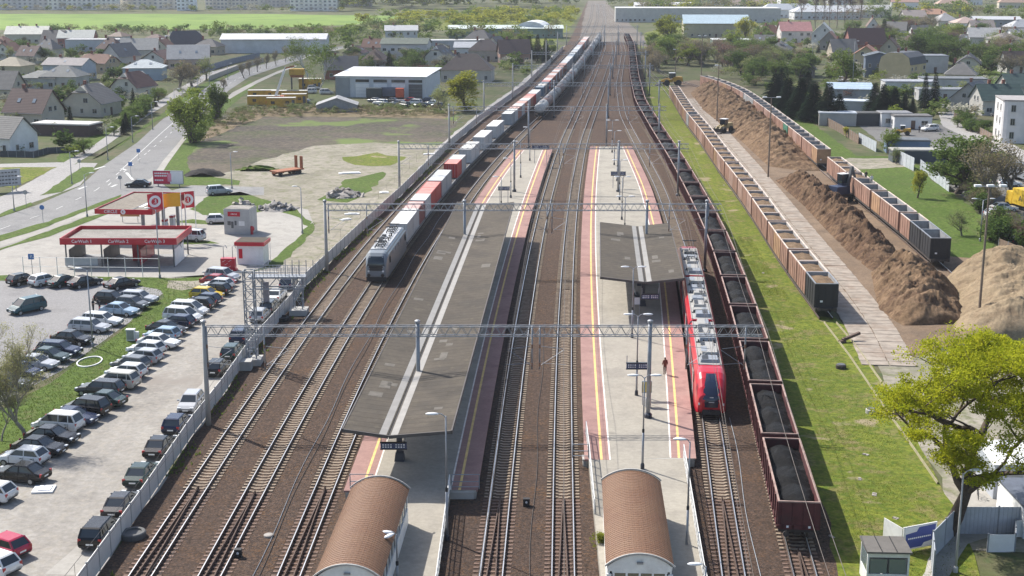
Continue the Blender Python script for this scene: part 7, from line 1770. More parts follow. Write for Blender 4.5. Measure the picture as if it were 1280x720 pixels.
for i in range(3):
    tree_proto('fresh%d' % i, 10, .28, 2.6, .55, 3, 4, .9, 'fresh', 4600, 1.0, .20, seed=10+i); tree_proto('mid%d' % i, 11, .32, 2.6, .6, 3, 4, .8, 'mid', 5000, 1.15, .22, seed=20+i)
    tree_proto('pale%d' % i, 10, .26, 2.4, .55, 3, 4, .9, 'pale', 3000, 1.0, .16, m_barkG, seed=30+i); tree_proto('brown%d' % i, 10, .26, 2.2, .55, 3, 5, .9, 'brown', 3400, 1.0, .12, m_barkG, seed=40+i)
    tree_proto('shrub%d' % i, 4, .12, .5, .75, 2, 5, .7, 'mid', 1500, .8, .16, seed=50+i)
    tree_proto('yellow%d' % i, 10, .26, 2.0, .45, 3, 4, 1.1, 'yellow', 5000, 1.0, .20, seed=60+i)
for i in range(2):
    tree_proto('rust%d' % i, 9, .25, 2.0, .55, 3, 5, .9, 'rust', 3000, 1.0, .13, m_barkG, seed=70+i); tree_proto('bloom%d' % i, 6, .2, 1.4, .6, 3, 4, .8, 'bloom', 1800, .8, .13, seed=80+i)
    tree_proto('birch%d' % i, 16, .22, 5, .3, 3, 4, 1.3, 'fresh', 3800, 1.0, .16, m_birch, squash=(.75, 1), seed=90+i); tree_proto('poplar%d' % i, 22, .35, 6, .2, 3, 4, 2.0, 'rust', 2600, 1.0, .2, m_barkG, squash=(.45, 1), seed=100+i, fill=60, low=.1)
tree_proto('column0', 11, .2, 1.6, .3, 3, 5, 1.4, 'yellow', 7000, .9, .17, squash=(.62, 1), seed=111, fill=140, low=.03)
for i in range(2): tree_proto('bush%d' % i, 10, .26, 1.0, .5, 3, 4, .9, 'fresh', 7000, 1.0, .19, seed=120+i, fill=150, low=.02)
def conifer(key, H, W, seed):
    rnd = random.Random(seed); m = MB(); m.tube([(0, 0, 0), (0, 0, H*.5), (0, 0, H)], [.22, .13, .02], 6); c = MB(); z = H*.06; a0 = 0
    while z < H*.985:
        f = 1-z/H; R_ = W/2*(f**.85)*rnd.uniform(.82, 1.1); nb = max(4, int(9*f+4))
        for k in range(nb):
            a = a0+2*math.pi*k/nb+rnd.uniform(-.25, .25); L = R_*rnd.uniform(.75, 1.12); d = Vector((math.cos(a), math.sin(a), 0)); n = Vector((-d.y, d.x, 0)); st = max(3, int(L/.28))
            for i in range(st):
                u = (i+.6)/st; p = d*L*u+Vector((0, 0, z+.12*L-.42*L*u*u*.8)); s = .46*(1.15-u*.5)
                for q in (-1, 1):
                    e = p+n*q*s*rnd.uniform(.8, 1.5)+d*s*.5-Vector((0, 0, rnd.uniform(.05, .25))); b = len(c.v); c.v += [tuple(p-d*s*.5), tuple(e), tuple(p+d*s*.8)]; c.f.append((b, b+1, b+2)); c.mi.append(0)
        a0 += 1.1; z += .30+.06*f
    TREES[key] = (m.mesh('trunk', [m_bark], True, False), c.mesh('crown', [LM['dark']], False, False), H)
for i in range(3): conifer('spruce%d' % i, 12, 5.4+i*.6, 5+i)
def plant(kind, p, H, label, group=None, rnd=random, cat='tree', name=None, wide=1.0):
    v = [k for k in TREES if k[:-1] == kind]; key = v[rnd.randrange(len(v))]; tm, cm, H0 = TREES[key]; s = H/H0
    t = thing(name or ('shrub' if kind == 'shrub' or H < 3.5 else 'conifer' if kind == 'spruce' else 'tree'), label, 'shrub' if kind == 'shrub' or H < 3.5 else cat, p, rnd.uniform(0, 6.28), group)
    t.scale = (s*wide, s*wide, s); put('trunk', tm, t); put('crown', cm, t); return t
RT = random.Random(99)
ADJ = {'fresh': 'fresh green', 'mid': 'dark green', 'pale': 'pale budding', 'brown': 'bare greyish', 'rust': 'bare reddish', 'yellow': 'yellow-green', 'bloom': 'blossoming', 'shrub': 'leafy', 'spruce': 'dark evergreen'}
def wood(poly, n, kinds, h0, h1, where, group, wide=1.0, far=False):
    P = [G(*p) for p in poly]; xs = [p.x for p in P]; ys = [p.y for p in P]; tries = 0; L = []
    def inside(x, y):
        c = False; j = len(P)-1
        for i in range(len(P)):
            if (P[i].y > y) != (P[j].y > y) and x < (P[j].x-P[i].x)*(y-P[i].y)/(P[j].y-P[i].y)+P[i].x: c = not c
            j = i
        return c
    while len(L) < n and tries < n*60:
        tries += 1; x, y = RT.uniform(min(xs), max(xs)), RT.uniform(min(ys), max(ys))
        if inside(x, y): L.append((x/y, x, y, RT.choice(kinds), RT.uniform(h0, h1)))
    L.sort()
    if far:
        V, F, mi, nv = [], [], [], 0; lf = []
        for q, x, y, k, h in L:
            ks = [e for e in FAR if e[:-1] == k]; v, f, H0, leaf = FAR[ks[RT.randrange(len(ks))]]; s_ = h/H0; a = RT.uniform(0, 6.28); ca, sa = math.cos(a), math.sin(a)
            w_ = v*np.array([s_*wide, s_*wide, s_]); w_ = np.stack([w_[:, 0]*ca-w_[:, 1]*sa+x, w_[:, 0]*sa+w_[:, 1]*ca+y, w_[:, 2]], 1)
            V.append(w_); F.append(f+nv); nv += len(v)
            if leaf not in lf: lf.append(leaf)
            mi += [lf.index(leaf)]*len(f)
        me = bpy.data.meshes.new(far); me.from_pydata(np.concatenate(V).tolist(), [], np.concatenate(F).tolist())
        for e in lf: me.materials.append(LM[e])
        me.polygons.foreach_set('material_index', mi); o = put(far, me); stuff(o); tag(o, where, 'trees'); return
    for i, (q, x, y, k, h) in enumerate(L):
        plant(k, Vector((x, y, 0)), h, '%s %s, %s from the left %s' % (ADJ[k], 'shrub' if k == 'shrub' or h < 3.5 else 'tree', nth(i+1), where), group, RT, wide=wide)
one = lambda kind, px, ty, label, wide=1.0: plant(kind, G(*px), max(1.5, HT(px[1], ty)), label, None, RT, wide=wide)
# trees one can pick out
one('bush', (243, 178), 108, 'large olive-green tree beside the main road, nearer of two', 1.0); one('bush', (270, 152), 104, 'large green tree beside the main road, farther of two', .95)
one('column', (583, 139), 88, 'bright yellow-green upright tree beside the railway lane', 2.1); one('birch', (401, 114), 50, 'tall pale birch behind the site containers', 1.5); one('birch', (384, 100), 44, 'second tall birch, left of the first, behind the site containers', 1.5)
one('spruce', (487, 96), 62, 'dark spruce behind the white workshop roof', 1.2); one('pale', (552, 141), 105, 'pale young tree at the right end of the workshop', .8)
one('spruce', (627, 58), 38, 'dark spruce among the houses beside the long green-roofed hall'); one('spruce', (571, 62), 43, 'dark spruce right of the white two-storey house')
for i, (x, y, ty) in enumerate(((650, 74, 46), (662, 76, 44), (672, 76, 42), (682, 78, 46))): one('spruce', (x, y), ty, 'dark conifer beside the white arched shed, %s from the left' % nth(i+1), 1.2)
one('spruce', (167, 134), 109, 'small dark spruce in front of the white-gabled house'); one('spruce', (146, 140), 120, 'dark spruce beside the broad grey-roofed house'); one('spruce', (88, 152), 132, 'small spruce beside the timbered gable'); one('spruce', (6, 108), 82, 'dark spruce at the left edge', 1.4)
one('brown', (225, 112), 72, 'bare reddish tree beside the bend of the road', 1.3); one('rust', (240, 108), 76, 'second bare reddish tree beside the bend of the road', 1.3); one('pale', (258, 100), 70, 'pale budding tree beside the pink house', 1.1)
one('mid', (105, 192), 172, 'round green bush on the corner of the side road', 1.4); one('fresh', (94, 196), 180, 'smaller green bush beside the corner bush', 1.4)
one('brown', (31, 55), 45, 'bare tree between the cream houses'); one('mid', (28, 70), 48, 'dark leafy tree left of the red-brick house', 1.2)
one('bloom', (185, 80), 66, 'white-blossoming tree beside the navy-roofed house')
for i, (x, y) in enumerate(((305, 98), (312, 94), (322, 90), (333, 86), (345, 83), (357, 78), (280, 116))): one('brown', (x, y), y-22, 'slim bare roadside tree, %s from the left along the far pavement' % nth(i+1), .6)
one('yellow', (837, 60), 18, 'large round yellow-green tree left of the beige hall', 1.15); one('yellow', (930, 52), 20, 'large round yellow-green tree right of the beige hall'); one('fresh', (815, 62), 40, 'fresh green tree at the edge of the line')
one('fresh', (1052, 110), 60, 'fresh green birch-like tree by the street', 1.0); one('spruce', (1104, 56), 22, 'dark spruce behind the maroon barn', 1.2); one('mid', (1062, 46), 24, 'dark round tree beside the pale-roofed house')
for i, (x, y, ty, wd) in enumerate(((968, 134, 90, 2.0), (984, 142, 96, 2.0), (1000, 148, 96, 2.1), (1016, 152, 100, 2.1), (1034, 154, 102, 2.1), (1048, 152, 116, 2.0), (976, 120, 84, 2.0), (1008, 130, 88, 2.0))): one('spruce', (x, y), ty, 'dark conifer in the dense group above the meadow, %s counted' % nth(i+1) if False else 'dark conifer, %s of the dense group beside the pale shed' % nth(i+1), wd)
for i, (x, y, ty) in enumerate(((1092, 142, 102), (1103, 145, 104), (1117, 145, 108), (1130, 143, 116), (1140, 142, 122))): one('spruce', (x, y), ty, 'dark conifer behind the low garages, %s from the left' % nth(i+1), 2.0)
one('spruce', (1155, 138), 90, 'tall dark spruce, left of the tall pair'); one('spruce', (1167, 138), 89, 'tall dark spruce, right of the tall pair')
one('mid', (1153, 80), 40, 'large green tree behind the tall yellow house, left one', 1.3); one('mid', (1178, 82), 40, 'large green tree behind the tall yellow house, middle one', 1.3); one('mid', (1192, 84), 44, 'large green tree behind the tall yellow house, right one', 1.2)
one('mid', (1197, 242), 165, 'broad olive-green tree beside the yard tarmac', 1.35); one('brown', (1236, 262), 168, 'tall bare greyish tree beside the parked cars', 1.0); one('brown', (1262, 246), 176, 'second bare greyish tree near the yellow lorry', 1.1)
one('yellow', (1147, 248), 212, 'small yellow-green tree on the meadow beside the chip wagons', .7); one('pale', (1202, 295), 262, 'small pale tree on the meadow above the dark wagons', 1.0); one('fresh', (1110, 192), 160, 'pale green tree beside the yard fence'); one('pale', (1120, 205), 184, 'pale bush at the meadow edge', 1.2)
one('yellow', (1058, 172), 158, 'small yellow-green bush at the meadow fence', .8)
# hedges, gardens, woods: many alike
wood([(-40, 44), (60, 41), (230, 42), (400, 39), (430, 48), (300, 50), (150, 47), (-40, 49)], 130, ['mid', 'brown', 'pale', 'fresh', 'mid'], 3.5, 6.5, 'bushy hedge of trees along the near edge of the bright green field', None, 1.3, 'field_hedge')
wood([(180, 43), (380, 44), (470, 38), (640, 44), (700, 40), (690, 62), (560, 52), (440, 62), (380, 62), (330, 48)], 120, ['mid', 'pale', 'fresh', 'fresh', 'brown'], 4.5, 9, 'belt of bushy trees between the green field and the houses', None, 1.3, 'tree_belt')
wood([(420, 34), (520, 22), (720, 18), (716, 30), (690, 36), (600, 36)], 120, ['yellow', 'yellow', 'fresh'], 5, 9, 'sunlit yellow-green scrub of trees on the far meadow', None, 1.5, 'meadow_scrub')
wood([(430, 14), (520, 12), (720, 10), (722, 3), (430, 2)], 170, ['pale', 'yellow', 'fresh', 'yellow'], 12, 19, 'tall spring wood at the horizon left of the tracks', None, 1.2, 'far_wood')
wood([(-60, 15), (60, 15), (240, 15), (430, 16), (430, 13), (240, 13), (-60, 12.5)], 70, ['yellow', 'brown', 'fresh', 'bloom'], 3, 7, 'low trees and bushes before the apartment blocks beyond the field', None, 1.5, 'far_bushes')
wood([(0, 62), (60, 60), (110, 72), (60, 92), (0, 78)], 9, ['mid', 'brown', 'rust', 'pale'], 4, 7, 'among the houses at the left edge', 'garden trees near the left edge')
wood([(90, 105), (140, 100), (150, 120), (100, 125), (60, 122)], 9, ['mid', 'shrub', 'pale'], 2, 5, 'between the grey-roofed houses', 'garden trees between the grey roofs')
wood([(130, 175), (150, 158), (200, 125), (212, 122), (175, 152), (148, 176)], 22, ['shrub', 'spruce', 'shrub', 'mid'], 2.5, 4.6, 'in the garden hedge beside the cycle path', 'hedge along the gardens', 1.3)
wood([(420, 92), (560, 90), (560, 76), (440, 76)], 30, ['mid', 'bloom', 'shrub', 'pale', 'brown'], 3.5, 7, 'behind the white workshop', 'garden trees behind the workshop', 1.2)
wood([(590, 62), (650, 58), (660, 52), (600, 52)], 12, ['mid', 'pale', 'brown'], 4, 7, 'among the brown-roofed houses', 'garden trees by the railway houses', 1.2)
wood([(805, 102), (830, 90), (905, 92), (960, 98), (970, 76), (920, 62), (840, 66), (812, 74)], 50, ['brown', 'pale', 'mid', 'fresh', 'rust', 'brown'], 6, 11, 'in the thicket behind the chip wagons', 'trees of the thicket behind the chip wagons', 1.2)
wood([(900, 92), (960, 116), (990, 118), (1010, 96), (990, 70), (930, 64)], 40, ['brown', 'mid', 'pale', 'shrub', 'mid'], 4.5, 9, 'in the gardens left of the conifers', 'trees of the gardens left of the conifers', 1.2)
wood([(940, 60), (1000, 64), (1060, 72), (1075, 62), (1040, 40), (950, 38)], 26, ['mid', 'brown', 'shrub', 'spruce'], 4, 8, 'around the pink-roofed house', 'garden trees around the pink-roofed house', 1.2)
wood([(1090, 56), (1150, 70), (1210, 72), (1290, 96), (1290, 50), (1200, 40), (1100, 34)], 56, ['brown', 'mid', 'pale', 'mid', 'rust', 'fresh'], 5, 11, 'in the gardens towards the right edge', 'trees of the gardens towards the right edge', 1.3)
wood([(1225, 92), (1290, 100), (1290, 84), (1230, 70)], 16, ['mid', 'brown', 'shrub'], 5, 9, 'beside the curved footway', 'trees beside the curved footway', 1.3)
wood([(790, 20), (1290, 32), (1290, 22), (790, 12)], 110, ['brown', 'pale', 'mid', 'fresh', 'yellow'], 7, 13, 'spring trees scattered among the distant halls near the top right', None, 1.3, 'distant_trees')
wood([(760, 8), (1290, 10), (1290, 3), (760, 3)], 90, ['brown', 'pale', 'mid', 'fresh', 'yellow'], 8, 15, 'mass of spring trees on the right horizon', None, 1.3, 'horizon_trees')
for i, x in enumerate((1000, 1019, 1028, 1037, 1046, 1056, 1065, 1074)): plant('poplar', G(x, 34+(i % 3)), HT(34, -12-(i % 3)*4), 'tall bare poplar, %s from the left of the row at the top right' % nth(i+1), 'bare poplars', RT)
wood([(1195, 152), (1245, 168), (1260, 182), (1240, 180), (1195, 158)], 12, ['shrub', 'mid', 'shrub'], 1.8, 3.6, 'in front of the grey-white house', 'hedge by the grey-white house', 1.2)
wood([(1190, 220), (1225, 240), (1245, 262), (1225, 275), (1200, 250), (1172, 222)], 16, ['shrub', 'brown', 'pale'], 2.5, 5, 'beside the car yard fence', 'shrubs beside the car yard', 1.2)
wood([(1215, 300), (1260, 310), (1290, 318), (1290, 300), (1250, 285)], 16, ['brown', 'rust', 'shrub', 'brown'], 2.5, 4.5, 'above the pale chip heap', 'shrubs above the pale chip heap', 1.2)
wood([(200, 195), (230, 170), (262, 150), (275, 142), (262, 140), (232, 160), (208, 185)], 10, ['shrub', 'fresh'], 1.2, 2.6, 'at the foot of the roadside trees', 'shrubs at the roadside trees', 1.3)
wood([(280, 146), (420, 142), (560, 143), (560, 136), (420, 133), (300, 139)], 90, ['pale', 'brown', 'pale'], 1.0, 2.2, 'reed-like bushes along the far edge of the dry field', None, 1.6, 'reed_bushes')
GS = ['mid', 'fresh', 'pale', 'shrub', 'brown', 'shrub', 'rust', 'bloom']
wood([(-20, 205), (-20, 60), (60, 56), (200, 60), (262, 78), (250, 104), (170, 155), (110, 190)], 230, GS, 1.5, 4.2, 'hedges and bushes between the houses on the left', None, 1.5, 'garden_greenery')
wood([(420, 96), (545, 100), (640, 108), (690, 70), (690, 56), (560, 58), (420, 64)], 150, GS, 1.5, 4.5, 'hedges and bushes between the houses behind the workshop', None, 1.5, 'garden_greenery')
wood([(890, 96), (960, 120), (1060, 150), (1290, 170), (1290, 60), (1100, 40), (930, 56)], 300, GS, 1.5, 5.0, 'hedges and bushes between the houses on the right', None, 1.5, 'garden_greenery')
wood([(255, 160), (300, 139), (420, 134), (575, 141), (565, 149), (420, 146), (320, 149), (262, 176)], 260, ['brown', 'pale', 'brown'], .8, 1.8, 'tan reeds along the far edge of the dry field', None, 1.8, 'reed_belt')
# foreground: yellow-green maple on the right, sparse tree on the left
def big_tree(px, ty, label, seed, r0, fork, spread, levels, nchild, shape, leaf, nleaf, crad, size, bark, wx=1.0, lean=0.0, **kw):
    H = HT(px[1], ty); m, tips, rnd = grow(seed, H, r0, fork, spread, levels, nchild, shape, **kw)
    z = max(t_[0].z for t_ in tips)+crad*.4; k = H/z; sc = Matrix(((1, 0, lean), (0, 1, 0), (0, 0, 1))) @ Matrix.Diagonal((k*wx, k*wx, k)); m.v = [tuple(sc@Vector(v)) for v in m.v]
    c = MB(); per = max(1, nleaf//len(tips))
    for t_, lv in tips: leaf_cloud(c, sc@t_, crad*rnd.uniform(.5, 1.25), max(1, int(per*rnd.uniform(.3, 1.7))), size, rnd, .55, .8)
    t = thing('tree', label, 'tree', G(*px)); m.build('trunk', [bark], t, smooth=True, fix=False); c.build('crown', [LM[leaf]], t, fix=False); return t
big_tree((1183, 668), 396, 'large yellow-green maple in flower in the right foreground', 6, .40, 3.2, .70, 5, 3, .5, 'maple', 92000, .92, .08, m_bark, .68, .19, wander=.22, up=.08)
big_tree((33, 550), 388, 'sparse budding tree in the left foreground beside the car rows', 5, .075, 1.2, .40, 4, 5, 1.2, 'twig', 22000, .6, .05, m_barkP, .9, wander=.16)
big_tree((2, 552), 470, 'bare multi-stemmed tree at the left edge beside the car rows', 8, .08, 1.6, .5, 4, 4, 1.0, 'twig', 4000, .5, .05, m_barkP, .9, wander=.2)
plant('yellow', G(748, 690), 1.5, 'small green bush growing against the right stair house wall', None, RT, name='shrub')
# tufts of grass along the fence and over the near meadow
def tufts(name, pts, mat):
    m = MB(); r = random.Random(4)
    for p, s in pts:
        for k in range(4):
            a = r.uniform(0, 6.28); d = Vector((math.cos(a), math.sin(a), 0)); b = len(m.v); h = s*r.uniform(.6, 1.2)
            m.v += [tuple(p-d*.05*s/.2), tuple(p+d*.05*s/.2), tuple(p+Vector((r.uniform(-.5, .5)*h, r.uniform(-.5, .5)*h, h)))]; m.f.append((b, b+1, b+2)); m.mi.append(0)
    o = m.build(name, [mat], fix=False); stuff(o); return o
r = random.Random(8); pts = []
for a, b in zip(FP[:11], FP[1:12]):
    d = b-a; n = Vector((d.y, -d.x, 0)).normalized()
    for k in range(int(d.length*9)):
        q = a+d*r.random()+n*(r.random()**2*1.6+.1)
        if mnoise.noise(q*.12) > -.05: pts.append((q, r.uniform(.12, .38)))
tag(tufts('grass_tufts', pts, LM['fresh']), 'ragged green grass growing along the foot of the sheet fence', 'grass')
pts = []
for k in range(42000):
    y = 78+r.random()**1.6*120; e = T[7].off(y, 4.2).x; x = e+r.random()*((T[8].off(max(y, float(T[8].Y[0])), -2.5).x if y > 150 else 31+(y-80)*.06)-e); q = Vector((x, y, .05))
    if mnoise.noise(q*.15)+.5*mnoise.noise(q*.6) > r.uniform(-.6, .5): pts.append((q, r.uniform(.03, .08)))
tag(tufts('meadow_grass', pts, leafmat('leaf_grass', (.17, .21, .03), (.23, .25, .045))), 'short green and yellow grass of the meadow strip right of the coal train', 'grass')
pts = []
md = [G(*p) for p in ((172, 349), (250, 347), (262, 353), (190, 418), (120, 484), (20, 556), (-20, 525), (150, 413), (205, 372))]
for k in range(9000):
    u = r.random(); a = md[1].lerp(md[5], u) if 0 else G(240-230*u, 352+200*u); q = a+Vector((r.uniform(-7, 2), r.uniform(-3, 3), .05))
    pts.append((q, r.uniform(.05, .13)))
tag(tufts('median_grass', pts, LM['fresh']), 'green grass of the strip between the two car parks', 'grass')

# ================================================================== CHIP YARD
m_pile1 = ground('bark_pile', [(.21, .128, .078), (.28, .18, .11), (.14, .085, .055)], (.12, .6, 3.5), (.5, .45, .5), 1.0, grit=(2.2, .55)); m_pile2 = ground('chip_pile', [(.32, .24, .15), (.37, .285, .185), (.265, .195, .125)], (.1, .5, 4.0), (.5, .4, .5), .9, grit=(3.0, .3)); m_pile3 = ground('mixed_pile', [(.26, .17, .10), (.33, .22, .135), (.18, .112, .07)], (.12, .5, 3.5), (.5, .45, .5), 1.0, grit=(2.2, .5))
def heap(lpx, rpx, hmax, label, mat, seed, n=44, k=20, rough=.55):
    """ridge of loose chips between two foot lines (surveyed near -> far), with gullied flanks"""
    def samp(P, u):
        P = [G(*p) for p in P]; d = [0]
        for a, b in zip(P, P[1:]): d.append(d[-1]+(b-a).length)
        s = u*d[-1]
        for i in range(len(P)-1):
            if s <= d[i+1] or i == len(P)-2: return P[i].lerp(P[i+1], (s-d[i])/max(1e-6, d[i+1]-d[i]))
    o = G(*lpx[0]); m = MB(); Ls = sum((G(*b)-G(*a)).length for a, b in zip(lpx, lpx[1:]))
    for j in range(n+1):
        u = j/n; a, b = samp(lpx, u), samp(rpx, u); end = min(1, min(u, 1-u)*9)**.6
        for i in range(k+1):
            v = i/k; p = a.lerp(b, v); prof = (1-abs(2*v-1)**1.6); q = Vector((p.x*.13+seed, p.y*.13, seed*1.7))
            hh = hmax*end*prof*(.82+.42*mnoise.noise(q)+.16*mnoise.noise(q*3.1)); hh += prof**.5*end*rough*((1-2*abs(mnoise.noise(Vector((p.x*.45, p.y*.45, seed)))))*.9-.4+.75*mnoise.noise(Vector((u*Ls*.55, v*2.2, seed)))+.4*mnoise.noise(Vector((u*Ls*1.7, v*3.5, seed+4)))+.4*mnoise.noise(Vector((p.x*1.3, p.y*1.3, seed+5)))+.3*mnoise.noise(Vector((p.x*4.2, p.y*4.2, seed+2))))
            m.v.append((p.x-o.x, p.y-o.y, max(-.05, hh)))
    for j in range(n):
        for i in range(k): q = j*(k+1)+i; m.f.append((q, q+1, q+k+2, q+k+1)); m.mi.append(0)
    me = m.mesh('woodchip_heap', [mat], True, False)
    c = put('woodchip_heap', me, None, o); tag(c, label, 'woodchip heap', 'wood chip heaps'); return c
heap([(1000, 214), (960, 208), (930, 180), (905, 160), (878, 138), (862, 116)], [(1030, 214), (1008, 188), (965, 150), (940, 130), (910, 112), (884, 104)], 3.7, 'long brown bark heap in front of the far chip wagons', m_pile3, 3, 420, 60, .8)
heap([(1090, 340), (1062, 318), (1030, 285), (1005, 258), (968, 225)], [(1138, 336), (1108, 302), (1070, 268), (1040, 246), (1008, 224)], 3.1, 'dark brown bark heap in the middle of the yard beside the excavator', m_pile1, 7, 300, 80, 1.0)
heap([(1128, 408), (1098, 388), (1092, 360), (1088, 340)], [(1215, 404), (1200, 366), (1172, 340), (1140, 326)], 3.5, 'rough brown chip heap next to the end of the slab lane', m_pile3, 12, 150, 90, .85)
heap([(1195, 425), (1188, 385), (1178, 352), (1200, 330)], [(1350, 425), (1350, 385), (1340, 350), (1290, 322)], 4.2, 'tall pale wood chip heap at the right edge', m_pile2, 17, 150, 130, .45)
# wheel loaders and excavator
def loader(p, hd, body, label, s=1.0):
    t = thing('wheel_loader', label, 'wheel loader', p, hd); t.scale = (s, s, s)
    m = MB(); m.box((-1.6, 0, 1.7), (2.6, 1.9, 1.2), taper=.9); m.box((.9, 0, 1.25), (2.2, 1.3, .7)); m.build('body', [body], t)
    m = MB(); m.box((-.2, 0, 2.6), (1.5, 1.5, 1.3), taper=.88); m.build('cab', [glass()], t); m = MB(); m.box((-.2, 0, 3.3), (1.6, 1.6, .12)); m.build('cab_roof', [m_cwhite], t)
    for x in (-1.7, 1.4):
        for y in (-1, 1): m = MB(); m.lathe([(.3, -.28), (.7, -.28), (.78, -.2), (.78, .2), (.7, .28), (.3, .28)], 14, (x, y*1.1, .78), axis='Y'); m.build('wheel', [m_tyre], t)
    m = MB()
    for y in (-.55, .55): m.bar((.6, y, 1.9), (2.2, y, 1.5), .22); m.bar((2.2, y, 1.5), (3.1, y, .7), .22)
    m.build('lift_arm', [body], t); m = MB(); m.prism([(2.9, .15), (4.1, .1), (4.15, .22), (3.2, .5), (3.1, 1.3), (2.95, 1.3)], -1.4, 1.4); m.build('bucket', [m_under], t); return t
m_lyel = M('loader_yellow', (.50, .27, .02), .5, n=.12, dirt=(.30, .17, .04)); loader(G(839, 107), R(185), m_lyel, 'yellow wheel loader at the far end of the chip train', 1.25); loader(G(904, 166), R(230), M('loader_cream', (.42, .33, .16), .5, n=.15), 'cream wheel loader with white cab roof working at the bark heap'); loader(G(1127, 169), R(170), m_lyel, 'small orange-yellow loader in the yard by the white cabins', .7)
t = thing('excavator', 'dark blue wheeled excavator with upright folded boom beside the chip wagons', 'excavator', G(1051, 252), R(28)); m_ebl = M('excavator_blue', (.025, .04, .085), .5, n=.15)
m = MB(); m.box((0, 0, 1.1), (3.6, 2.2, .6)); m.build('undercarriage', [m_under], t); m = MB(); m.box((-.5, 0, 2.1), (3.0, 2.3, 1.3), taper=.94); m.build('body', [m_ebl], t); m = MB(); m.box((.6, .5, 3.9), (1.4, 1.2, 1.5)); m.build('cab', [glass()], t); m = MB(); m.box((.6, .5, 3.0), (1.2, 1.0, .6)); m.build('cab_riser', [m_ebl], t); m = MB(); m.box((.6, .5, 4.7), (1.5, 1.3, .12)); m.build('cab_roof', [m_cwhite], t)
m = MB(); m.bar((.9, -.5, 2.5), (1.6, -.5, 6.0), .45, .4); m.bar((1.6, -.5, 6.0), (2.9, -.5, 2.6), .35, .3); m.build('boom', [m_panelD], t); m = MB(); m.box((2.9, -.5, 2.1), (.7, .9, 1.0), taper=.6); m.build('grapple', [m_under], t)
for x in (-1.2, 1.2):
    for y in (-1, 1): m = MB(); m.lathe([(.52, -.2), (.52, .2)], 12, (x, y*1.05, .52), axis='Y'); m.build('wheel', [m_tyre], t)
# floodlight masts in the yard
def flood_mast(px, ty, label, heads=2, wood=True, spread=1.4):
    h = HT(px[1], ty); t = thing('floodlight_mast', label, 'floodlight mast', G(*px), 0, 'yard floodlight masts'); m = MB(); m.tube([(0, 0, 0), (0, 0, h)], [.17, .1], 8); m.build('pole', [M('timber_pole', (.20, .155, .12), .9, n=.2) if wood else m_concP], t)
    m = MB(); m.bar((-spread, 0, h), (spread, 0, h), .1); m.build('crossarm', [m_steel], t)
    for k in range(heads): x = -spread+2*spread*k/max(1, heads-1); m = MB(); m.box((x, -.25, h+.12), (.75, .5, .22)); m.build('lamp_head', [m_lampW], t)
flood_mast((1223, 402), 233, 'tall wooden floodlight mast beside the pale chip heap', 3); flood_mast((960, 222), 122, 'floodlight mast between slab lane and bark heap', 2, True, 1.3); flood_mast((876, 110), 45, 'tall mast beyond the yellow wheel loader', 2, True, 1.0); flood_mast((844, 101), 62, 'mast left of the yellow wheel loader', 1, True, .6); flood_mast((896, 152), 82, 'mast at the back of the far bark heap', 1, True, .6)
street_lamp((1225, 302), HT(302, 250), 'leaning lamp post with white arms beside the parked cars', (1.0, 0), double=True); street_lamp((1065, 118), HT(118, 52), 'pale tall lamp post by the street', (.6, 0)); street_lamp((1015, 76), HT(76, 50), 'concrete lamp post above the weathered barn', (.6, 0)); street_lamp((1196, 232), HT(232, 190), 'double lamp in the yard behind the olive-green tree', (.9, 0), double=True)
# yellow box lorry and other yard things
t = thing('box_lorry', 'yellow box lorry at the right edge of the yard', 'lorry', G(1278, 262), R(-78)); m_ly = M('lorry_yellow', (.66, .44, .04), .5, n=.06)
m = MB(); m.box((1.4, 0, 2.2), (5.6, 2.4, 2.6)); m.build('box_body', [m_ly], t); m = MB(); m.box((-2.6, 0, 1.7), (1.8, 2.2, 2.0), taper=.9); m.build('cab', [m_ly], t); m = MB(); m.box((-3.3, 0, 2.1), (.5, 1.8, .8)); m.build('windscreen', [glass()], t); m = MB(); m.box((.6, 0, .7), (7.4, 1.6, .4)); m.build('chassis', [m_under], t)
for x in (-2.6, 2.8):
    for y in (-1, 1): m = MB(); m.lathe([(.45, -.15), (.45, .15)], 12, (x, y*1.0, .45), axis='Y'); m.build('wheel', [m_tyre], t)
lettering('A', 1.3, m_panelD, t, (1.0, -1.215, 2.0), (math.pi/2, 0, 0))
t = thing('box_trailer', 'grey box trailer behind the yellow lorry', 'trailer', G(1280, 226), R(-80)); m = MB(); m.box((0, 0, 1.9), (6, 2.4, 2.5)); m.build('box_body', [m_steelD], t); m = MB(); m.box((0, 0, .6), (5, 1.2, .3)); m.build('chassis', [m_under], t)
for x in (-1.6, 1.6): m = MB(); m.lathe([(.42, -1.1), (.42, 1.1)], 12, (x, 0, .42), axis='Y'); m.build('axle', [m_tyre], t)
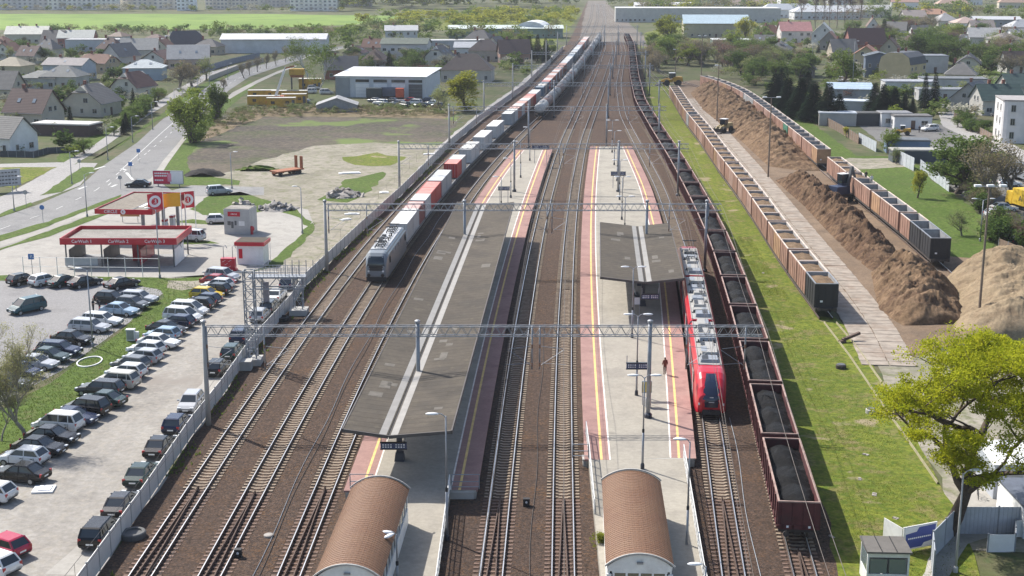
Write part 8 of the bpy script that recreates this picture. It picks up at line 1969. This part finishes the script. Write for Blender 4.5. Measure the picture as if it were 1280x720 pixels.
# white fence panels behind the meadow
m_wp = stripes('white_panel_fence', (.44, .47, .50), (.34, .36, .39), 0, .3, .12, .6, .1, bmp=.3); m_bf = M('board_brown', (.17, .12, .085), .9, n=.25)
def panel_fence(px, h, label, mat, step=2.4, name='panel_fence'):
    P = [G(*p) for p in px]; t = thing(name, label, 'fence', P[0]); me = MB().box((step/2, 0, h/2), (step-.08, .06, h)).mesh('panel', [mat]); mp = MB().box((0, 0, h/2+.05), (.1, .1, h+.1)).mesh('post', [m_steelD])
    for a, b in zip(P, P[1:]):
        L = (b-a).length; n = max(1, int(round(L/step))); ang_ = math.atan2(b.y-a.y, b.x-a.x)
        for k in range(n):
            o = put('panel', me, t, a.lerp(b, k/n)-P[0], ang_); o.scale.x = L/n/step; put('post', mp, t, a.lerp(b, k/n)-P[0], ang_)
    return t
panel_fence([(1028, 154), (1050, 166), (1073, 180)], 2.0, 'brown board fence at the top of the meadow', m_bf); panel_fence([(1073, 178), (1095, 190)], 2.2, 'pale metal fence panels beside the pale green tree', m_wp); panel_fence([(1124, 205), (1142, 214)], 2.6, 'white container-like fence panels in front of the dark shed', m_wp); panel_fence([(1150, 212), (1170, 228), (1186, 240)], 2.0, 'pale fence panels running down behind the meadow', m_wp); panel_fence([(1192, 148), (1225, 168), (1240, 176)], 1.6, 'dark board fence in front of the grey-white house', m_bf); panel_fence([(1248, 332-22), (1296, 330)], 1.4, 'low fence at the back of the pale chip heap', m_bf)
panel_fence([(0, 196), (42, 197), (60, 192), (105, 190)], 1.3, 'dark garden fence in front of the white modern house', M('garden_fence_dark', (.055, .065, .08), .7), 2.0); panel_fence([(262, 101), (300, 86), (330, 77)], 1.6, 'pale wall-like fence along the bend of the cycle path', M('fence_beige', (.42, .37, .33), .8)); panel_fence([(250, 92), (290, 80), (325, 72)], 2.2, 'blue-grey fence behind the cycle path bend', M('fence_blue', (.15, .18, .24), .7))
# buffer stop timber, manhole, bits on the meadow
t = thing('buffer_stop', 'toppled rusty buffer beam at the end of the disused rails', 'buffer stop', G(1062, 428), R(18)); m = MB(); m.bar((-.9, 0, .35), (1.3, .2, .9), .32, .28); m.build('beam', [m_railside], t); m = MB(); m.bar((-.7, 0, 0), (-.6, 0, .6), .25); m.box((-.9, 0, .15), (.7, .5, .3)); m.build('foot', [m_railside], t)
for x, y, lab, c in ((1089, 517, 'round dark well cover with blue-white rim on the meadow', m_concP), (1051, 461, 'small dark drain on the meadow below the toppled beam', m_under)):
    t = thing('well_cover', lab, 'well cover', G(x, y)); m = MB(); m.lathe([(.52, 0), (.52, .4), (.45, .45)], 16); m.build('ring', [c], t); m = MB(); m.lathe([(.4, .45), (.4, .5)], 16); m.build('lid', [m_panelD], t)
for k, (x, y) in enumerate(((1093, 619), (1120, 649), (902, 268), (954, 342), (1075, 600), (1082, 569), (905, 232+0), (1040, 672))):
    m = MB(); rr = random.Random(k); m.box((0, 0, .05), (rr.uniform(.35, .8), rr.uniform(.25, .45), .1), taper=.8); m.box((.1, .05, .1), (.25, .2, .08)); c = m.build('loose_stone', [m_rub], loc=G(x, y), rz=rr.uniform(0, 3)); tag(c, 'pale loose slab on the meadow strip, %s counted from the top' % nth(sorted([619, 649, 268, 342, 600, 569, 232, 672]).index(y)+1), 'stone')

# ================================================================== RIGHT FOREGROUND
m_bfence = stripes('blue_grey_sheet', (.42, .45, .50), (.33, .355, .40), 0, .22, .15, .6, .2, bmp=.4)
panel_fence([(1166, 726), (1164, 700), (1195, 668), (1246, 668), (1300, 668)], 2.1, 'blue-grey corrugated fence behind the leaning lamp post at bottom right', m_bfence, 2.2)
panel_fence([(1234, 690), (1268, 690), (1268, 672), (1300, 672)], 1.3, 'low white wall panels at the bottom right corner', m_cwhite, 1.6)
t = thing('ticket_hut', 'small white hut with dark flat roof and glazed front at the bottom right', 'hut', G(1108, 735), R(-3)); zt = HT(735, 690)
m = MB(); m.box((0, 1.0, zt+.05), (2.9, 2.6, .12)); m.build('roof', [M('hut_roof', (.12, .11, .10), .8, n=.15)], t)
for x in (-.48, .48): m = MB(); m.box((x, 1.0, zt+.125), (.05, 2.5, .04)); m.build('roof_seam', [m_black], t)
m = MB()
for sx in (-1.3, 1.3):
    for yy in (0, 2.0): m.box((sx, yy, zt/2), (.12, .12, zt))
m.box((0, 0, .5), (2.6, .1, 1.0)); m.box((-1.3, 1.0, .5), (.1, 2.0, 1.0)); m.box((1.3, 1.0, zt/2), (.08, 2.0, zt)); m.box((0, 0, zt-.2), (2.6, .1, .35)); m.box((0, 2.0, zt/2), (2.6, .08, zt)); m.build('wall', [m_whitep], t)
for x in (-.62, .62): m = MB(); m.box((x, -.01, 1.55), (1.1, .04, 1.0)); m.build('pane', [glass('hut_glass', (.14, .17, .18), .1)], t)
m = MB(); m.box((-1.3, 1.0, 1.6), (.04, 1.8, 1.1)); m.build('pane', [glass('hut_glass')], t)
railing([G(1094, 702), G(1125, 702)], 'white picket railing behind the small hut at the bottom right', 1.1, True)
# banner frame
a, b = G(1128, 692), G(1168, 684); d = b-a; t = thing('banner_frame', 'blue and white banner on a white fence frame beside the maple trunk', 'banner', a, math.atan2(d.y, d.x)); L = d.length
m = MB(); hB = 1.75
for x in (0, L): m.box((x, 0, hB/2+.1), (.1, .1, hB+.2))
for z in (.25, hB+.15): m.box((L/2, 0, z), (L, .08, .08))
m.build('frame', [m_whitep], t); m = MB(); m.box((L/2, -.06, hB/2+.2), (L-.1, .03, hB-.15)); m.build('banner', [m_cwhite], t)
m = MB(); m.prism([(.12, .35), (L*.55, .35), (L*.62, .6), (L-.1, .72), (L-.1, hB+.08), (L*.45, hB+.05), (L*.38, hB-.25), (.12, hB-.35)], -.095, -.08); m.build('print', [M('banner_blue', (.045, .07, .26), .6, n=.06)], t)
m = MB()
for i in range(12): m.box((L*.14+i*L*.06, -.1, 1.05), (L*.04, .012, .1))
m.build('print_text', [m_txt], t)
m = MB(); m.box((-.05, 1.1, hB/2+.1), (.05, 2.0, hB)); m.build('side_panel', [m_whitep], t)
street_lamp((1194, 716), HT(716, 592), 'leaning white concrete lamp post at the bottom right', (.5, .1), m_concP)
# container office with dark roof behind the fence and barrier shed
t = thing('container_office', 'pale container with dark sloping roof at the right edge behind the fence', 'container office', G(1292, 655), R(90)); m = MB(); m.box((0, 0, 1.2), (5.5, 3.6, 2.3)); m.build('wall', [m_cwhite], t); m = MB(); m.box((0, 0, 2.42), (5.7, 3.8, .14)); m.build('roof', [M('office_roof', (.10, .115, .15), .7)], t); m = MB(); m.box((-2.77, -.6, 1.3), (.05, 1.4, 1.4)); m.build('window', [glass()], t)
t = thing('white_shed', 'white sheet shed behind the maple at the right edge', 'shed', G(1278, 612), R(0)); m = MB(); m.box((0, 0, 1.4), (6, 4, 2.8)); m.build('wall', [m_bfence], t); m = MB(); m.prism([(-2.2, 2.8), (2.2, 3.2), (2.2, 3.3), (-2.2, 2.9)], -3.2, 3.2, axis='X'); m.build('roof', [m_cwhite], t); m = MB(); m.box((-1.5, -2.03, 1.1), (1.2, .06, 2.2)); m.build('door', [m_steel], t)
sheet('paved_path', [(1150, 730), (1160, 700), (1190, 655), (1205, 620), (1240, 600), (1262, 610), (1250, 668), (1210, 680), (1180, 730)], m_conc, .06, .1, 2)
t = thing('bicycle', 'bicycle parked under the maple beside the white shed', 'bicycle', G(1222, 622), R(75))
for x in (-.5, .5):
    m = MB(); n = 16; rings = [[(x+(.33+.02*math.cos(c))*math.cos(a), .02*math.sin(c), .35+(.33+.02*math.cos(c))*math.sin(a)) for c in (0, 1.57, 3.14, 4.71)] for a in [2*math.pi*k/n for k in range(n+1)]]; m.loft(rings, cap=False); m.build('wheel', [m_tyre], t)
m = MB(); m.tube([(-.5, 0, .35), (-.15, 0, .8), (.35, 0, .85), (.05, 0, .35), (-.5, 0, .35)], .022, 5); m.tube([(-.15, 0, .8), (.05, 0, .35)], .022, 5); m.tube([(.5, 0, .35), (.35, 0, .85), (.3, 0, 1.0)], .02, 5); m.build('frame', [m_panelD], t)
m = MB(); m.tube([(.3, -.28, 1.0), (.3, .28, 1.0)], .02, 5); m.build('handlebar', [m_black], t); m = MB(); m.box((-.2, 0, .92), (.26, .14, .06), taper=.8); m.build('saddle', [m_black], t)

# ================================================================== AIR
def haze_box(dens):
    m = MB(); x0, x1, y0, y1, z0, z1 = -2590, 2590, -290, 4990, -1.0, 41.5
    m.box(((x0+x1)/2, (y0+y1)/2, (z0+z1)/2), (x1-x0, y1-y0, z1-z0)); mt = bpy.data.materials.new('haze'); mt.use_nodes = True; t = mt.node_tree; t.nodes.clear()
    out = t.nodes.new('ShaderNodeOutputMaterial'); v = t.nodes.new('ShaderNodeVolumePrincipled'); v.inputs['Color'].default_value = (.86, .91, 1.0, 1); v.inputs['Density'].default_value = dens; v.inputs['Anisotropy'].default_value = .2
    t.links.new(v.outputs[0], out.inputs['Volume']); o = m.build('haze', [mt]); stuff(o); tag(o, 'thin pale haze hanging over the whole town', 'haze')
HAZE = 0.0001
if HAZE: haze_box(HAZE)
# broken cloud drifting between us and the sun: its shade lies over the middle distance
def cloud(c, size, label, seed):
    rnd = random.Random(seed); bm = bmesh.new()
    for k in range(16):
        a = rnd.uniform(0, 6.28); q = rnd.random()**.5; mt = Matrix.Translation((q*math.cos(a)*size[0]*.36, q*math.sin(a)*size[1]*.36, rnd.uniform(-.1, .25)*size[2])) @ Matrix.Diagonal((size[0]*rnd.uniform(.14, .24), size[1]*rnd.uniform(.14, .24), size[2]*rnd.uniform(.3, .5), 1))
        bmesh.ops.create_icosphere(bm, subdivisions=2, radius=1.0, matrix=mt)
    for v in bm.verts: v.co += v.normal*mnoise.noise(v.co*.02)*size[2]*.25
    me = bpy.data.meshes.new('cloud'); bm.to_mesh(me); bm.free(); me.materials.append(m_cloud)
    o = put('cloud', me, None, c); stuff(o); tag(o, label, 'cloud')
m_cloud = bpy.data.materials.new('cloud'); m_cloud.use_nodes = True; t = m_cloud.node_tree; t.nodes.clear(); out = t.nodes.new('ShaderNodeOutputMaterial'); tr = t.nodes.new('ShaderNodeBsdfTranslucent'); tp_ = t.nodes.new('ShaderNodeBsdfTransparent'); mx = t.nodes.new('ShaderNodeMixShader')
tr.inputs[0].default_value = (.9, .9, .9, 1); mx.inputs[0].default_value = .04; t.links.new(tp_.outputs[0], mx.inputs[1]); t.links.new(tr.outputs[0], mx.inputs[2]); t.links.new(mx.outputs[0], out.inputs[0])
HC = 420.0; back = Vector((sun_from.x, sun_from.y, 0))*(HC/sun_from.z)
for k, (x, y, sx, sy) in enumerate(((-60, 480, 500, 400), (250, 500, 330, 300))):
    cloud(Vector((x, y, HC))+back, (sx, sy, 70), ('left', 'right')[k]+' one of two white clouds drifting high above the line', 31+k)
print('objects', len(bpy.data.objects))
